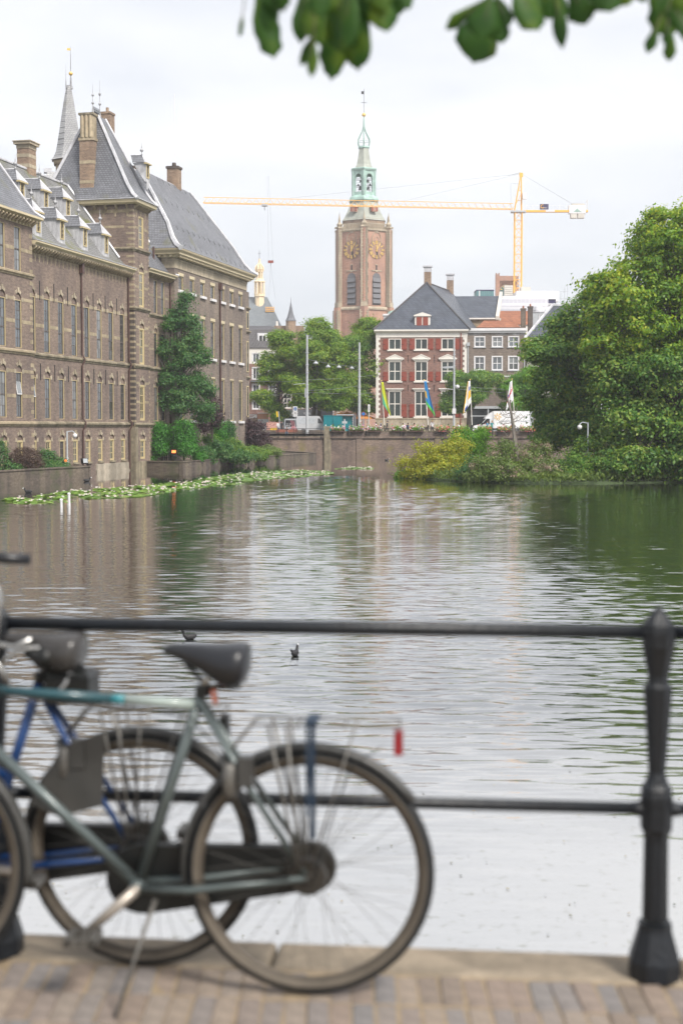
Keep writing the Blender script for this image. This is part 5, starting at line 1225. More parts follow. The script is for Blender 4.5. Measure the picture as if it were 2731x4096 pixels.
# ------------------------------------------------------------------ building site and far clock tower
def make_far_right():
    P = thing('far_clock_tower', 'flat-topped red brick tower with dark round clock face behind the crane mast', 'tower', (48.4, 420, 0), 0)
    b = MB(); b.box(-2.2, 3.4, 0, 6, 3, 44.6); b.box(-2.2, 3.4, 0, 6, 44.6, 45.0); b.box(-3.3, -2.2, -.5, 1, 3, 48.8); b.box(-3.3, -3.0, -.5, .6, 48.8, 49.2); b.box(-2.5, -2.2, -.5, .6, 48.8, 49.2); b.box(-2.2, 3.4, 0, 6, 47.0, 48.4)
    for i in range(14): b.box(-2.1+i*.42, -1.95+i*.42, 0, .5, 45.0, 47.0)
    b.box(-2.2, 3.4, 3, 6, 45, 47.0); b.build('wall', MATS['brick_church'], P)
    c = MB(); c.lathe([(2.05, 0), (2.05, .12)], 24); o = c.build('clock_face', pmat('clock_teal', (.05, .12, .12), .5), P, (-.15, -.02, 43.6)); o.rotation_euler = (R(90), 0, 0)
    n = MB()
    for i in range(12): a = R(30*i); n.add([(-.15+rr*math.cos(a+da), -.18, 43.6+rr*math.sin(a+da)) for rr, da in ((1.45, -.09), (1.9, -.09), (1.9, .09), (1.45, .09))], [(0, 1, 2, 3)])
    n.build('numeral', MATS['gold'], P)
    c = MB(); c.tube([(-.15+2.1*math.cos(2*math.pi*i/24), -.1, 43.6+2.1*math.sin(2*math.pi*i/24)) for i in range(24)], .15, 4, closed=True); c.build('clock_ring', MATS['brick_yellow'], P)
    P = thing('teal_roof_unit', 'teal panelled box with dark rim on a roof left of the clock tower', 'roof unit', (30.1, 300, 0), 0)
    b = MB(); b.box(-1.9, 1.75, 0, 5, 3, 32.6, 0); b.box(-1.95, 1.8, -.05, 5, 32.6, 32.8, 1)
    for i in range(9): b.box(-1.8+i*.42, -1.76+i*.42, -.03, 0, 30.5, 32.6, 1)
    b.box(-1.35, -1.15, -.05, 0, 30.5, 32.6, 2); b.build('unit_body', [pmat('teal_panel', (.13, .26, .27), .5), MATS['sign_navy'], MATS['white_cool']], P)
    P = thing('building_site', 'unfinished office block with strip windows behind white scaffold sheeting', 'building', (41, 302, 0), 0)
    b = MB(); b.box(-8, 6, 0, 20, 3, 29.4); b.box(-8, 4, 1.5, 20, 29.4, 31.3); b.box(-3.2, 6.0, 8, 20, 31.3, 33.5); b.build('wall', MATS['white_cool'], P)
    b = MB(); b.box(-8.2, 2.2, 1.2, 1.5, 30.2, 31.1); b.box(2.5, 4.3, 1.2, 1.5, 30.2, 31.1); b.build('strip_window', MATS['sign_navy'], P)
    b = MB()
    for i in range(13): b.box(-8.2+i*.86, -8.08+i*.86, 1.1, 1.2, 30.2, 31.1)
    b.box(-8.3, 4.4, 1.0, 1.2, 31.1, 31.3); b.box(-8.3, 4.4, 1.0, 1.2, 30.0, 30.2); b.build('window_mullion', MATS['white_cool'], P)
    b = MB(); b.box(-8.2, 2.0, -.1, 0, 25, 28.9); b.build('glass_facade', pmat('grey_glass', (.20, .23, .28), .25, .1), P)
    b = MB(); b.tube([(5.8, -1, 25), (5.8, -1, 33.4), (6.2, -1, 33.4)], .06, 4); b.tube([(6.4, -1, 25), (6.4, -1, 34)], .05, 4); b.tube([(5.0, -1, 25), (5.0, -1, 32.5)], .05, 4)
    for z in (28, 29.5, 31, 32.5): b.tube([(4.8, -1, z), (6.6, -1, z)], .05, 4)
    b.box(4.4, 7.5, -1.2, -.2, 28.2, 28.4); b.add([(3.5, -1, 29.6), (7.8, -1, 27.6), (7.8, -.2, 27.6), (3.5, -.2, 29.6), (3.5, -1, 30.2), (7.8, -1, 28.2)], [(0, 1, 2, 3), (0, 4, 5, 1)]); b.build('scaffold', MATS['steel_grey'], P)
    m, t, bs = nt('sheeting'); bs.inputs['Base Color'].default_value = (.85, .85, .92, 1); bs.inputs['Alpha'].default_value = .45; bs.inputs['Roughness'].default_value = .4
    b = MB(); pr = [(-1.3, 26.5), (-1.2, 29.5), (-.6, 31.0), (.9, 31.8), (3, 32)]
    for p, q in zip(pr, pr[1:]): b.quad((-8.3, p[0], p[1]), (2.6+.2*p[0], p[0], p[1]), (2.6+.2*q[0], q[0], q[1]), (-8.3, q[0], q[1]))
    b.build('dust_sheet', m, P)
    P = thing('concrete_blocks', 'stacked pale concrete ballast blocks at the foot of the crane mast', 'blocks', (36.6, 314, 3.15), 0)
    b = MB()
    for i in range(5): b.box(-.95, .9, 0, 1.5, 29.9+i*.44-.1, 30.28+i*.44-.1)
    b.box(-.9, .85, .1, 1.4, 0, 29.85); b.build('block', MATS['concrete'], P)
    b = MB(); b.box(2.7, 4.8, 0, 2, 30.4, 31.6); b.box(2.9, 4.6, .2, 1.8, 0, 30.4); b.build('blocks_right', MATS['concrete'], P)
    P = thing('green_lantern_roof', 'small grey roof lantern with green copper top beside the shuttered house', 'roof lantern', (at(1562, 1260, 300).x, 300, 3.15), 0)
    z = at(1562, 1262, 300).z-3.15; b = MB(); b.box(-1.4, 3, 0, 3, 0, z, 0); b.box(-1.6, 3.2, -.2, 3.2, z, z+.35, 1); b.lathe([(1.7, 0), (1.3, .6), (.3, .9)], 8, (1.0, 1.5, z+.35), 2); b.build('lantern_body', [MATS['steel_grey'], MATS['white_cool'], MATS['copper_green']], P)
make_far_right()

# ------------------------------------------------------------------ vegetation
pmat('bark', (.10, .085, .068), .9, .3, 3.0, bump=.4, bscale=12)
pmat('bark_grey', (.17, .15, .13), .9, .3, 3.0, bump=.3, bscale=12)
leafmat('leaf_street', [(.05, .12, .014), (.10, .21, .022), (.18, .31, .032), (.30, .38, .05)], .42, .30)
leafmat('leaf_maple', [(.05, .125, .016), (.11, .23, .022), (.21, .35, .03), (.38, .43, .05)], .46, .28)
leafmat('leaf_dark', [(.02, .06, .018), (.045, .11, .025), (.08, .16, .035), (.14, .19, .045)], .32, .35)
leafmat('leaf_mid', [(.036, .105, .024), (.075, .185, .034), (.14, .27, .045), (.25, .33, .055)], .42, .35)
leafmat('leaf_willow', [(.022, .075, .024), (.04, .13, .038), (.075, .195, .052), (.13, .23, .06)], .34, .5)
leafmat('leaf_thuja', [(.022, .10, .012), (.045, .19, .02), (.085, .29, .03)], .32, .6)
leafmat('leaf_bright', [(.05, .15, .014), (.11, .28, .026), (.20, .40, .04)], .42, .4)
leafmat('leaf_yellow', [(.16, .19, .02), (.30, .32, .03), (.46, .44, .05), (.24, .36, .05)], .38, .45)
leafmat('leaf_olive', [(.06, .10, .025), (.11, .18, .04), (.19, .25, .06)], .3, .5)
leafmat('leaf_purple', [(.022, .012, .018), (.045, .022, .03), (.08, .04, .042)], .2, .6)
leafmat('leaf_brownround', [(.045, .028, .024), (.075, .045, .036), (.10, .065, .045)], .2, .8)
leafmat('plume', [(.22, .17, .12), (.34, .26, .20), (.46, .37, .29)], .3, .6, .8)
leafmat('lily_leaf', [(.07, .17, .02), (.14, .29, .035), (.26, .40, .06)], .1, .25, .35)
flower_mat('lily_flower', [(.85, .82, .78), (.85, .70, .70), (.88, .86, .82), (.80, .55, .58)])

def tree(name, label, base, lobes, mat, nclump, per, cr, leaf, trunk=.35, group=None, cat='tree', bark='bark', limbs=26, up=.55, bottom=-9, shell=.72, lean=(0, 0), core=.12, flat=.75, tops=None, sub=0):
    base = Vector(base); T = thing(name, label, cat, base, 0, group)
    if sub: lobes = sublobes(lobes, sub)
    L = [(a-base.x, b-base.y, c-base.z, d, e, f) for a, b, c, d, e, f in lobes]
    P, nn, size, cc = cloud(L, nclump, per, cr, leaf, up, shell, flat, bottom-base.z, core)
    place('crown' if cat == 'tree' else 'foliage', leaf_mesh('crown', leaf_arrays(P, nn, size), MATS[mat]), T)
    if trunk:
        b = MB(); La = np.array(L); ctr = Vector(np.average(La[:, :3], axis=0, weights=La[:, 3]**2)); zt = ctr.z
        pts = [Vector((0, 0, -.2)), Vector((lean[0]*.3+.05, lean[1]*.3, zt*.3)), Vector((ctr.x*.35+lean[0]*.6, ctr.y*.3, zt*.65)), Vector((ctr.x*.8, ctr.y*.8, zt*1.15))]
        b.tube(pts, [trunk*1.25, trunk, trunk*.75, trunk*.3], 8)
        tips = list(La[:, :3])+list(cc[rng.choice(len(cc), min(limbs, len(cc)), replace=False)])
        for t in tips:
            t = Vector(t); s = pts[1].lerp(pts[3], rng.uniform(.05, .8)); m = s.lerp(t, .5)+Vector((0, 0, .12*(t-s).length))
            b.tube([s, m, t], [trunk*.34, trunk*.2, trunk*.05], 5)
        b.build('trunk', MATS[bark], T)
    if tops:
        P2, n2, s2, _ = cloud([(a-base.x, b-base.y, c-base.z, d, e, f) for a, b, c, d, e, f in tops[0]], tops[1], tops[2], tops[3], tops[4], .3)
        place('flower_heads', leaf_mesh('flower_heads', leaf_arrays(P2, n2, s2, aspect=.9), MATS[tops[5]]), T)
    return T
def L_(px, py, Y, rx, rz, ry=None):        # lobe centred where a photo pixel falls at depth Y, radii in metres
    p = at(px, py, Y); return (p.x, Y, p.z, rx, ry or rx, rz)

# street trees behind the quay
S = 'street trees between the pond and the shops'
tree('street_tree', 'broad green street tree left of the tall lamp pole', (at(1112, 1700, 207).x, 207, 3.15), [L_(1085, 1470, 207, 2.6, 2.6), L_(1130, 1380, 207, 2.4, 2.2), L_(1060, 1590, 206, 2.0, 1.7), L_(1175, 1500, 207, 2.6, 2.6), L_(1110, 1650, 206, 1.6, 2.2)], 'leaf_street', 1326, 37, 0.37, .26, .22, S, bottom=5, sub=6, flat=.5, core=.05)
tree('street_tree', 'tall full street tree behind the teal container', (at(1253, 1700, 206).x, 206, 3.15), [L_(1260, 1345, 206, 3.2, 2.6), L_(1230, 1430, 205, 3.6, 2.8), L_(1330, 1440, 206, 3.2, 3.0), L_(1190, 1540, 205, 2.8, 2.2), L_(1300, 1560, 205, 3.4, 2.2), L_(1370, 1530, 206, 2.6, 2.4), L_(1320, 1610, 205, 2.4, 1.3), L_(1215, 1605, 205, 2.0, 1.2)], 'leaf_street', 2167, 39, 0.39, .26, .32, S, bottom=6.0, sub=6, flat=.5, core=.05)
tree('street_tree', 'second trunk street tree with crown against the church tower', (at(1275, 1700, 209).x, 209, 3.15), [L_(1330, 1400, 211, 3.0, 3.0), L_(1400, 1420, 212, 2.8, 3.2), L_(1320, 1520, 211, 3.0, 2.4)], 'leaf_mid', 969, 36, 0.39, .26, .30, S, bottom=6.5, sub=6, flat=.5, core=.05)
tree('street_tree', 'street tree close to the left wall of the shuttered house', (at(1432, 1690, 214).x, 214, 3.15), [L_(1455, 1360, 215, 3.0, 2.8), L_(1480, 1470, 214, 2.6, 3.2), L_(1430, 1560, 214, 2.8, 2.6), L_(1478, 1310, 216, 2.2, 1.8), L_(1460, 1620, 214, 2.0, 1.6), L_(1390, 1600, 213, 2.4, 1.8)], 'leaf_street', 1275, 37, 0.37, .26, .3, S, bottom=6.0, sub=6, flat=.5, core=.05)
tree('street_tree', 'street tree in front of the shuttered house and truck', (at(1872, 1690, 200).x, 200, 3.15), [L_(1850, 1540, 200, 2.7, 2.3), L_(1930, 1520, 200, 2.6, 1.7), L_(1800, 1620, 200, 1.9, 2.2), L_(1880, 1580, 199, 2.4, 1.9)], 'leaf_mid', 1326, 39, 0.34, .26, .28, S, bottom=6.2, sub=6, flat=.5, core=.05)
tree('street_tree', 'bright green street tree between the flags and the island', (at(2085, 1690, 202).x, 202, 3.15), [L_(2040, 1560, 202, 2.5, 1.9), L_(2120, 1530, 202, 2.6, 2.2), L_(2060, 1620, 201, 2.2, 1.3)], 'leaf_bright', 1071, 37, 0.34, .28, .28, S, bottom=6.4, sub=6, flat=.5, core=.05)

# island
isl = MB(); out = [(4.6, 112.5), (6.2, 107.5), (9.2, 102), (13, 100.2), (18, 99.6), (25, 102.2), (34, 104), (46, 108), (50, 150), (24, 152), (12, 132), (6, 120)]
cx = sum(p[0] for p in out)/len(out); cy = sum(p[1] for p in out)/len(out); rings = []
for k, z in ((1.0, -.3), (.98, .08), (.9, .35), (.6, .9), (.2, 1.2)): rings.append([(cx+(x-cx)*k, cy+(y-cy)*k, z) for x, y in out])
for a, b in zip(rings, rings[1:]):
    for i in range(len(out)): isl.quad(a[i], a[(i+1) % len(out)], b[(i+1) % len(out)], b[i])
isl.poly(rings[-1]); tag(isl.build('island', MATS['grass_ground']), 'low green island in the pond', None, None, 'structure')

G_ = 'large trees on the island'
tree('maple_tree', 'tall yellow-green maple at the right edge of the photo', (25.5, 108, .6),
     [(25, 106.5, 17.2, 4.6, 4.2, 3.8), (21.5, 105.5, 14.2, 3.6, 3.6, 3.4), (27.5, 106, 14, 5, 4.2, 4.2), (20.2, 105, 11.2, 2.9, 3.0, 2.6), (24, 104.5, 11.6, 4.4, 3.6, 3.2), (29, 107, 18.2, 3.8, 3.6, 3.2), (23.2, 107, 18.0, 2.6, 2.6, 2.4)],
     'leaf_maple', 2100, 44, .40, .29, .5, G_, bottom=7.6, bark='bark_grey', limbs=60, sub=8, flat=.5, core=.04)
tree('maple_tree', 'shaded lower limbs of a maple hanging down to the water', (24, 105, .5),
     [(23.5, 103.5, 6.8, 5.0, 3.0, 3.0), (27.5, 104, 8.2, 4.6, 3.0, 3.4), (20.8, 103, 4.2, 3.0, 2.2, 2.6), (24.5, 102.6, 3.0, 3.8, 2.2, 2.3), (28.5, 103, 3.4, 3.8, 2.4, 2.8), (19.6, 104, 7.6, 2.4, 2.2, 2.4), (20.6, 101.6, 1.5, 2.2, 1.3, 1.4), (24.2, 102.0, 1.5, 2.6, 1.4, 1.5), (28.2, 103.0, 1.6, 2.8, 1.4, 1.6)],
     'leaf_mid', 2100, 42, .40, .28, .4, G_, bottom=.35, limbs=60, sub=7, flat=.5, core=.04)
tree('plane_tree', 'dark green rounded tree between the maple and the flags', (18.8, 114, .6),
     [(19.2, 113, 12.4, 2.6, 2.6, 2.6), (17.3, 113, 9.6, 2.7, 2.6, 2.7), (20.4, 112.5, 8.8, 3.0, 2.8, 3.2), (16.9, 112, 6.4, 2.5, 2.2, 2.5), (18.6, 111.4, 4.4, 2.7, 2.2, 2.4), (21.0, 112, 14.0, 1.9, 2.0, 1.9), (16.6, 112.4, 3.6, 2.0, 1.8, 1.8)],
     'leaf_mid', 1700, 42, .38, .28, .4, G_, bottom=1.2, limbs=45, sub=7, flat=.5, core=.04)
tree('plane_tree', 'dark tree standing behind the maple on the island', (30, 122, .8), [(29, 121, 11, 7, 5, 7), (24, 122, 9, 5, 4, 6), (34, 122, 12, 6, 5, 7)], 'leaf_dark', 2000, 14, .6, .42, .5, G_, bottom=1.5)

# island shrubs
I_ = 'shrubs at the island edge'
tree('yellow_shrub', 'yellow leaved shrub at the left tip of the island', (7.0, 109.5, .2), [L_(1650, 1870, 109.5, 1.5, 1.1), L_(1720, 1830, 109.5, 1.6, 1.5), L_(1790, 1820, 109, 1.5, 1.6), L_(1770, 1880, 108, 1.8, 1.1), L_(1695, 1890, 108.5, 1.8, .9), L_(1850, 1870, 108, 1.5, 1.2), L_(1830, 1790, 109, 1.4, 1.3)], 'leaf_yellow', 1250, 15, .20, .15, .06, I_, 'shrub', limbs=90, bottom=.1, up=.3, shell=.6, sub=6)
tree('green_shrub', 'light green upright shrub right of the yellow one', (9.6, 112, .3), [L_(1840, 1790, 112, 1.7, 1.6), L_(1900, 1810, 112, 1.3, 1.6), L_(1850, 1740, 112.5, .6, .7), L_(1930, 1760, 112.5, .9, 1.1)], 'leaf_bright', 700, 15, .20, .16, .06, I_, 'shrub', limbs=60, bottom=.1, up=.3, sub=6)
tree('dark_shrub', 'small dark shrub between yellow shrub and flowering plants', (9.6, 104.5, .2), [L_(1895, 1890, 104, 1.0, 1.2), L_(1860, 1910, 104, .7, .7)], 'leaf_willow', 320, 15, .22, .15, .05, I_, 'shrub', limbs=30, bottom=.1)
for i, (px, py, Y, rx, rz, lb) in enumerate(((1930, 1895, 102.5, 1.0, 1.0, 'pale flowering plant right of the dark shrub at the waterline'), (2010, 1850, 104, 1.5, 1.3, 'tall pinkish flowering plant left of the dead tree'), (2030, 1900, 102, 1.4, .8, 'low flowering plant in front of the dead tree'),
                                             (2110, 1870, 104, 1.4, 1.2, 'brownish plume plant right of the dead tree trunk'), (2150, 1820, 106, 1.2, 1.2, 'tall buff plume plant beside the dark plane tree'), (2190, 1890, 102.5, 1.3, 1.0, 'pinkish plume plant near the right waterline'))):
    p = at(px, py, Y); c = (p.x, Y, p.z)
    lob = [(c[0], c[1], c[2]+.15, rx*1.25, rx, rz*1.3), (c[0]-rx*.5, c[1]-.3, max(.4, c[2]-rz*.6), rx, rx*.8, rz*.9)]
    tree('flowering_plant', lb, (c[0], Y, .15), lob, 'leaf_olive', 340, 15, .20, .15, .04, I_, 'plant', limbs=30, bottom=.08, up=.3, sub=4, tops=(sublobes([(c[0], c[1]-.2, c[2]+rz*.3, rx*1.0, rx*.8, rz*.8)], 5), 62, 20, .13, .09, 'plume'))
tree('green_shrub', 'fresh green bush at the waterline below the camera post', (17.5, 102.5, .2), [L_(2290, 1870, 103, 2.0, 1.3), L_(2380, 1880, 102.5, 1.7, 1.2), L_(2250, 1910, 102, 1.3, .7), L_(2340, 1820, 104, 1.6, 1.4)], 'leaf_mid', 900, 18, .24, .18, .06, I_, 'shrub', limbs=40, bottom=.08, sub=5)
tree('green_shrub', 'low sprig of leaves at the very tip of the island', (4.6, 111.5, .1), [L_(1600, 1900, 111.5, .5, .35)], 'leaf_bright', 50, 12, .16, .14, .03, I_, 'shrub', limbs=8, bottom=.02)
gp = []
n = 5000; t = rng.random(n); ed = np.array(out[:7]); k = np.minimum((t*6).astype(int), 5); f = t*6-k
E_ = ed[k]*(1-f)[:, None]+ed[k+1]*f[:, None]; inw = np.array([cx, cy])-E_; inw /= np.linalg.norm(inw, axis=1)[:, None]; dd = np.abs(rng.normal(0, 1.8, n))
P = np.concatenate([E_+inw*dd[:, None], (.15+.09*dd+rng.uniform(0, .5, n))[:, None]], 1); nn = unit(n); nn[:, 2] *= .3; nn /= np.linalg.norm(nn, axis=1)[:, None]
o = place('grass', leaf_mesh('grass', leaf_arrays(P, nn, rng.uniform(.2, .5, n), aspect=.3), MATS['leaf_olive'])); tag(o, 'tangled grass and weeds along the island edge', 'grass', None, 'stuff')

def dead_tree():
    b0 = at(2068, 1842, 104); T = thing('dead_tree', 'bare dead tree with thin twigs standing among the island plants', 'tree', (b0.x, 104, .5), 0)
    def q(px, py): p = at(px, py, 104); return Vector((p.x-b0.x, rng.normal(0, .1), p.z-.5))
    b = MB(); trunk_ = [q(2068, 1850), q(2058, 1770), q(2050, 1700), q(2042, 1650), q(2030, 1600), q(2026, 1560)]; b.tube(trunk_, [.17, .15, .12, .09, .07, .03], 7); b.tube([q(2038, 1640), q(2041, 1600)], [.08, .06], 6)
    br = MB(); random.seed(3)
    for a, e in ((1760, (2010, 1725)), (1720, (2000, 1690)), (1740, (2085, 1710)), (1690, (1985, 1690)), (1680, (2080, 1655)), (1668, (2005, 1660)), (1655, (2070, 1640)), (1640, (2010, 1630)), (1700, (2075, 1735)), (1760, (2075, 1745)), (1650, (1995, 1655)), (1690, (2100, 1660))):
        s = q(2050+(a-1700)*.12, a); t_ = q(*e); m_ = s.lerp(t_, .55)-Vector((0, 0, .12)); br.tube([s, m_, t_], [.045, .03, .012], 4)
        for k in range(4):
            u = s.lerp(t_, random.uniform(.3, .95)); v = u+Vector((random.uniform(-.5, .5), random.uniform(-.3, .3), random.uniform(.05, .5))); br.tube([u, v], [.018, .006], 4)
    b.build('trunk', MATS['bark_grey'], T); br.build('twigs', MATS['bark_grey'], T)
dead_tree()

# palace gardens: retaining walls, soil and planting
def garden(name, label, pts, z, h0=-.6):
    g_ = tag(place(name, None, None, (pts[0][0], pts[0][1], 0)), label, 'wall'); ox, oy = pts[0]
    b = MB()
    for (xa, ya), (xb, yb) in zip(pts, pts[1:]):
        d = Vector((xb-xa, yb-ya, 0)).normalized(); n_ = Vector((-d.y, d.x, 0))*.35; a, c = Vector((xa-ox, ya-oy, 0)), Vector((xb-ox, yb-oy, 0))
        b.zbox([(a.x, a.y), (c.x, c.y), ((c+n_).x, (c+n_).y), ((a+n_).x, (a+n_).y)], h0, z)
    b.build('wall', MATS['garden_brick'], g_)
    b = MB()
    for (xa, ya), (xb, yb) in zip(pts, pts[1:]):
        d = Vector((xb-xa, yb-ya, 0)).normalized(); n_ = Vector((-d.y, d.x, 0)); a, c = Vector((xa-ox, ya-oy, 0))-n_*.06-d*.05, Vector((xb-ox, yb-oy, 0))-n_*.06+d*.05; e = n_*.48
        b.zbox([(a.x, a.y), (c.x, c.y), ((c+e).x, (c+e).y), ((a+e).x, (a+e).y)], z, z+.1)
    b.build('coping', MATS['garden_brick'], g_)
gA = [(-30, 74.6), (-19.25, 109.3), (-24.6, 110.6)]
gB = [(-18.35, 134.0), (-14.75, 132.5), (-7.4, 163.0), (-3.2, 180), (-8, 193)]
garden('garden_wall', 'weathered brick garden wall at the left edge below the round bush', gA, .92)
garden('garden_wall', 'long low brick garden wall below the shrubs beside the great hall', gB, .72)
soil = MB(); soil.poly([(-30.2, 75, .85), (-19.4, 109.2, .85), (-24.7, 110.5, .85), (-40, 76, .85)]); tag(soil.build('garden_soil', MATS['soil']), None, None, None, 'structure')
soil = MB(); soil.poly([(-18.3, 134.0, .66), (-14.85, 132.7, .66), (-7.5, 163.0, .66), (-3.3, 180, .66), (-8, 193, .66), (-22, 193, .66), (-20, 140, .66)]); tag(soil.build('garden_soil', MATS['soil']), None, None, None, 'structure')

GA = 'plants in the palace gardens'
tree('round_bush', 'clipped round brown-leaved bush on the left garden wall', (at(105, 1860, 104.5).x, 104.5, .9), [L_(105, 1845, 104.5, 1.22, 1.0)], 'leaf_brownround', 900, 16, .10, .08, .06, GA, 'bush', limbs=30, shell=.88, core=.25, bottom=.8)
tree('hedge', 'green hedge left of the round brown bush', (at(30, 1880, 103).x, 103, .9), [L_(40, 1880, 103, 1.0, .55), L_(75, 1885, 104, .8, .4), L_(0, 1840, 103, .7, 1.5)], 'leaf_willow', 420, 15, .16, .13, .05, GA, 'hedge', limbs=20, bottom=.85)
tree('hedge', 'low green hedge between round bush and orange spotlight', (at(215, 1870, 107.5).x, 107.5, .9), [L_(190, 1830, 107.5, .8, .6), L_(225, 1860, 107.5, 1.1, .6), L_(190, 1865, 106.5, .9, .5)], 'leaf_willow', 420, 15, .16, .14, .05, GA, 'hedge', limbs=20, bottom=.85)
tree('garden_tree', 'tall dark green multi-stem tree against the great hall', (at(690, 1720, 139.5).x, 139.5, .7),
     [L_(735, 1215, 139.5, .95, 1.8), L_(700, 1290, 139.5, 1.3, 1.4), L_(770, 1310, 139.5, 1.2, 1.6), L_(660, 1390, 139.5, 1.3, 1.6), L_(740, 1400, 139.5, 1.8, 1.8), L_(810, 1420, 139.5, 1.0, 1.3), L_(690, 1500, 139.5, 1.6, 1.7), L_(790, 1530, 139.5, 1.5, 1.9), L_(740, 1590, 139, 2.0, 1.6), L_(650, 1600, 139.5, 1.0, 1.3), L_(810, 1640, 139, 1.2, 1.2), L_(830, 1560, 140, .8, 1.3)],
     'leaf_willow', 1300, 30, .34, .21, .26, GA, bark='bark_grey', limbs=130, bottom=4.6, shell=.5, sub=3, flat=.6)
tree('conifer_shrub', 'bright green feathery conifer beside the tower base', (at(650, 1800, 138).x, 138, .7), [L_(640, 1740, 138, 1.15, 1.2), L_(640, 1790, 137.6, .9, .8)], 'leaf_thuja', 500, 18, .24, .17, .08, GA, 'shrub', limbs=30, bottom=1.2)
tree('conifer_shrub', 'bright green rounded conifer at the foot of the tall tree', (at(735, 1790, 137.5).x, 137.5, .7), [L_(735, 1740, 137.5, 1.15, 1.5), L_(745, 1790, 137, 1.05, .8), L_(620, 1850, 136.3, .7, .5)], 'leaf_thuja', 600, 18, .24, .17, .08, GA, 'shrub', limbs=30, bottom=1.0)
tree('purple_shrub', 'dark purple leaved shrub against the great hall windows', (at(850, 1720, 146).x, 146, .7), [L_(845, 1630, 146, .95, 1.3), L_(865, 1670, 146, .7, 1.0), L_(815, 1700, 146, .7, .8)], 'leaf_purple', 420, 14, .26, .18, .07, GA, 'shrub', limbs=30, bottom=2)
tree('purple_shrub', 'dark purple bush at the far end of the garden wall', (at(1030, 1780, 166).x, 166, .7), [L_(1020, 1730, 166, 1.5, 1.3), L_(1040, 1770, 166, 1.2, 1.0), L_(985, 1700, 166, .9, .8)], 'leaf_purple', 520, 14, .28, .2, .07, GA, 'shrub', limbs=30, bottom=1)
for px, py, Y, rx, rz, mt, lb, nm in ((820, 1830, 141, 1.0, 1.2, 'leaf_willow', 'dark green garden shrub right of the glowing spotlight', 'garden_shrub'), (880, 1810, 144, 1.3, 1.3, 'leaf_willow', 'dark shrub below the purple shrub', 'garden_shrub'), (935, 1800, 147, 1.5, 1.7, 'leaf_mid', 'tall green shrub in the middle of the hall garden', 'garden_shrub'),
                              (950, 1850, 145, 1.2, .9, 'leaf_willow', 'arching dark shrub overhanging the garden wall', 'garden_shrub'), (1010, 1820, 156, 1.6, 1.3, 'leaf_mid', 'green shrub left of the purple bush', 'garden_shrub'), (1075, 1810, 164, 1.5, 1.1, 'leaf_olive', 'grey-green shrub at the end of the garden wall', 'garden_shrub'), (875, 1710, 150, .55, 1.6, 'leaf_thuja', 'slim ivy column on the hall drainpipe', 'ivy'),
                              (915, 1720, 152, .5, 1.3, 'leaf_willow', 'thin upright shrub beside the ivy column', 'garden_shrub'), (845, 1760, 148, .8, .8, 'leaf_bright', 'yellow-green shrub below the hall windows', 'garden_shrub'), (790, 1870, 138, .9, .5, 'leaf_thuja', 'low ferns beside the glowing spotlight', 'fern'), (990, 1880, 150, 1.5, .6, 'leaf_willow', 'low shrub spilling over the garden wall', 'garden_shrub'), (1040, 1860, 158, 1.5, .7, 'leaf_mid', 'low green shrub near the end of the garden wall', 'garden_shrub')):
    p = at(px, py, Y); tree(nm, lb, (p.x, Y, .7), [(p.x, Y, p.z, rx, rx, rz), (p.x+.3, Y-.4, max(1.1, p.z-rz*.6), rx*.9, rx*.8, rz*.6)], mt, int(300*rx*rz)+60, 15, .20, .18, .05, GA, 'shrub', limbs=18, bottom=.5, sub=4)

# water lilies
def lily_bed(name, label, poly_px, npad, nfl, seed):
    pts = [onz(px, py, 0) for px, py in poly_px]; xy = np.array([(p.x, p.y) for p in pts]); lo, hi = xy.min(0), xy.max(0)
    def inside(Q):
        r_ = np.zeros(len(Q), bool); n_ = len(xy)
        for i in range(n_):
            a, b = xy[i], xy[(i+1) % n_]; c_ = ((a[1] > Q[:, 1]) != (b[1] > Q[:, 1])) & (Q[:, 0] < (b[0]-a[0])*(Q[:, 1]-a[1])/(b[1]-a[1]+1e-9)+a[0]); r_ ^= c_
        return r_
    def samp(n_):
        o_ = np.zeros((0, 2))
        while len(o_) < n_:
            Q = rng.uniform(lo, hi, (n_*3, 2)); pn = np.sin(Q[:, 0]*1.9+seed)*np.sin(Q[:, 1]*.8+seed*2)+.6*np.sin(Q[:, 0]*4.3+Q[:, 1]*1.1); o_ = np.concatenate([o_, Q[inside(Q) & (pn > rng.uniform(-1.1, .5, len(Q)))]])
        return o_[:n_]
    c0 = xy.mean(0); T = tag(place(name, None, None, (c0[0], c0[1], 0)), label, 'water lilies', None, 'stuff')
    Q = samp(npad)-c0; b = MB()
    for x, y in Q:
        r_ = rng.uniform(.12, .22); tl = rng.uniform(0, .03); a0 = rng.uniform(0, 6.28); z = rng.uniform(.008, .03)
        ps = [(x+r_*math.cos(a0+.4+k*.785), y+r_*math.sin(a0+.4+k*.785), z+tl*math.sin(k*.785)) for k in range(8)]
        b.poly([(x, y, z)]+ps)
    o = b.build('lily_pads', MATS['lily_leaf'], T); o['kind'] = 'stuff'
    Q = samp(nfl)-c0; V = []
    for x, y in Q:
        r_ = rng.uniform(.06, .11); h = rng.uniform(.03, .08)
        for k in range(7):
            a = k*.9; e = .55 if k < 4 else .25
            V += [(x, y, h), (x+r_*math.cos(a-.4)*e*1.6, y+r_*math.sin(a-.4)*e*1.6, h+r_*.5), (x+r_*math.cos(a)*(1 if k < 4 else .5), y+r_*math.sin(a)*(1 if k < 4 else .5), h+r_*(.7 if k < 4 else 1.1)), (x+r_*math.cos(a+.4)*e*1.6, y+r_*math.sin(a+.4)*e*1.6, h+r_*.5)]
    o = place('lily_flowers', leaf_mesh('lily_flowers', np.array(V), MATS['lily_flower']), T); o['kind'] = 'stuff'
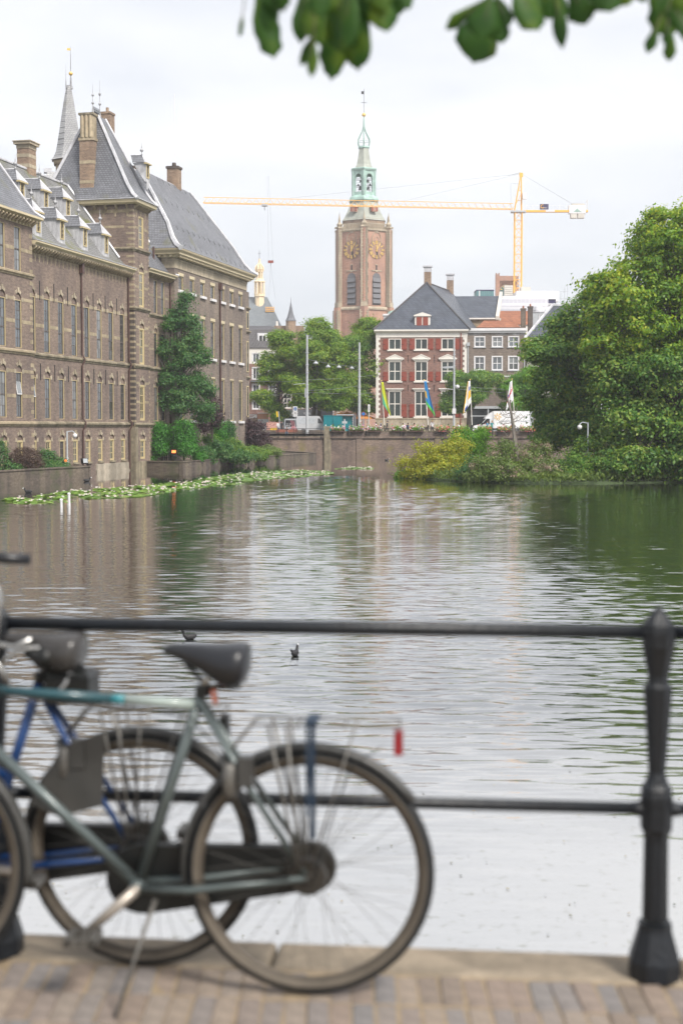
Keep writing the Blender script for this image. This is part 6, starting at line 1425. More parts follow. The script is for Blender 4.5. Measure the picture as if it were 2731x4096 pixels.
lily_bed('water_lilies', 'long bed of lily pads with white and pink flowers before the garden walls', [(130, 1987), (260, 1965), (480, 1948), (700, 1930), (850, 1925), (970, 1935), (820, 1950), (700, 1965), (560, 1990), (400, 1996), (200, 1996)], 1900, 150, 1)
lily_bed('water_lilies', 'bed of lily pads with pale flowers in the middle of the pond', [(770, 1922), (900, 1900), (1080, 1885), (1200, 1880), (1320, 1886), (1340, 1896), (1200, 1910), (1000, 1925), (850, 1926)], 1700, 130, 2)
lily_bed('water_lilies', 'thin strip of lily pads near the far quay wall', [(1340, 1876), (1400, 1868), (1500, 1870), (1490, 1877), (1400, 1878)], 300, 30, 3)
lily_bed('water_lilies', 'sparse lily pads at the left edge by the white stakes', [(0, 2010), (40, 1990), (160, 1997), (320, 2006), (300, 2012), (90, 2016)], 220, 14, 4)

n = 420; P = np.stack([rng.uniform(-5, 5, n), 8+np.abs(rng.normal(0, 5.0, n)), np.full(n, .012)], 1); nn = np.tile([0, 0, 1.0], (n, 1))+rng.normal(size=(n, 3))*.12; nn /= np.linalg.norm(nn, axis=1)[:, None]
flower_mat('drift_leaf', [(.10, .09, .03), (.20, .16, .05), (.06, .09, .025), (.26, .20, .10), (.04, .05, .02)])
o = place('floating_leaves', leaf_mesh('floating_leaves', leaf_arrays(P, nn, rng.uniform(.012, .04, n), aspect=.7, fold=.1), MATS['drift_leaf'])); tag(o, 'small leaves and bits drifting on the water near the quay', 'floating leaves', None, 'stuff')

# ------------------------------------------------------------------ people
for nm, c in (('skin', (.52, .32, .24)), ('skin_deep', (.30, .17, .12)), ('shirt_white', (.78, .77, .78)), ('shirt_navy', (.025, .035, .09)), ('shirt_coral', (.66, .26, .17)), ('shirt_blue', (.06, .24, .48)), ('shirt_teal', (.07, .30, .33)), ('shirt_grey', (.36, .38, .33)), ('shirt_pink', (.62, .20, .28)), ('shirt_black', (.03, .03, .035)), ('shirt_brown', (.10, .045, .04)), ('jeans', (.10, .17, .27)), ('trousers_dark', (.035, .038, .05)), ('shoe', (.10, .09, .085)), ('hair_brown', (.07, .04, .025)), ('hair_blond', (.42, .28, .12)), ('hair_white', (.65, .62, .58)), ('hair_dark', (.02, .017, .016))):
    pmat(nm, c, .8, .12, 6.0)
def skin_mesh(name, verts, edges, rad, sub=1):
    me = bpy.data.meshes.new(name); me.from_pydata(verts, edges, []); ob = bpy.data.objects.new(name+'_tmp', me); col.objects.link(ob)
    sk = ob.modifiers.new('s', 'SKIN'); sk.use_smooth_shade = True
    for i, r_ in enumerate(rad): me.skin_vertices[0].data[i].radius = (r_, r_) if not isinstance(r_, tuple) else r_
    me.skin_vertices[0].data[0].use_root = True
    if sub: ob.modifiers.new('b', 'SUBSURF').levels = sub
    bpy.context.view_layer.update()
    out_ = bpy.data.meshes.new_from_object(ob.evaluated_get(bpy.context.evaluated_depsgraph_get())); bpy.data.objects.remove(ob); bpy.data.meshes.remove(me); out_.name = name
    return out_
def person(label, loc, rz, pose='stand', shirt='shirt_white', legs='jeans', hair='hair_brown', h=1.75, skin='skin', arms='down', group=None, longhair=False, cap=None, pack=None, sleeves=False):
    k = h/1.75
    if pose == 'stand':
        V = [(0, 0, .95), (0, .01, 1.18), (0, .01, 1.38), (0, 0, 1.49), (0, -.02, 1.58), (0, -.03, 1.68)]
        Lg = [[(s*.09, 0, .9), (s*.10, -.02*s, .5), (s*.11, .03, .09), (s*.12, -.13, .04)] for s in (-1, 1)]; dz = 0
    elif pose == 'walk':
        V = [(0, 0, .93), (0, -.02, 1.16), (0, -.03, 1.36), (0, -.05, 1.47), (0, -.07, 1.56), (0, -.09, 1.66)]
        Lg = [[(s*.09, 0, .9), (s*.09, -.16*s, .5), (s*.10, -.24*s+.08, .1), (s*.10, -.24*s-.07, .05)] for s in (-1, 1)]
    else:
        V = [(0, 0, .50), (0, -.03, .73), (0, -.05, .93), (0, -.08, 1.04), (0, -.11, 1.13), (0, -.13, 1.23)]
        Lg = [[(s*.09, -.02, .50), (s*.13, -.44, .52), (s*.12, -.40, .10), (s*.13, -.55, .05)] for s in (-1, 1)]
    E = [(0, 1), (1, 2), (2, 3), (3, 4), (4, 5)]; Rr = [(.15, .11), (.14, .10), (.165, .11), .058, .075, .092]; seg = [1, 1, 1, 2, 2]
    ch = Vector(V[2])
    for s in (-1, 1):
        sh = ch+Vector((s*.19, 0, .04))
        if arms == 'down': el, wr, hd = sh+Vector((s*.06, .03, -.28)), sh+Vector((s*.08, -.06, -.52)), sh+Vector((s*.07, -.10, -.62))
        elif arms == 'front': el, wr, hd = sh+Vector((s*.07, -.06, -.26)), sh+Vector((-s*.06, -.28, -.28)), sh+Vector((-s*.12, -.32, -.27))
        else: el, wr, hd = sh+Vector((s*.08, -.14, -.18)), sh+Vector((-s*.02, -.22, .06)), sh+Vector((-s*.08, -.22, .14))
        b = len(V); V += [tuple(sh), tuple(el), tuple(wr), tuple(hd)]; E += [(2, b), (b, b+1), (b+1, b+2), (b+2, b+3)]; Rr += [.062, .048, .036, .044]; seg += [1, 1 if True else 2, 1 if sleeves else 2, 2]
    for lg in Lg:
        b = len(V); V += lg; E += [(0, b), (b, b+1), (b+1, b+2), (b+2, b+3)]; Rr += [.10, .068, .046, .045]; seg += [0, 0, 0, 3]
    me = skin_mesh('body', [tuple(c*k for c in v) for v in V], E, [tuple(x*k for x in r_) if isinstance(r_, tuple) else r_*k for r_ in Rr])
    for m_ in (legs, shirt, skin, 'shoe'): me.materials.append(MATS[m_])
    A = np.array([V[a] for a, _ in E])*k; B = np.array([V[b] for _, b in E])*k; rad = np.array([np.mean(Rr[b]) if isinstance(Rr[b], tuple) else Rr[b] for _, b in E])*k
    n_ = len(me.polygons); C = np.zeros(n_*3); me.polygons.foreach_get('center', C); C = C.reshape(-1, 3)
    d = B-A; t_ = np.clip(((C[:, None]-A)*d).sum(2)/((d*d).sum(1)+1e-9), 0, 1); dist = np.linalg.norm(C[:, None]-(A+t_[..., None]*d), axis=2)-rad*.8
    mi = np.array(seg)[dist.argmin(1)]; me.polygons.foreach_set('material_index', mi.astype(np.int32))
    T = place('person', me, None, loc, rz); tag(T, label, 'person', group or 'people on the far quay')
    hd = Vector(V[5])*k; b = MB(); r_ = .104*k
    b.lathe([(.07*k, -.06*k), (r_, .0), (r_*.96, .05*k), (r_*.7, .10*k), (.02, .125*k)], 10, (hd.x, hd.y+.015*k, hd.z), 0)
    if longhair: b.lathe([(.03*k, -.22*k), (.085*k, -.16*k), (.10*k, -.02*k), (.08*k, .04*k)], 8, (hd.x, hd.y+.05*k, hd.z), 0)
    b.build('hair', MATS[hair], T, smooth=True)
    f = MB(); f.ball((hd.x, hd.y-.095*k, hd.z-.01*k), .014*k, 0, 6, 4); f.ball((hd.x-.035*k, hd.y-.085*k, hd.z+.015*k), .011*k, 1, 6, 4); f.ball((hd.x+.035*k, hd.y-.085*k, hd.z+.015*k), .011*k, 1, 6, 4); f.box(hd.x-.025*k, hd.x+.025*k, hd.y-.09*k, hd.y-.08*k, hd.z-.05*k, hd.z-.042*k, 2); f.build('face', [MATS[skin], MATS['hair_dark'], MATS['shirt_coral']], T, smooth=True)
    if cap: b = MB(); b.lathe([(.112*k, .02*k), (.11*k, .07*k), (.07*k, .125*k), (.01, .14*k)], 10, (hd.x, hd.y, hd.z)); b.box(-.07*k, .07*k, hd.y-.2*k, hd.y-.06*k, hd.z+.02*k, hd.z+.04*k); b.build('cap', MATS[cap], T)
    if pack: b = MB(); c_ = Vector(V[2])*k; b.box(-.15, .15, c_.y+.09, c_.y+.26, c_.z-.30, c_.z+.12); b.box(-.13, -.09, c_.y-.13, c_.y+.1, c_.z-.1, c_.z+.12); b.box(.09, .13, c_.y-.13, c_.y+.1, c_.z-.1, c_.z+.12); b.build('backpack', MATS[pack], T)
    return T
def onstreet(px, Y, z=3.15): p = at(px, 1712, Y); return (p.x, Y, z)
person('person in dark T-shirt and jeans sitting on the terrace bench', onstreet(1147, 194.1, 2.80), 0, 'sit', 'shirt_brown', 'jeans', 'hair_dark', arms='front')
person('white-haired person in grey-green top by the flower boxes', onstreet(1441, 195.0), R(80), 'stand', 'shirt_grey', 'trousers_dark', 'hair_white', 1.66, arms='front', sleeves=True)
person('person in pink top walking near the yellow flag', onstreet(1505, 197.5), R(-70), 'walk', 'shirt_pink', 'trousers_dark', 'hair_brown', 1.55, longhair=True)
person('blond person in dark jacket with bag near the yellow flag', onstreet(1522, 196.5), R(80), 'walk', 'shirt_navy', 'jeans', 'hair_blond', 1.72, sleeves=True, longhair=True)
person('person in black with dark cap at the yellow flag pole', onstreet(1547, 194.6), R(75), 'walk', 'shirt_black', 'trousers_dark', 'hair_dark', 1.74, cap='shirt_navy', sleeves=True)
person('person in white top seated behind the flower boxes', onstreet(1611, 207, 3.25), 0, 'sit', 'shirt_white', 'jeans', 'hair_brown', 1.80)
person('person in navy T-shirt beside the one in white', onstreet(1630, 206.6, 3.25), R(15), 'sit', 'shirt_navy', 'trousers_dark', 'hair_dark', 1.85, skin='skin_deep')
person('long-haired person in coral top seated by the house wall', onstreet(1656, 206.8, 3.25), 0, 'sit', 'shirt_coral', 'trousers_dark', 'hair_brown', 1.82, longhair=True)
person('person in white T-shirt with backpack standing by the blue flag', onstreet(1728, 197.0), R(20), 'stand', 'shirt_white', 'trousers_dark', 'hair_blond', 1.80, pack='shirt_navy')
person('person in black cap seated low by the lamp mast', onstreet(1795, 199.0, 3.1), R(-60), 'sit', 'shirt_black', 'trousers_dark', 'hair_dark', 1.75, cap='shirt_black', arms='front', sleeves=True)
person('fair-haired person in white seated by the lamp mast', onstreet(1832, 198.0, 3.2), R(-40), 'sit', 'shirt_white', 'jeans', 'hair_blond', 1.9, arms='front')
person('person in blue T-shirt standing at the truck cab', onstreet(1948, 195.0), R(60), 'stand', 'shirt_blue', 'trousers_dark', 'hair_brown', 1.70, arms='front')
person('person in teal shirt photographing beside the blue T-shirt', onstreet(1966, 194.8), R(150), 'stand', 'shirt_teal', 'jeans', 'hair_blond', 1.74, arms='up')
person('person in white walking between yellow sign and bench', onstreet(1112, 199.0), R(40), 'walk', 'shirt_white', 'jeans', 'hair_brown', 1.68)
person('person in black beside the leaning yellow sign post', onstreet(1126, 200.0), R(-30), 'stand', 'shirt_black', 'trousers_dark', 'hair_dark', 1.72, skin='skin_deep')

# ------------------------------------------------------------------ street furniture and vehicles
def bench(px, Y, z, w, label, mat='bench_wood', rz=0, back=True):
    p = at(px, 1712, Y); T = thing('park_bench', label, 'bench', (p.x, Y, z), rz)
    me = MB().box(-w/2, w/2, -.05, .05, 0, .035).mesh('seat_slat', MATS[mat])
    for i in range(4): place('seat_slat', me, T, (0, -.18+i*.12, .44))
    if back:
        me = MB().box(-w/2, w/2, -.018, .018, 0, .10).mesh('back_slat', MATS[mat])
        for i in range(3): place('back_slat', me, T, (0, .26+i*.02, .55+i*.13))
    lg = MB().box(-.035, .035, -.2, .2, 0, .44).box(-.035, .035, .20, .26, 0, .9).mesh('leg', MATS['iron'])
    for s in (-1, 0, 1): place('leg', lg, T, (s*(w/2-.2), 0, 0))
bench(1146, 194.3, 2.80, 2.9, 'long red bench on the low terrace with a seated person')
bench(1640, 207.2, 3.15, 5.2, 'long dark bench against the stone base of the shuttered house', 'box_wood')
def flag(px, pyt, pyb, label, top, bands, lean=0, pole='white_cool', W_=1.3, H_=2.0, drop=(0, 0)):
    a, b = at(px[0], pyt, 193.5), at(px[1], pyb, 193.5); T = thing('flag_pole', label, 'flag pole', (b.x, 193.2, 2.7), 0, 'flag poles on the quay railing')
    v = MB(); tp = Vector((a.x-b.x, 0, a.z-2.7)); v.tube([(0, 0, 1.5), tp], [.06, .04], 8); v.build('pole', MATS['white_paint'], T)
    v = MB(); v.tube([(0, 0, 0), (0, 0, 1.6)], .075, 8); v.tube([(0, 0, 1.5), (.9, 0, .8)], .03, 4); v.tube([(0, 0, 1.5), (-.7, 0, .8)], .03, 4)
    for s in (-.32, .32): v.tube([(s, 0, -.35), (s, 0, 1.1)], .035, 5)
    for z in (-.3, .1, .45): v.tube([(-.32, 0, z), (.32, 0, z)], .03, 4)
    v.build('socket_frame', MATS['iron'], T)
    v = MB(); v.ball(tuple(tp+Vector((0, 0, .1))), .12, 0, 8, 6, .6); v.build('knob', MATS['gold'], T, smooth=True)
    # limp cloth: free corner hangs, folds run down
    n, m = 14, 18; vs = []; fs = []; mi = []
    for j in range(m+1):
        t_ = j/m
        for i in range(n+1):
            u = i/n
            sx = drop[0]*u*(.25+.75*t_)*W_+lean*t_; z = tp.z-.1-t_*H_*(1+.55*u)-drop[1]*u
            vs.append((tp.x-(tp.x/ (tp.z))*0+sx+tp.x*0-(tp.x)*(t_*H_/(tp.z-1.5)), .10*math.sin(u*9+t_*3)*(u)-.05, z))
    for j in range(m):
        for i in range(n): fs.append((j*(n+1)+i, j*(n+1)+i+1, (j+1)*(n+1)+i+1, (j+1)*(n+1)+i)); mi.append(bands(i/n, j/m))
    me = bpy.data.meshes.new('cloth'); me.from_pydata(vs, [], fs)
    for c in top: me.materials.append(c)
    me.polygons.foreach_set('material_index', mi); me.polygons.foreach_set('use_smooth', [True]*len(fs)); o = place('cloth', me, T); so = o.modifiers.new('t', 'SOLIDIFY'); so.thickness = .012
fc = {n_: pmat('flag_'+n_, c, .85, .06, 3.0) for n_, c in (('lime', (.55, .60, .02)), ('green', (.10, .45, .25)), ('blue', (.01, .20, .50)), ('yellow', (.75, .42, .01)), ('grass', (.08, .50, .08)), ('white', (.76, .76, .78)), ('red', (.55, .03, .05)), ('navy', (.02, .06, .30)))}
flag((1524, 1537), 1526, 1700, 'flag pole with limp lime and green flag', [fc['lime'], fc['green']], lambda u, v: 1 if v*1.0 > .42+u*.75 else 0, drop=(.85, 0), H_=3.0)
flag((1695, 1711), 1523, 1700, 'flag pole with limp blue flag, yellow stripe and green edge', [fc['blue'], fc['grass'], fc['yellow']], lambda u, v: 1 if v > .78 else (2 if u < .25 and .38 < v < .62 else 0), drop=(.95, 0), H_=3.1)
flag((1878, 1886), 1522, 1714, 'flag pole with white, blue, orange-yellow flag left of the truck', [fc['white'], fc['yellow'], fc['navy'], fc['red']], lambda u, v: (1 if .38 < v < .72 or u > .8 else (2 if .2 < v < .4 and u < .35 else 0)) if u < .4 or u > .75 else (2 if v > .86 else 0), drop=(-.85, 0), H_=2.9)
flag((2045, 2057), 1520, 1714, 'flag pole with white flag with red stripes behind the dead tree', [fc['white'], fc['red'], fc['navy']], lambda u, v: 1 if abs(v-.38-u*.25) < .05 or abs(v-.18-u*.5) < .035 else (2 if u > .7 and .4 < v < .55 else 0), drop=(-.8, .2), H_=2.6)

def pole(label, px, Y, pyt, z0, r=.13, name='street_pole'):
    p = at(px, pyt, Y); T = thing(name, label, 'pole', (p.x, Y, z0), 0); b = MB(); h = p.z-z0
    b.tube([(0, 0, 0), (0, 0, h*.45), (0, 0, h)], [r*1.25, r, r*.75], 10); b.build('shaft', MATS['steel_grey'], T)
    b = MB()
    for f in (.35, .42, .5, .62, .70, .82): b.lathe([(r*1.25, 0), (r*1.25, .12)], 10, (0, 0, h*f))
    b.build('clamp', MATS['galv'], T); return T, h
T, h = pole('tall grey tram wire pole left of the teal container', 1228, 195, 1340, 2.85, .17)
b = MB(); b.tube([(0, 0, h*.52), (-1.9, 0, h*.51)], .035, 5); b.tube([(-.25, -.12, h*.38), (-.25, -.12, h*.47)], .08, 6); b.build('bracket_arm', MATS['steel_grey'], T)
T, h = pole('tall grey tram wire pole right of the teal container', 1437, 203, 1370, 3.15, .18)
T, h = pole('tall lamp mast with cameras in front of the shuttered house', 1816, 193.8, 1350, 3.1, .14, 'lamp_mast')
zz = lambda py: at(1816, py, 193.8).z-3.1
b = MB(); b.add([(0, -.12, zz(1464)), (-1.3, -.12, zz(1466)), (-1.9, -.12, zz(1469)), (-1.9, .12, zz(1469)), (-1.3, .12, zz(1466)), (0, .12, zz(1464)), (0, -.1, zz(1472)), (-1.2, -.1, zz(1474)), (-1.2, .1, zz(1474)), (0, .1, zz(1472))], [(0, 1, 7, 6), (1, 2, 7), (5, 4, 1, 0), (4, 3, 2, 1), (6, 7, 8, 9), (7, 2, 3, 8), (3, 4, 8), (4, 5, 9, 8)]); b.build('lamp_head', MATS['steel_grey'], T)
b = MB(); b.ball((.45, -.1, zz(1547)), .28); b.tube([(0, 0, zz(1545)), (.4, -.1, zz(1543))], .06, 6); b.build('camera_dome', MATS['white_cool'], T, smooth=True)
b = MB(); b.tube([(0, 0, zz(1558)), (-1.7, -.2, zz(1554))], .03, 5); b.box(-.25, .25, -.3, -.12, zz(1655), zz(1634)); b.build('junction_box', MATS['white_cool'], T)
def hanging_lamp(px, py, Y, label):
    p = at(px, py, Y); T = thing('hanging_lamp', label, 'street lamp', p, 0, 'street lamps hanging on wires')
    b = MB(); b.lathe([(.34, -.10), (.35, 0), (.16, .16), (.06, .22), (.05, .34)], 12); b.build('lamp_shade', MATS['steel_grey'], T)
    b = MB(); b.lathe([(.28, -.14), (.31, -.09)], 12); b.build('diffuser', MATS['white_sign'], T)
for px, py, Y, lb in ((1263, 1452, 199, 'first hanging lamp right of the tall pole'), (1312, 1466, 201, 'second hanging lamp from the left, before the tree crown'), (1355, 1468, 203, 'third hanging lamp from the left, before the tree crown'), (1407, 1472, 204, 'hanging lamp nearest the right tram pole')): hanging_lamp(px, py, Y, lb)
W = tag(place('overhead_wires', None, None, (0, 196, 3.15)), 'thin tram wires spanning between the poles', 'wires')
pmat('wire', (.22, .23, .24), .5, .05)
for a, b_ in (((1228, 1437, 195), (1440, 1470, 203)), ((1228, 1570, 195), (1505, 1571, 212)), ((1000, 1580, 200), (1228, 1572, 195)), ((1228, 1562, 195), (1437, 1543, 203)), ((1030, 1525, 200), (1228, 1520, 195)), ((1228, 1520, 195), (1500, 1500, 212)), ((1816, 1545, 194), (2200, 1560, 205)), ((1816, 1555, 194), (2150, 1575, 205)), ((1437, 1571, 203), (1505, 1590, 211))):
    p, q = at(*a), at(*b_); o_ = Vector((0, 196, 3.15)); b = MB(); m_ = (p+q)/2-Vector((0, 0, .15)); b.tube([p-o_, m_-o_, q-o_], .022, 4); b.build('wire', MATS['wire'], W)

def sign_post(px, Y, z0, pyt, label, name='sign_post', r=.04, lean=0):
    p = at(px, pyt, Y); T = thing(name, label, 'sign', (p.x, Y, z0), 0); b = MB(); b.tube([(0, 0, 0), (lean, 0, p.z-z0)], r, 6); b.build('post', MATS['galv'], T); return T, p.z-z0
T, h = sign_post(1181, 197, 3.15, 1625, 'white board with round blue pedestrian zone sign')
b = MB(); b.box(-.31, .31, -.07, -.03, h-1.45, h); b.build('board', MATS['white_sign'], T)
b = MB(); b.lathe([(.22, 0), (.22, .012)], 20); o = b.build('blue_disc', MATS['blue_sign'], T, (0, -.07, h-.37)); o.rotation_euler = (R(90), 0, 0)
b = MB(); b.tube([(-.05, -.09, h-.5), (-.05, -.09, h-.33)], .035, 5); b.ball((-.05, -.09, h-.27), .035); b.tube([(.07, -.09, h-.5), (.07, -.09, h-.38)], .028, 5); b.ball((.07, -.09, h-.33), .028); b.build('pedestrian_symbol', MATS['white_sign'], T)
b = MB(); b.ybox([(-.15, h-.97), (.15, h-.97), (.15, h-.92), (.06, h-.92), (.0, h-.87), (-.15, h-.9)], -.08, -.07); b.build('truck_symbol', MATS['black_paint'], T)
T, h = sign_post(1122, 199, 3.15, 1645, 'leaning pole with narrow yellow sign', lean=.0, r=.06); T.rotation_euler = (0, R(-5), 0)
b = MB(); b.box(-.34, -.12, -.05, 0, h-.75, h); b.build('yellow_plate', MATS['yellow_paint'], T)
T, h = sign_post(1475, 197, 3.15, 1618, 'tall narrow white sign post right of the pole', r=.06)
b = MB(); b.box(-.14, .14, -.08, -.02, h-1.0, h); b.build('plate', MATS['white_sign'], T); b = MB(); b.box(-.07, .0, -.085, -.08, h-.85, h-.15); b.build('mark', MATS['black_paint'], T)
T, h = sign_post(1378, 197, 3.15, 1676, 'short grey post with cross arms before the container', r=.09)
b = MB(); b.box(-.35, .35, -.12, -.06, h-.62, h-.30); b.build('cross_plate', MATS['steel_grey'], T)
T, h = sign_post(1453, 207, 3.15, 1650, 'round red and blue no parking sign beneath the trees', r=.05)
b = MB(); b.lathe([(.32, 0), (.32, .03)], 16, m=0); b.lathe([(.23, .03), (.23, .04)], 16, m=1); o = b.build('disc', [MATS['red_paint'], MATS['blue_sign']], T, (0, -.05, h-.2)); o.rotation_euler = (R(90), 0, 0)
T = thing('tented_sign', 'grey triangular back of a folding road sign by the dark van', 'sign', onstreet(1146, 197.5), 0)
b = MB(); b.ybox([(-.42, 0), (.42, 0), (.1, 1.1), (-.1, 1.1)], -.03, .03); b.tube([(0, -.05, 0), (0, -.05, 1.1)], .02, 4); b.build('panel', MATS['galv'], T)
T = thing('yellow_crate_sign', 'yellow placard with dark print beside the advertising kiosk', 'sign', onstreet(1095, 198), 0)
b = MB(); b.box(-.48, .48, -.03, .03, 0, .75); b.build('panel', MATS['yellow_paint'], T); b = MB()
for i in range(4): b.box(-.3+.03*i, .22+.05*(i % 2), -.034, -.03, .15+i*.13, .19+i*.13)
b.build('print', MATS['ochre_bar'], T)
T = thing('poster_stand', 'pink and white poster stand behind the yellow placard', 'stand', onstreet(1092, 201), 0)
b = MB(); b.box(-.9, .9, -.05, .05, 0, 1.55); b.build('poster', pmat('poster', (.75, .45, .38), .6, .6, 6.0, c2=(.30, .12, .10)), T)
T = thing('ad_kiosk', 'grey and terracotta advertising panel with SNEL lettering', 'kiosk', (at(1053, 1712, 207).x, 207, 3.15), 0)
b = MB(); b.box(-.75, .75, -.3, .3, 0, 2.05, 0); b.box(-.75, .75, -.3, .3, 2.05, 2.85, 1); b.box(-.78, .78, -.33, .33, 2.85, 2.95, 2); b.build('panel', [MATS['steel_grey'], pmat('terracotta', (.42, .22, .14), .7, .1), MATS['white_cool']], T)
text('SNEL', .55, MATS['black_paint'], T, (-.25, -.31, 1.15)); b = MB(); b.box(-.1, .62, -.32, -.3, .05, .75); b.build('notice', MATS['white_sign'], T)
b = MB()
for i in range(3): b.ybox([(-.65+i*.14, 1.1), (-.58+i*.14, 1.1), (-.50+i*.14, 1.75), (-.56+i*.14, 1.75)], -.32, -.3)
b.build('red_marks', MATS['red_paint'], T)
T = thing('snack_stand', 'stand with white red-edged sign board beside the great hall', 'kiosk', (at(1012, 1712, 209).x, 209, 3.15), 0)
b = MB(); b.box(-.75, .68, -.05, .05, 2.2, 2.75, 0); b.box(-.78, .71, -.06, .06, 2.75, 2.82, 1); b.box(.6, .7, -.06, .06, 2.2, 2.75, 1); b.box(-.7, .68, .05, .9, 0, 2.2, 2); b.build('stand_body', [MATS['white_sign'], MATS['red_paint'], MATS['brick_yellow']], T)
b = MB(); b.box(-.55, .2, -.07, -.05, 2.52, 2.58); b.box(-.55, .0, -.07, -.05, 2.38, 2.43); b.build('print', MATS['red_paint'], T)

def container():
    T = thing('site_container', 'teal steel container with double doors on the street', 'container', (-.45, 200, 3.15), 0)
    b = MB(); b.box(-2.05, .55, 0, 6, .1, 2.52, 0); b.box(.55, 2.05, .5, 6, .1, 2.45, 0)
    for x in (-2.0, -1.4, -.75, -.7, -.1, .5): b.box(x-.05, x+.05, -.05, 0, .15, 2.5, 0)
    for z in (.15, 1.3, 2.4): b.box(-2.05, .55, -.035, 0, z, z+.07, 0)
    b.build('body', MATS['teal_paint'], T)
    b = MB(); b.box(-.3, 2.2, -.1, 6, 2.53, 2.66); b.build('roof_edge', MATS['galv'], T)
    b = MB(); b.box(2.05, 2.5, .3, 4, 0, 2.55); b.build('side_cabin', MATS['shop_grey'], T); b = MB(); b.box(2.2, 2.35, .27, .3, 1.2, 2.3); b.build('side_window', MATS['pane_glass'], T)
    b = MB(); b.box(-.8, -.62, -.12, -.05, 1.05, 1.35); b.build('lock_box', MATS['black_paint'], T); b = MB(); b.lathe([(.09, 0), (.09, .01)], 10); o = b.build('sticker', MATS['white_sign'], T, (-1.75, -.06, 1.15)); o.rotation_euler = (R(90), 0, 0)
    b = MB()
    for i in range(9): b.box(2.0, 2.06, .2, .48, .3+i*.24, .42+i*.24)
    b.build('stripe', MATS['white_sign'], T)
container()
def parasol(px, Y, py, label, r=1.7):
    p = at(px, py, Y); T = thing('parasol', label, 'parasol', (p.x, Y, 3.15), 0, 'orange parasols on the terrace'); h = p.z-3.15
    b = MB(); b.lathe([(r, h-.65), (r*.98, h-.55), (.12, h), (.02, h+.12)], 8, (0, 0, 0), 0, .3); b.build('canopy', MATS['orange_cloth'], T); b = MB(); b.tube([(0, 0, 0), (0, 0, h)], .04, 6); b.build('pole', MATS['galv'], T)
parasol(1362, 216, 1650, 'orange parasol left of three above the container'); parasol(1388, 214, 1648, 'orange parasol in the middle behind the container'); parasol(1455, 214, 1658, 'orange parasol beside the right tram pole', 1.9)

def vehicle_wheel(T, x, y, r=.36):
    w = place('wheel', MB().lathe([(r, -.1), (r, .1)], 16).mesh('wheel', MATS['black_paint']), T, (x, y, r)); w.rotation_euler = (R(90), 0, 0)
    h = place('rim', MB().lathe([(r*.6, -.11), (r*.6, .11)], 12).mesh('rim', MATS['galv']), w)
pmat('van_grey', (.50, .51, .53), .4, .05, 1.0, stain=.15); pmat('truck_white', (.80, .81, .83), .35, .02, 1.0, coat=.3)
def truck():
    x0 = at(1889, 1712, 197.5).x; T = thing('box_truck', 'white box truck with sun emblem and company lettering behind the flower boxes', 'truck', (x0, 197.5, 3.15), 0)
    b = MB(); b.box(2.72, 7.75, -1.05, 1.05, .65, 3.08); b.build('cargo_box', MATS['truck_white'], T)
    b = MB(); b.box(7.75, 8.25, -1.03, 1.03, .65, 3.02); b.build('tail_lift', MATS['galv'], T)
    cab = MB(); cab.ybox([(0, .45), (2.65, .45), (2.65, 2.15), (1.9, 2.15), (1.0, 1.25), (.25, 1.08), (0, .85)], -1.0, 1.0); cab.build('cab', MATS['truck_white'], T)
    sp = MB(); sp.ybox([(1.55, 2.05), (2.7, 2.05), (2.7, 3.0), (2.3, 2.75), (1.75, 2.3)], -.95, .95); sp.build('roof_spoiler', MATS['truck_white'], T)
    w = MB(); w.ybox([(1.15, 1.28), (1.75, 1.28), (1.75, 2.0), (1.9, 2.06), (2.3, 2.06), (2.3, 1.28), (1.8, 1.24)][:0] or [(1.1, 1.26), (2.25, 1.26), (2.25, 2.02), (1.85, 2.02)], -1.015, 1.015); w.build('side_window', MATS['dark_glass'], T)
    w = MB(); w.add([(1.02, -.85, 1.3), (1.02, .85, 1.3), (1.86, .8, 2.12), (1.86, -.8, 2.12)], [(0, 1, 2, 3)]); w.build('windscreen', MATS['dark_glass'], T)
    w = MB(); w.box(1.1, 1.25, -1.3, -1.05, 1.1, 1.5); w.build('mirror', MATS['black_paint'], T); w = MB(); w.box(.02, .3, -1.02, -.7, .75, .95); w.build('headlight', MATS['white_sign'], T)
    for x in (.95, 5.9): vehicle_wheel(T, x, -.9); vehicle_wheel(T, x, .9)
    s = MB(); cx, cz = 3.35, 2.3
    for k in range(7):
        a = R(k*51); pts = [(cx+rr*math.cos(a+tt), -1.065, cz+rr*math.sin(a+tt)) for rr, tt in ((.16, 0), (.28, .12), (.42, .05), (.5, -.18))]; s.tube(pts, .055, 4)
    s.build('sun_emblem', fc['yellow'], T)
    text('SCHOTPOORT CONNECT', .34, pmat('lettering_grey', (.10, .13, .18), .5), T, (3.72, -1.056, 1.55))
    d = MB(); d.ybox([(5.0, .75), (5.6, .75), (5.5, 1.1), (5.1, 1.1)], -1.07, -1.055); d.build('vent', MATS['black_paint'], T)
truck()
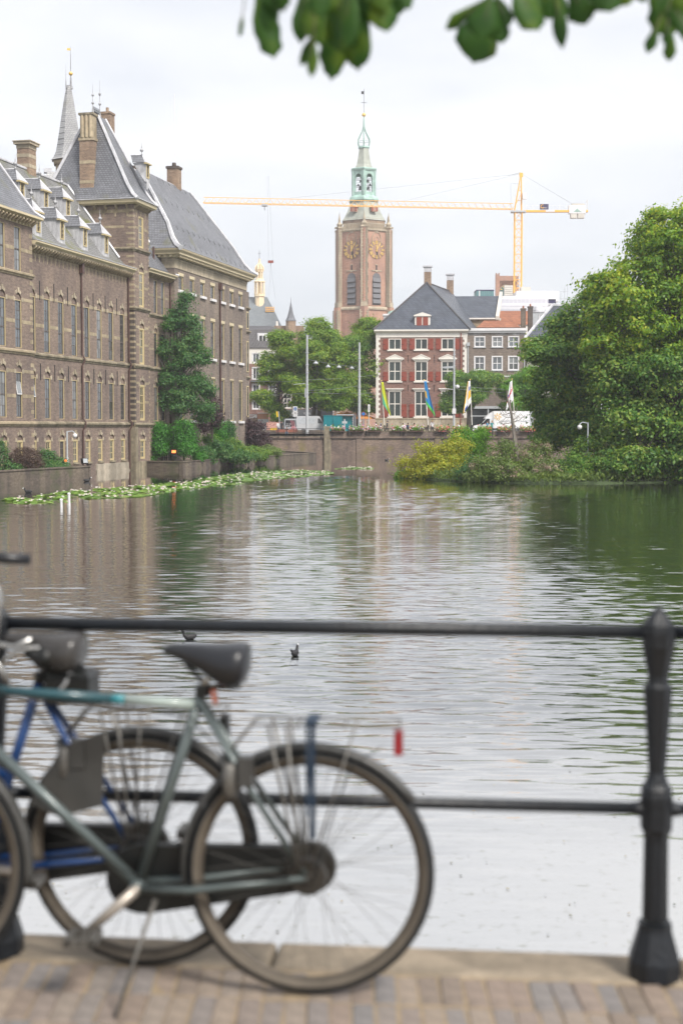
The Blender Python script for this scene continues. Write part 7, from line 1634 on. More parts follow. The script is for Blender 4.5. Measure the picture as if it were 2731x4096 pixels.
def van(x, Y, label, L=5.2, H=2.45, mat='truck_white', rz=0):
    T = thing('delivery_van', label, 'van', (x, Y, 3.15), rz)
    b = MB(); b.ybox([(0, .3), (L, .3), (L, .95), (L-.35, 1.15), (L-1.15, 1.35), (L-1.75, H-.05), (L-2.0, H), (.12, H), (0, H-.15)], -.95, .95); b.build('body', MATS[mat], T)
    b = MB(); b.ybox([(L-2.0, 1.4), (L-1.3, 1.4), (L-1.72, H-.35), (L-2.0, H-.35)], -.96, .96); b.build('side_window', MATS['dark_glass'], T)
    b = MB(); b.add([(L-1.12, -.8, 1.38), (L-1.12, .8, 1.38), (L-1.7, .75, H-.12), (L-1.7, -.75, H-.12)], [(0, 1, 2, 3)]); b.build('windscreen', MATS['dark_glass'], T)
    b = MB(); b.box(.2, 2.2, -.965, -.95, .75, .80); b.box(2.4, L-2.1, -.965, -.95, .75, .80); b.box(.25, 1.3, -.96, -.95, 1.35, 2.2); b.box(1.45, 2.6, -.96, -.95, 1.35, 2.2); b.build('panel_line', MATS['galv'], T)
    b = MB(); b.box(-.02, .06, -.93, -.8, .85, 1.3); b.build('tail_light', MATS['red_paint'], T)
    for xx in (.95, L-.95): vehicle_wheel(T, xx, -.85, .33); vehicle_wheel(T, xx, .85, .33)
    b = MB(); b.tube([(.3, -.7, H+.08), (L-2.2, -.7, H+.08)], .03, 4); b.tube([(.3, .7, H+.08), (L-2.2, .7, H+.08)], .03, 4)
    for xx in (.5, 1.6, 2.7): b.tube([(xx, -.7, H), (xx, -.7, H+.1)], .025, 4); b.tube([(xx, -.7, H+.1), (xx, .7, H+.1)], .03, 4)
    b.build('roof_rack', MATS['black_paint'], T); return T
van(-6.35, 203, 'white panel van parked behind the tall pole', 5.0, 2.45, 'van_grey')
T = thing('graphic_van', 'dark van seen from behind with pink swirl print and white lettering', 'van', (at(1163, 1712, 200).x, 200, 3.15), 0)
b = MB(); b.ybox([(-.92, .3), (.92, .3), (.92, 1.3), (.82, 2.05), (-.82, 2.05), (-.92, 1.3)], 0, 4.6); b.build('body', MATS['galv'], T)
b = MB(); b.ybox([(-.8, .9), (.8, .9), (.72, 1.85), (-.72, 1.85)], -.02, 0); b.build('rear_window', MATS['black_paint'], T)
b = MB()
for k in range(3): b.tube([(-.05+.18*k, -.04, 1.8), (.1+.18*k, -.04, 1.5), (.2+.17*k, -.04, 1.15), (.15+.2*k, -.04, .8)], .045, 4)
b.lathe([(.42, 0), (.42, .02)], 14, (0, 0, 0)); o = b.build('swirl_print', pmat('pink_print', (.62, .30, .32), .6, .4, 6.0, c2=(.35, .10, .13)), T)
b = MB(); b.lathe([(.42, 0), (.42, .02)], 14); o2 = b.build('rosette_print', MATS['pink_print'], T, (.42, -.03, .62)); o2.rotation_euler = (R(90), 0, 0)
text('van der', .24, MATS['white_sign'], T, (-.62, -.03, 1.25)); text('berg', .24, MATS['white_sign'], T, (-.5, -.03, 1.0))
b = MB(); b.box(-.85, .85, -.06, 0, .35, .5); b.build('bumper', MATS['black_paint'], T)

# ------------------------------------------------------------------ pond-side fixtures
def lamp_post_cam(px, pyb, pyt, Y, label, left=False):
    a, t_ = at(px, pyb, Y), at(px, pyt, Y); T = thing('camera_post', label, 'camera post', (t_.x, Y, .6), 0); h = t_.z-.6; s = -1 if left else 1
    b = MB(); b.tube([(0, 0, 0), (0, 0, h)], .06, 8); b.lathe([(.1, 0), (.1, h*.35)], 8); b.build('post', MATS['galv'], T)
    b = MB(); b.tube([(0, 0, h-.05), (s*.4, 0, h+.02), (s*.58, 0, h-.1), (s*.6, 0, h-.2)], .04, 6); b.build('arm', MATS['galv'], T)
    b = MB(); b.lathe([(.05, .05), (.17, -.02), (.17, -.16), (.12, -.26), (.02, -.32)], 10, (s*.6, 0, h-.22)); b.build('camera_dome', MATS['white_cool'], T, smooth=True); return T, h
lamp_post_cam(269, 1870, 1725, 108.3, 'slim grey post with dome camera on the left garden wall')
T, h = lamp_post_cam(2350, 1800, 1690, 103.5, 'grey post with white dome camera before the island trees', True)
b = MB()
for k in range(5): b.tube([(0, 0, h-.9), (.35*math.cos(k*1.26), .35*math.sin(k*1.26), h-1.4)], .015, 4)
b.build('spike_guard', MATS['iron'], T)
m, t, bs = nt('lamp_orange'); bs.inputs['Base Color'].default_value = (.6, .12, .02, 1); bs.inputs['Emission Color'].default_value = (1, .17, .03, 1); bs.inputs['Emission Strength'].default_value = .9
def spotlight(px, py, Y, label, lit=None, tilt=35, s=.45, yaw=0):
    p = at(px, py, Y); T = thing('spotlight', label, 'spotlight', (p.x, Y, p.z-.35), yaw)
    b = MB(); b.tube([(-s*.4, 0, -.1), (-s*.5, 0, .35)], .03, 4); b.tube([(s*.4, 0, -.1), (s*.5, 0, .35)], .03, 4); b.box(-s*.5, s*.5, -.05, .05, -.15, -.1); b.build('bracket', MATS['iron'], T)
    b = MB(); b.box(-s*.5, s*.5, -.02, .22, -s*.4, s*.4); o = b.build('housing', MATS['iron'], T, (0, 0, .35)); o.rotation_euler = (R(-tilt), 0, 0)
    b = MB(); b.box(-s*.43, s*.43, -.03, -.015, -s*.33, s*.33); g_ = b.build('lens', m if lit else MATS['galv'], o)
spotlight(696, 1807, 136.2, 'lit orange floodlight glowing on the garden wall by the tower', True, 35, .45)
spotlight(263, 1845, 108.0, 'small floodlight with glowing amber rim beside the left camera post', True, 20, .38, R(70))
spotlight(342, 1843, 109.2, 'black floodlight facing the pond at the end of the left garden wall', False, 10, .5, R(50))
def stake(px, pyt, pyb, label):
    p = onz(px, pyb, 0); t_ = at(px-2, pyt, p.y); T = thing('mooring_stake', label, 'stake', (p.x, p.y, -.4), 0, 'white stakes in the pond'); b = MB(); b.tube([(0, 0, 0), (t_.x-p.x, 0, t_.z+.4)], .065, 8); b.build('shaft', MATS['white_cool'], T); b = MB(); b.lathe([(.08, 0), (.08, .06), (.05, .09)], 8, (t_.x-p.x, 0, t_.z+.4)); b.build('cap', MATS['white_sign'], T)
stake(248, 2002, 2030, 'shorter white stake in the pond, left of the pair'); stake(279, 1978, 2024, 'taller leaning white stake in the pond, right of the pair')
fence = thing('garden_fence', 'dark vertical slat fence at the tower foot under the conifers', 'fence', tuple(onz(640, 1840, .75))[:2]+(.7,), R(-24))
me = MB().box(-.05, .05, -.02, .02, 0, .95).mesh('slat', MATS['shop_grey'])
for i in range(16): place('slat', me, fence, (-1.6+i*.2, 0, 0))
b = MB(); b.box(-1.7, 1.5, .02, .06, .25, .33); b.box(-1.7, 1.5, .02, .06, .7, .78); b.build('fence_rail', MATS['shop_grey'], fence)

# coots
pmat('coot_black', (.02, .02, .022), .6, .3, 12.0)
def coot(px, py, label, rz, s=1.0, wing=False, z=0):
    p = onz(px, py, z); V = [(0, 0, .05), (.10, 0, .06), (-.12, 0, .07), (-.19, 0, .10), (.16, 0, .13), (.185, 0, .21), (.23, 0, .215)]
    me = skin_mesh('body', [tuple(c*s for c in v) for v in V], [(0, 1), (0, 2), (2, 3), (1, 4), (4, 5), (5, 6)], [x*s for x in (.085, .075, .065, .025, .035, .036, .024)], 2); me.materials.append(MATS['coot_black'])
    T = place('coot', me, None, p, rz); tag(T, label, 'bird', 'water birds on the pond')
    b = MB(); b.lathe([(.022*s, 0), (.018*s, .02*s), (.004*s, .055*s)], 6); o = b.build('beak', MATS['white_sign'], T, (.245*s, 0, .212*s)); o.rotation_euler = (0, R(90), 0)
    b = MB(); b.ball((.245*s, 0, .235*s), .017*s, 0, 6, 4); b.build('frontal_shield', MATS['white_sign'], T)
    if wing: b = MB(); b.ybox([(-.16, .10), (.02, .07), (.04, .11), (-.10, .16), (-.20, .17)], .03, .045); b.v = [(x*s, (y+.35*max(0, z-.09))*s, z*s) for x, y, z in b.v]; b.build('raised_wing', MATS['coot_black'], T)
coot(1180, 2622, 'black coot with a raised wing swimming mid-pond', R(75), .72, True); coot(760, 2556, 'black coot with white bill just above the saddle', R(200), .72)
coot(348, 1926, 'dark coot below the end of the left garden wall', R(10), 1.3); coot(115, 1972, 'dark coot among the lily pads at the left', R(170), 1.3); coot(1545, 1842, 'tiny dark bird near the far quay wall', R(0), 1.2)

# ------------------------------------------------------------------ near quay: paving, coping, railing
QRZ = R(-5.6); QO = onz(2614, 3905, PAV)            # foot of the right railing post
qu = Vector((math.cos(QRZ), math.sin(QRZ), 0)); qn = Vector((-math.sin(QRZ), math.cos(QRZ), 0))
pmat('sand_joint', (.24, .185, .12), .95, .25, 30.0, bump=.3, bscale=90)
def paver_mat():
    m, t, b = nt('paver'); oi = N(t, 'ShaderNodeObjectInfo'); tcn = N(t, 'ShaderNodeTexCoord')
    rp = N(t, 'ShaderNodeValToRGB', {'Fac': oi.outputs['Random']}); e = rp.color_ramp.elements
    e[0].color = (.155, .125, .10, 1); e[1].color = (.22, .18, .14, 1)
    for p, c in ((.2, (.20, .155, .125)), (.4, (.165, .15, .142)), (.55, (.225, .18, .14)), (.7, (.145, .14, .14)), (.85, (.195, .15, .12))): x = e.new(p); x.color = c4(c)
    nz_ = N(t, 'ShaderNodeTexNoise', {'Vector': tcn.outputs['Object'], 'Scale': 24.0, 'Detail': 6.0})
    mm = N(t, 'ShaderNodeMixRGB', {0: .6, 1: rp.outputs[0], 2: nz_.outputs['Fac']}, blend_type='OVERLAY'); t.links.new(mm.outputs[0], b.inputs['Base Color']); b.inputs['Roughness'].default_value = .8
    bp = N(t, 'ShaderNodeBump', {'Height': nz_.outputs['Fac'], 'Strength': .3, 'Distance': .004}); t.links.new(bp.outputs[0], b.inputs['Normal'])
paver_mat()
pv = tag(place('pavement', None, None, (QO.x, QO.y, PAV), QRZ), 'brick paved quayside in the foreground', None, None, 'structure')
b = MB(); b.box(-9, 7, -7, -.02, -.5, -.006); b.build('sand_bed', MATS['sand_joint'], pv)
def brick_mesh(l, w, nm='brick'):
    b = MB(); h = .005; b.box(-l/2, l/2, -w/2, w/2, -.06, -h, 0); b.hip(-l/2, l/2, -w/2, w/2, [(0, 0, -h), (h, h, 0)]); return b.mesh(nm, MATS['paver'])
bA, bB = brick_mesh(.060, .198), brick_mesh(.198, .060)
random.seed(11)
for j in range(6):
    y = -.06-.104-j*.2035
    for i in range(42 if j < 3 else 26):
        x = .62-i*.063+(.02 if j % 2 else 0)+random.uniform(-.003, .003); o = place('brick', bA, pv, (x, y+random.uniform(-.006, .006), random.uniform(-.006, .002))); o.rotation_euler = (random.uniform(-.02, .02), random.uniform(-.02, .02), random.uniform(-.03, .03)+.10)
for j in range(14):
    y = -.09-j*.063
    for i in range(4):
        x = -2.08-i*.203+(.1 if j % 2 else 0); o = place('brick', bB, pv, (x, y, random.uniform(-.006, .002))); o.rotation_euler = (random.uniform(-.02, .02), random.uniform(-.02, .02), random.uniform(-.04, .04)-.06)
pmat('coping_granite', (.255, .21, .155), .85, .25, 9.0, bump=.25, bscale=40, stain=.3, sscale=3.0)
me = MB().box(-.595, .595, -.055, .168, -.30, -.012).hip(-.595, .595, -.055, .168, [(0, 0, -.012), (.012, .012, .0)]) and None
for i in range(10):
    b = MB(); b.box(-.597, .597, -.055, .165, -.32, -.012); b.hip(-.597, .597, -.055, .165, [(0, 0, -.012), (.012, .012, 0)]); b.build('coping_stone', MATS['coping_granite'], pv, (5.5-i*1.203, 0, random.uniform(-.003, .003)))
b = MB(); b.box(-9, 7, -.3, .10, -3.2, -.322); nw = b.build('near_quay_wall', MATS['quay_brick'], pv)

pr_ = [(.066, 0), (.066, .05), (.060, .075), (.046, .13), (.043, .145), (.043, .16), (.033, .17), (.031, .40), (.033, .42), (.040, .435), (.041, .53), (.037, .545), (.041, .55), (.030, .565), (.023, .59), (.022, .60), (.036, .83), (.036, .845), (.027, .855), (.026, .875), (.031, .90), (.041, .96), (.043, 1.0), (.041, 1.022), (.004, 1.075)]
def post_mesh():
    global pr_
    pr_ = [(r_*1.16, z_) for r_, z_ in pr_]
    b = MB(); b.lathe([p for p in pr_ if p[1] <= .16], 8, (0, 0, 0), 0, R(22.5)); b.lathe([p for p in pr_ if p[1] > .16], 8, (0, 0, 0), 0, R(22.5)); return b.mesh('post', MATS['iron_rail'])
rail = thing('quay_handrail', 'dark iron quay railing with pointed posts in the foreground', 'railing', (QO.x, QO.y, PAV), QRZ)
pm = post_mesh(); SP = 1.945
for k in (3, 2, 1, 0, -1, -2, -3): place('post', pm, rail, (k*SP, 0, 0))
for k in (3, 2, 1, 0, -1, -2):
    b = MB(); b.tube([(-SP+.03, 0, 0), (-.03, 0, 0)], .0205, 12); b.lathe([(.026, -.03), (.026, .03)], 10, (0, 0, 0)) if False else None; b.build('top_rail', MATS['iron_rail'], rail, (k*SP, 0, 1.0), smooth=True)
    b = MB(); b.tube([(-SP+.03, 0, 0), (-.03, 0, 0)], .0175, 12); b.tube([(-.075, 0, 0), (-.03, 0, 0)], [.0175, .026], 10); b.tube([(-SP+.03, 0, 0), (-SP+.075, 0, 0)], [.026, .0175], 10); b.build('lower_rail', MATS['iron_rail'], rail, (k*SP, 0, .49), smooth=True)

# ------------------------------------------------------------------ bicycles
pmat('tyre_black', (.011, .012, .013), .7, .2, 20.0); pmat('tyre_tan', (.095, .08, .062), .75, .2, 15.0)
pmat('chrome', (.38, .38, .37), .25, .1, 6.0, metal=.85); pmat('chrome_dull', (.13, .125, .115), .45, .3, 8.0, metal=.5); pmat('rim_dull', (.085, .072, .058), .5, .25, 8.0, metal=.3); pmat('hub_dark', (.035, .032, .028), .45, .3, 8.0, metal=.4)
pmat('bike_teal', (.012, .055, .068), .35, .1, 6.0, coat=.4); pmat('bike_cyan', (.02, .17, .20), .35, .1, 6.0, coat=.4); pmat('bike_grey', (.085, .105, .105), .4, .25, 6.0, coat=.2, metal=.3); pmat('bike_pale', (.27, .32, .30), .4, .1, 6.0, coat=.3)
pmat('bike_blue', (.005, .035, .13), .35, .15, 6.0, coat=.4); pmat('saddle_black', (.010, .011, .014), .36, .2, 8.0, spec=.5); pmat('saddle_grey', (.04, .038, .037), .25, .15, 8.0); pmat('case_black', (.007, .008, .008), .45, .2, 8.0)
pmat('guard_grey', (.045, .045, .043), .4, .25, 6.0); pmat('strap_blue', (.008, .022, .045), .6, .1); pmat('reflector_red', (.20, .010, .016), .25, .1, spec=.6); pmat('reflector_orange', (.65, .14, .05), .25, .1)
WR = .347
def wheel(T, x, name='wheel', hub=.024, guard=None, drum=True):
    W_ = place(name, None, T, (x, 0, WR))
    def torus(R_, rt, n=48, k=12, split=True):
        b = MB(); vs = []; fs = []; mi = []
        for i in range(n):
            a = 2*math.pi*i/n
            for j in range(k):
                p = 2*math.pi*j/k; rr = R_+rt*math.cos(p); vs.append((rr*math.cos(a), rt*math.sin(p), rr*math.sin(a)))
        for i in range(n):
            for j in range(k):
                fs.append((i*k+j, i*k+(j+1) % k, ((i+1) % n)*k+(j+1) % k, ((i+1) % n)*k+j)); mi.append(0 if math.cos(2*math.pi*(j+.5)/k) > (.15 if split else -2) else 1)
        b.v = vs; b.f = fs; b.m = mi; return b
    torus(WR-.020, .020).build('tyre', [MATS['tyre_black'], MATS['tyre_tan']], W_, smooth=True)
    torus(WR-.0405, .0075, 48, 8, False).build('rim', MATS['rim_dull'], W_, smooth=True)
    sp = MB()
    for i in range(36):
        a = 2*math.pi*i/36; s = 1 if i % 2 else -1; a2 = a+s*(.9 if (i//2) % 2 else -.9); sp.tube([(hub*1.4*math.cos(a2), s*.03, hub*1.4*math.sin(a2)), ((WR-.055)*math.cos(a), 0, (WR-.055)*math.sin(a))], .0009, 3, caps=False)
    sp.build('spokes', MATS['chrome_dull'], W_)['kind'] = 'stuff'
    h = MB(); h.lathe([(.012, -.07), (.02, -.05), (hub*1.5, -.035), (hub, -.03), (hub, .03), (hub*1.5, .035), (.02, .05), (.012, .07)], 14)
    if drum: h.lathe([(.07, .025), (.072, .05), (.06, .06)], 20); h.lathe([(.05, -.06), (.055, -.04)], 16)
    o = h.build('hub', MATS['hub_dark'], W_); o.rotation_euler = (R(90), 0, 0)
    return W_
def arc_band(T, x, a0, a1, r, wd, mat, name='mudguard', th=.0015):
    b = MB(); n = 26; vs = []
    for i in range(n+1):
        a = R(a0+(a1-a0)*i/n)
        for y, dr in ((-wd/2, -.016), (-wd/4, -.003), (0, 0), (wd/4, -.003), (wd/2, -.016)): vs.append((x+(r+dr)*math.cos(a), y, WR+(r+dr)*math.sin(a)))
    fs = [(i*5+j, i*5+j+1, (i+1)*5+j+1, (i+1)*5+j) for i in range(n) for j in range(4)]; b.add(vs, fs); o = b.build(name, mat, T, smooth=True); s = o.modifiers.new('t', 'SOLIDIFY'); s.thickness = .002; return o
def saddle(T, mat, x0=.165, x1=.41, zt=.985, wide=.095):
    b = MB(); st = [(0, .35, -.016, .05), (.03, .82, 0, .10), (.12, 1.0, .003, .125), (.30, .86, 0, .125), (.48, .55, -.003, .088), (.70, .34, -.002, .058), (.9, .25, -.002, .036), (.98, .16, -.010, .024), (1.0, .05, -.018, .012)]
    n = 14; vs = []
    for f, wd, dz, dp in st:
        for k in range(n):
            a = 2*math.pi*k/n; cy, sz = math.cos(a), math.sin(a); vs.append((x0+(x1-x0)*f, wide*wd*math.copysign(abs(cy)**.75, cy), zt+dz-dp*.5+dp*.5*math.copysign(abs(sz)**.7, sz)))
    fs = [(i*n+k, i*n+(k+1) % n, (i+1)*n+(k+1) % n, (i+1)*n+k) for i in range(len(st)-1) for k in range(n)]+[tuple(range(n-1, -1, -1)), tuple((len(st)-1)*n+k for k in range(n))]
    b.add(vs, fs); o = b.build('saddle', mat, T, smooth=True); o.modifiers.new('s', 'SUBSURF').levels = 1; o.modifiers['s'].render_levels = 1
    s = MB()
    for y in (-.05, .05): s.tube([(x0+.035+.016*math.cos(t_*6.28), y+.016*math.sin(t_*6.28), zt-.12+t_*.016) for t_ in np.linspace(0, 3.5, 24)], .004, 4)
    s.tube([(x0+.03, 0, zt-.12), (x0+.12, 0, zt-.125), (x1-.06, 0, zt-.05)], .008, 5); s.build('spring', MATS['case_black'], o); return o
def bicycle(label, loc, rz, main, top, low, chainc, sad, guard, strap, coat, lean=0, crank_a=-41, gripz=1.19):
    T = thing('bicycle', label, 'bicycle', loc, rz); T.rotation_euler = (R(lean), 0, rz)
    BBp, CL, HT, HB, WB = Vector((.484, 0, .295)), Vector((.307, 0, .83)), Vector((.915, 0, .865)), Vector((.955, 0, .70)), 1.15
    ax = Vector((0, 0, WR))
    f = MB(); f.tube([BBp, CL+(CL-BBp)*.06], .0155, 10, 0); f.tube([BBp, HB+Vector((-.004, 0, .03))], .0165, 10, 0); f.tube([HT+Vector((-.012, 0, .035)), HB+Vector((.01, 0, -.03))], .018, 10, 0)
    for s in (-1, 1):
        f.tube([CL+Vector((0, s*.015, -.005)), Vector((.17, s*.045, .60)), ax+Vector((.0, s*.062, 0))], [.010, .0095, .008], 8, 0); f.tube([BBp+Vector((-.02, s*.03, 0)), Vector((.33, s*.05, .30)), ax+Vector((0, s*.062, 0))], [.013, .012, .009], 8, 0)
    f.lathe([(.021, -.036), (.021, .036)], 12, (0, 0, 0), 0)
    for i in range(len(f.v)-24, len(f.v)): x, y, z = f.v[i]; f.v[i] = (BBp.x+x, z, BBp.z+y)
    f.build('frame', MATS[main], T, smooth=True)
    d = HT-CL; t0 = CL+Vector((.004, 0, -.02)); tt = MB(); cut = (.34, .40) if top[1] else (1.0, 1.0)
    if top[1]: tt.tube([t0, t0+d*cut[0]], .0145, 10, 2); tt.tube([t0+d*cut[0], t0+d*cut[1]], .0147, 10, 1); tt.tube([t0+d*cut[1], t0+d*1.0], .0145, 10, 0)
    else: tt.tube([Vector((.40, 0, .55)), HB+Vector((-.01, 0, .09))], .0145, 10, 0)
    tt.build('top_tube', [MATS[top[0]], MATS[top[1] or top[0]], MATS[top[2] or top[0]]], T, smooth=True)
    fk = MB()
    for s in (-1, 1): fk.tube([HB+Vector((.012, s*.03, -.04)), Vector((1.04, s*.045, .52)), Vector((WB, s*.05, WR))], [.012, .011, .008], 8)
    fk.tube([HB+Vector((.012, -.03, -.04)), HB+Vector((.012, .03, -.04))], .014, 8); fk.build('fork', MATS[main], T, smooth=True)
    wheel(T, 0); wheel(T, WB, drum=False)
    arc_band(T, 0, -12, 144, WR+.018, .052, MATS[guard]); arc_band(T, WB, 20, 190, WR+.018, .05, MATS[guard])
    c = MB(); n = 12; pts = [(BBp.x+.105*math.cos(R(a)), BBp.z+.100*math.sin(R(a))) for a in range(-95, 96, 16)]+[(0+.062*math.cos(R(a)), WR-.01+.062*math.sin(R(a))) for a in range(95, 266, 19)]
    c.ybox(pts, -.085, -.050); c.build('chain_case', MATS[chainc], T)
    k = MB(); a = R(crank_a); arm = Vector((math.cos(a), 0, math.sin(a)))*.172; pp_ = BBp+arm+Vector((0, .068, 0)); k.tube([BBp+Vector((0, .05, 0)), pp_], [.017, .013], 8); k.tube([BBp+Vector((0, -.09, 0)), BBp+Vector((0, .06, 0))], .012, 8); k.tube([BBp+Vector((0, -.098, 0)), BBp-arm+Vector((0, -.105, 0))], [.013, .010], 8); ck = k.build('crank', pmat('crank_alloy_'+main, (.30, .27, .235), .4, .2, 8.0, metal=.5), T, smooth=True)
    for sgn, q in ((1, pp_), (-1, BBp-arm+Vector((0, -.11, 0)))):
        p = MB(); y0, y1 = (0, .095) if sgn > 0 else (-.095, 0); p.box(-.043, -.022, y0, y1, -.012, .012); p.box(.022, .043, y0, y1, -.012, .012); p.box(-.043, .043, y0, y0+.012, -.01, .01); p.box(-.043, .043, y1-.012, y1, -.01, .01); p.tube([(0, y0, 0), (0, y1, 0)], .009, 6); o = p.build('pedal', MATS['chrome_dull'], ck, q)
    sp = MB(); sp.tube([CL+(CL-BBp)*.02, Vector((.272, 0, .925))], .0125, 8); sp.build('seat_post', MATS['chrome'], T, smooth=True)
    b = MB(); b.lathe([(.022, 0), (.022, .03)], 10, (CL.x-.009, 0, CL.z+.005)); b.build('seat_clamp', MATS['case_black'], T); b = MB(); b.lathe([(.024, 0), (.024, .008)], 12); o = b.build('reflector', MATS['reflector_orange'], T, (CL.x-.038, 0, CL.z+.005)); o.rotation_euler = (0, R(-80), 0)
    saddle(T, MATS[sad])
    r_ = MB(); zr = .768
    for y in (-.05, .05): r_.tube([(.155, y, zr), (-.25, y, zr)], .0032, 6)
    for x in (.155, .03, -.10, -.25): r_.tube([(x, -.065, zr-.004), (x, .065, zr-.004)], .0032, 6)
    for s in (-1, 1):
        for x in (.11, .06, -.01, -.13): r_.tube([(x, s*.05, zr), (x*.15+.01, s*.072, WR+.03)], .0048 if x > 0 else .003, 6)
        r_.tube([(.155, s*.05, zr), (.235, s*.03, .665)], .0042, 6)
    rk = r_.build('rack', MATS['chrome_dull'], T, smooth=True)
    if strap:
        b = MB(); b.box(-.022, -.008, .068, .074, .46, zr+.012); b.box(-.004, .004, .068, .074, .52, zr+.012); b.box(-.026, .006, -.05, .074, zr+.006, zr+.012); b.build('strap', MATS['strap_blue'], rk)
    l = MB(); l.box(-.258, -.234, -.025, .025, zr-.085, zr-.02); l.build('rear_light', MATS['reflector_red'] if strap else MATS['case_black'], T)
    ks = MB(); ks.tube([(.43, .03, .265), (.45, .07, .20), (.50, .22, .005)], [.008, .006, .0055], 8); ks.build('kickstand', MATS['chrome_dull'], T, smooth=True)
    cb_ = MB(); cb_.tube([HT+Vector((.02, .02, .05)), HT+Vector((-.06, .02, -.03)), CL+Vector((.10, .018, -.038)), CL+Vector((.02, .03, -.05)), Vector((.19, .05, .63))], .0028, 5)
    cb_.tube([HT+Vector((.05, .03, .03)), HB+Vector((-.02, .024, .0)), BBp+Vector((.06, .026, .06)), BBp+Vector((-.05, .05, .02)), Vector((.05, .07, WR))], .0028, 5)
    cb_.tube([Vector((-.20, 0, .70)), Vector((-.12, .03, .66)), Vector((-.06, .06, .50)), Vector((-.02, .07, WR))], .0022, 5); cb_.build('cable', MATS['case_black'], T)
    dy_ = MB(); dy_.lathe([(.008, .0), (.02, .015), (.02, .09), (.012, .1)], 10, (.215, .055, .56)); dy_.build('dynamo', MATS['chrome_dull'], T, smooth=True)
    fl_ = MB(); fl_.lathe([(.006, 0), (.006, .02), (.0, .021)], 8, (.0, 0, 0)) if False else None
    lk = MB(); lk.tube([(.20+.045*math.cos(R(a)), .052*math.sin(R(a)), .64+.02*math.cos(R(a))) for a in range(-140, 141, 20)], .012, 6); lk.box(.15, .19, .03, .075, .60, .68); lk.build('ring_lock', MATS['guard_grey'], T)
    hb = MB(); st = HT+Vector((-.02, 0, .06)); hb.tube([st, Vector((.875, 0, 1.12)), Vector((.90, 0, 1.16))], .0125, 8)
    for s in (-1, 1): hb.tube([(.90, 0, 1.16), (.95, s*.06, 1.175), (1.0, s*.16, gripz+.01), (.99, s*.23, gripz+.01), (.93, s*.27, gripz)], .0112, 8)
    H_ = hb.build('handlebar', MATS['chrome'], T, smooth=True)
    for s in (-1, 1): g_ = MB(); g_.tube([(.985, s*.245, gripz+.008), (.93, s*.27, gripz), (.868, s*.285, gripz-.004)], [.0165, .0175, .0165], 10); g_.build('grip', MATS['saddle_black'], H_, smooth=True)
    lv = MB(); lv.tube([(.985, .2, gripz), (.99, .2, gripz-.035), (.90, .25, gripz-.045)], .006, 6); lv.tube([(1.0, .05, 1.16), (1.10, .05, 1.05), (1.0, .03, .80)], .0035, 5); lv.build('brake_lever', MATS['chrome'], H_)
    if coat:
        cg = MB(); pts = [(.33, .42), (.02+.0, .40), (.0, .43)]; ring = [( (WR+.005)*math.cos(R(a)), WR+(WR+.005)*math.sin(R(a))) for a in range(0, 101, 10)]
        cg.ybox([(.09, .71), (.10, .49), (.23, .455), (.315, .49), (.22, .66)], .066, .069); cg.build('coat_guard', MATS['guard_grey'], T)
        bg = MB(); bg.lathe([(.03, -.05), (.058, -.03), (.06, .02), (.04, .045)], 12, (.235, 0, .90)); bg.build('saddle_bag', MATS['case_black'], T, smooth=True)
        lm = MB(); lm.ball((.27, .045, .915), .034, 0, 10, 8); lm.tube([(.27, .045, .915), (.33, .05, .93)], [.03, .012], 8); lm.build('strap_on_lamp', MATS['case_black'], T, smooth=True)
        lv2 = MB(); lv2.tube([(.46, .06, .93), (.43, .065, .92), (.39, .065, .875), (.375, .06, .84)], [.011, .010, .009, .006], 8); lv2.tube([(.47, .05, 1.0), (.43, .05, .955), (.36, .05, .945), (.31, .05, .97)], .009, 8); lv2.build('folding_lock', MATS['chrome'], T, smooth=True)
        lp = MB(); lp.tube([(.30+.10*math.cos(R(a)), .05+.02*math.sin(R(a*2)), .87+.075*math.sin(R(a))) for a in range(0, 360, 20)], .007, 6, closed=True); lp.build('cable_lock', MATS['chrome'], T, smooth=True)
        bx = MB(); bx.box(.14, .27, -.06, .06, .782, .86); bx.hip(.135, .275, -.065, .065, [(0, 0, .86), (.02, .02, .875)]); bx.build('carrier_box', MATS['case_black'], T)
    else:
        ct = MB()
        for i in range(9): a = R(95+i*5.5); ct.tube([((WR+.01)*math.cos(a), .02, WR+(WR+.01)*math.sin(a)), (-.02, .066, WR+.03)], .0008, 3)
        ct.build('skirt_cords', MATS['guard_grey'], T)['kind'] = 'stuff'
    return T
p1 = onz(1240, 3972, PAV); p2 = onz(575, 3858, PAV)
bicycle('grey and teal city bicycle parked nearest the camera', (p1.x, p1.y, PAV), R(180-4.5), 'bike_grey', ('bike_teal', 'bike_cyan', 'bike_pale'), None, 'case_black', 'saddle_black', 'guard_grey', True, False)
bicycle('blue framed bicycle with grey saddle between railing and nearer bicycle', (p2.x, p2.y, PAV), R(180-5.6), 'bike_blue', ('bike_blue', None, None), None, 'case_black', 'saddle_grey', 'guard_grey', False, True, crank_a=185)

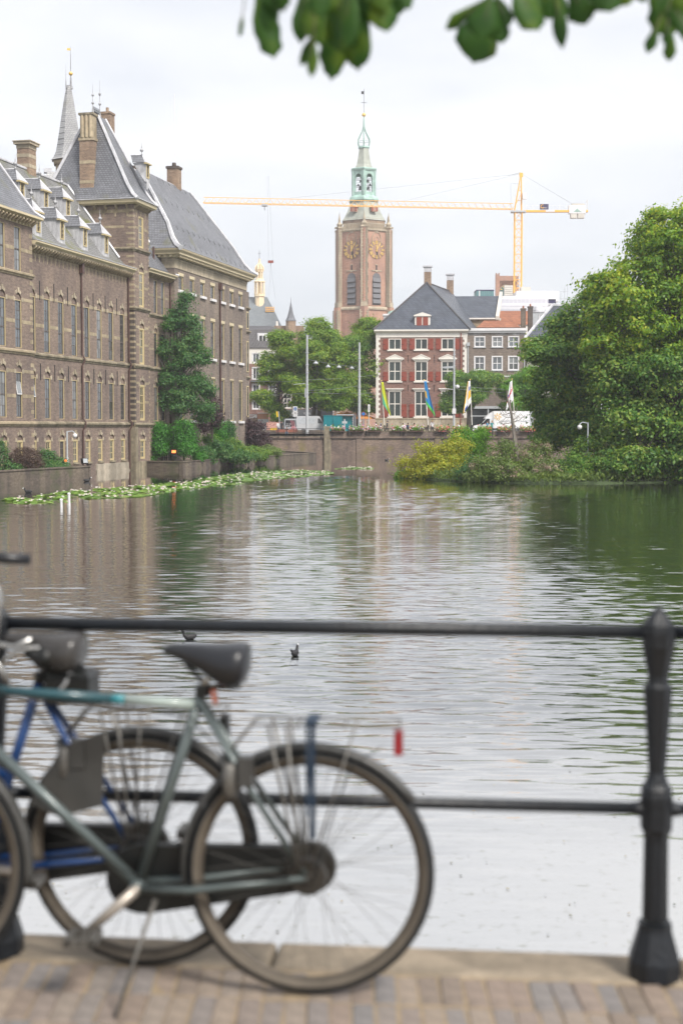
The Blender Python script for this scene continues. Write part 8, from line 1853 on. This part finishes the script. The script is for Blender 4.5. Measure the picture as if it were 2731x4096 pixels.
# ------------------------------------------------------------------ leaves hanging into the top of the view
leafmat('leaf_near', [(.014, .042, .013), (.026, .08, .017), (.05, .13, .02), (.19, .27, .025)], .5, 9.0)
pmat('twig', (.10, .085, .05), .8, .2, 20.0)
br = thing('overhanging_branch', 'leafy tree branch hanging into the top of the view', 'branch', (.4, 3.8, 5.35), 0); bo = Vector((.4, 3.8, 5.35))
def hang_leaf(zx0, zy0, zx1, zy1, w, Y, k):
    f = lambda x, y: at(900+1.1677*x, 1.1677*y, Y)-bo
    a, c = f(zx0, zy0), f(zx1, zy1); d = c-a; L = d.length; wd = w*.86*1.1677/FPX*Y/2; ax = d.normalized(); yaw = random.uniform(-.5, .5)
    side = Vector((math.cos(yaw), math.sin(yaw), 0)); side = (side-ax*side.dot(ax)).normalized(); nr = ax.cross(side)
    prof = [(0, .05), (.12, .18), (.28, .46), (.46, .82), (.62, 1.0), (.76, .97), (.86, .78), (.92, .50), (.955, .2), (1.0, .0)]
    vs = []; n = len(prof)
    for t_, ww in prof:
        cen = a+d*t_+nr*(.05*L*math.sin(t_*2.6)); e = side*wd*ww*(1+.13*math.sin(t_*31+k)); lift = nr*wd*ww*-.28
        vs += [cen-e+lift, cen-e*.5+lift*.35, cen, cen+e*.5+lift*.35, cen+e+lift]
    fs = [(i*5+j, i*5+j+1, (i+1)*5+j+1, (i+1)*5+j) for i in range(n-1) for j in range(4)]
    b = MB(); b.add(vs, fs); lf = b.build('leaf', MATS['leaf_near'], br, smooth=True); s = lf.modifiers.new('t', 'SOLIDIFY'); s.thickness = .0006
    v = MB(); v.tube([a-ax*.04, a, a+d*.5+nr*(.05*L*math.sin(1.3)+.001), c], [.0022, .002, .0012, .0006], 4); v.build('midrib', MATS['twig'], lf)
LV = [(105, -60, 168, 205, 105), (150, -50, 130, 150, 90), (262, -60, 256, 152, 70), (300, -40, 285, 130, 80), (395, -70, 362, 280, 110), (448, -70, 458, 246, 120), (410, -80, 408, 190, 130), (330, -70, 330, 165, 100), (306, 100, 297, 268, 46), (520, -70, 552, 112, 120), (560, -90, 590, 60, 100), (470, -90, 520, 60, 120), (62, 40, 52, 128, 22), (200, -90, 165, 40, 110), (360, -90, 320, 60, 120),
      (905, -20, 846, 218, 175), (890, -5, 752, 100, 62), (912, -10, 948, 152, 92), (985, -70, 1072, 108, 150), (1040, -90, 1030, 60, 120), (1110, -90, 1110, 70, 120), (1128, -70, 1156, 172, 56), (1180, -80, 1236, 86, 120), (1260, -80, 1230, 50, 110), (1290, -90, 1318, 44, 130), (1340, -80, 1380, 20, 90),
      (1500, -60, 1512, 130, 130), (1560, -60, 1560, 110, 110), (1490, 60, 1444, 185, 48), (1525, 80, 1520, 212, 52), (1415, -60, 1432, 10, 50), (1545, 40, 1600, 140, 80)]
random.seed(5)
for k, l in enumerate(LV): hang_leaf(*l, 3.8+random.uniform(-.18, .18), k)
for k, (xa, ya, xb, yb, w_) in enumerate(LV):      # a second, shorter leaf beside each
    if k in (12, 16, 28): continue
    hang_leaf(xa+random.uniform(-20, 20), ya-15, xb+random.uniform(-55, 55), ya+(yb-ya)*random.uniform(.55, .85), w_*random.uniform(.55, .85), 3.8+random.uniform(-.25, .25), k+50)
b = MB(); f = lambda x, y, Y=3.8: at(900+1.1677*x, 1.1677*y, Y)-bo
b.tube([f(-300, -420), f(200, -260), f(500, -180), f(900, -150), f(1250, -170), f(1700, -200)], [.012, .011, .010, .008, .007, .006], 7)
for x in (150, 300, 420, 540, 900, 1080, 1250, 1500): b.tube([f(x-30, -200), f(x, -60)], [.004, .002], 5)
b.build('twig', MATS['twig'], br)

# ------------------------------------------------------------------ split pieces that can be told apart into parts of their own
def explode(o):
    me = o.data; n = len(me.vertices); par = list(range(n))
    def find(x):
        while par[x] != x: par[x] = par[par[x]]; x = par[x]
        return x
    for p in me.polygons:
        v = p.vertices; a = find(v[0])
        for q in v[1:]: par[find(q)] = a
    comp = {}
    for p in me.polygons: comp.setdefault(find(p.vertices[0]), []).append(p)
    if len(comp) < 2 or len(comp) > 150: return
    nm = o.name.split('.')[0]
    for i, polys in enumerate(comp.values()):
        ids = sorted({v for p in polys for v in p.vertices}); mp_ = {v: j for j, v in enumerate(ids)}
        m2 = bpy.data.meshes.new(nm); m2.from_pydata([me.vertices[v].co for v in ids], [], [[mp_[v] for v in p.vertices] for p in polys])
        for mt in me.materials: m2.materials.append(mt)
        m2.polygons.foreach_set('material_index', [p.material_index for p in polys])
        if i == 0: keep = m2
        else: q = o.copy(); q.data = m2; col.objects.link(q)
    o.data = keep
SPLIT = ('sill', 'lintel', 'pediment', 'wall_anchor', 'string_course', 'quoin', 'hip_lead', 'stone_band', 'block', 'drainpipe', 'clamp', 'cornice')
for o in [x for x in bpy.data.objects if x.type == 'MESH' and x.parent and x.name.split('.')[0] in SPLIT]: explode(o)
for o in bpy.data.objects:
    if o.type == 'MESH' and o.parent and o.name.split('.')[0] in ('arch_stone', 'bracket', 'dentil', 'corner_stone', 'balustrade', 'stone_tracery', 'carillon_bell', 'roof_hook', 'numeral', 'slit_window', 'louvre', 'window_mullion', 'plinth', 'scaffold', 'panel_line', 'stripe', 'red_marks', 'print', 'twigs', 'onion_frame', 'corner_rib', 'mast', 'jib', 'tower_head', 'counter_jib', 'tie_rope', 'ridge_cresting'):
        if o.name.split('.')[0] not in ('numeral',): o['kind'] = 'stuff'

# ------------------------------------------------------------------ haze in the air over pond and town
hz_m = bpy.data.materials.new('haze_air'); hz_m.use_nodes = True; ht = hz_m.node_tree; ht.nodes.clear()
ho = ht.nodes.new('ShaderNodeOutputMaterial'); hv = ht.nodes.new('ShaderNodeVolumePrincipled')
hv.inputs['Color'].default_value = (.96, .97, 1, 1); hv.inputs['Density'].default_value = .00038; hv.inputs['Anisotropy'].default_value = .2
ht.links.new(hv.outputs[0], ho.inputs['Volume'])
b = MB(); b.box(-270, 270, -20, 530, -2.0, 100); tag(b.build('haze', hz_m), 'thin pale haze over the pond and the town', 'haze', None, 'stuff')
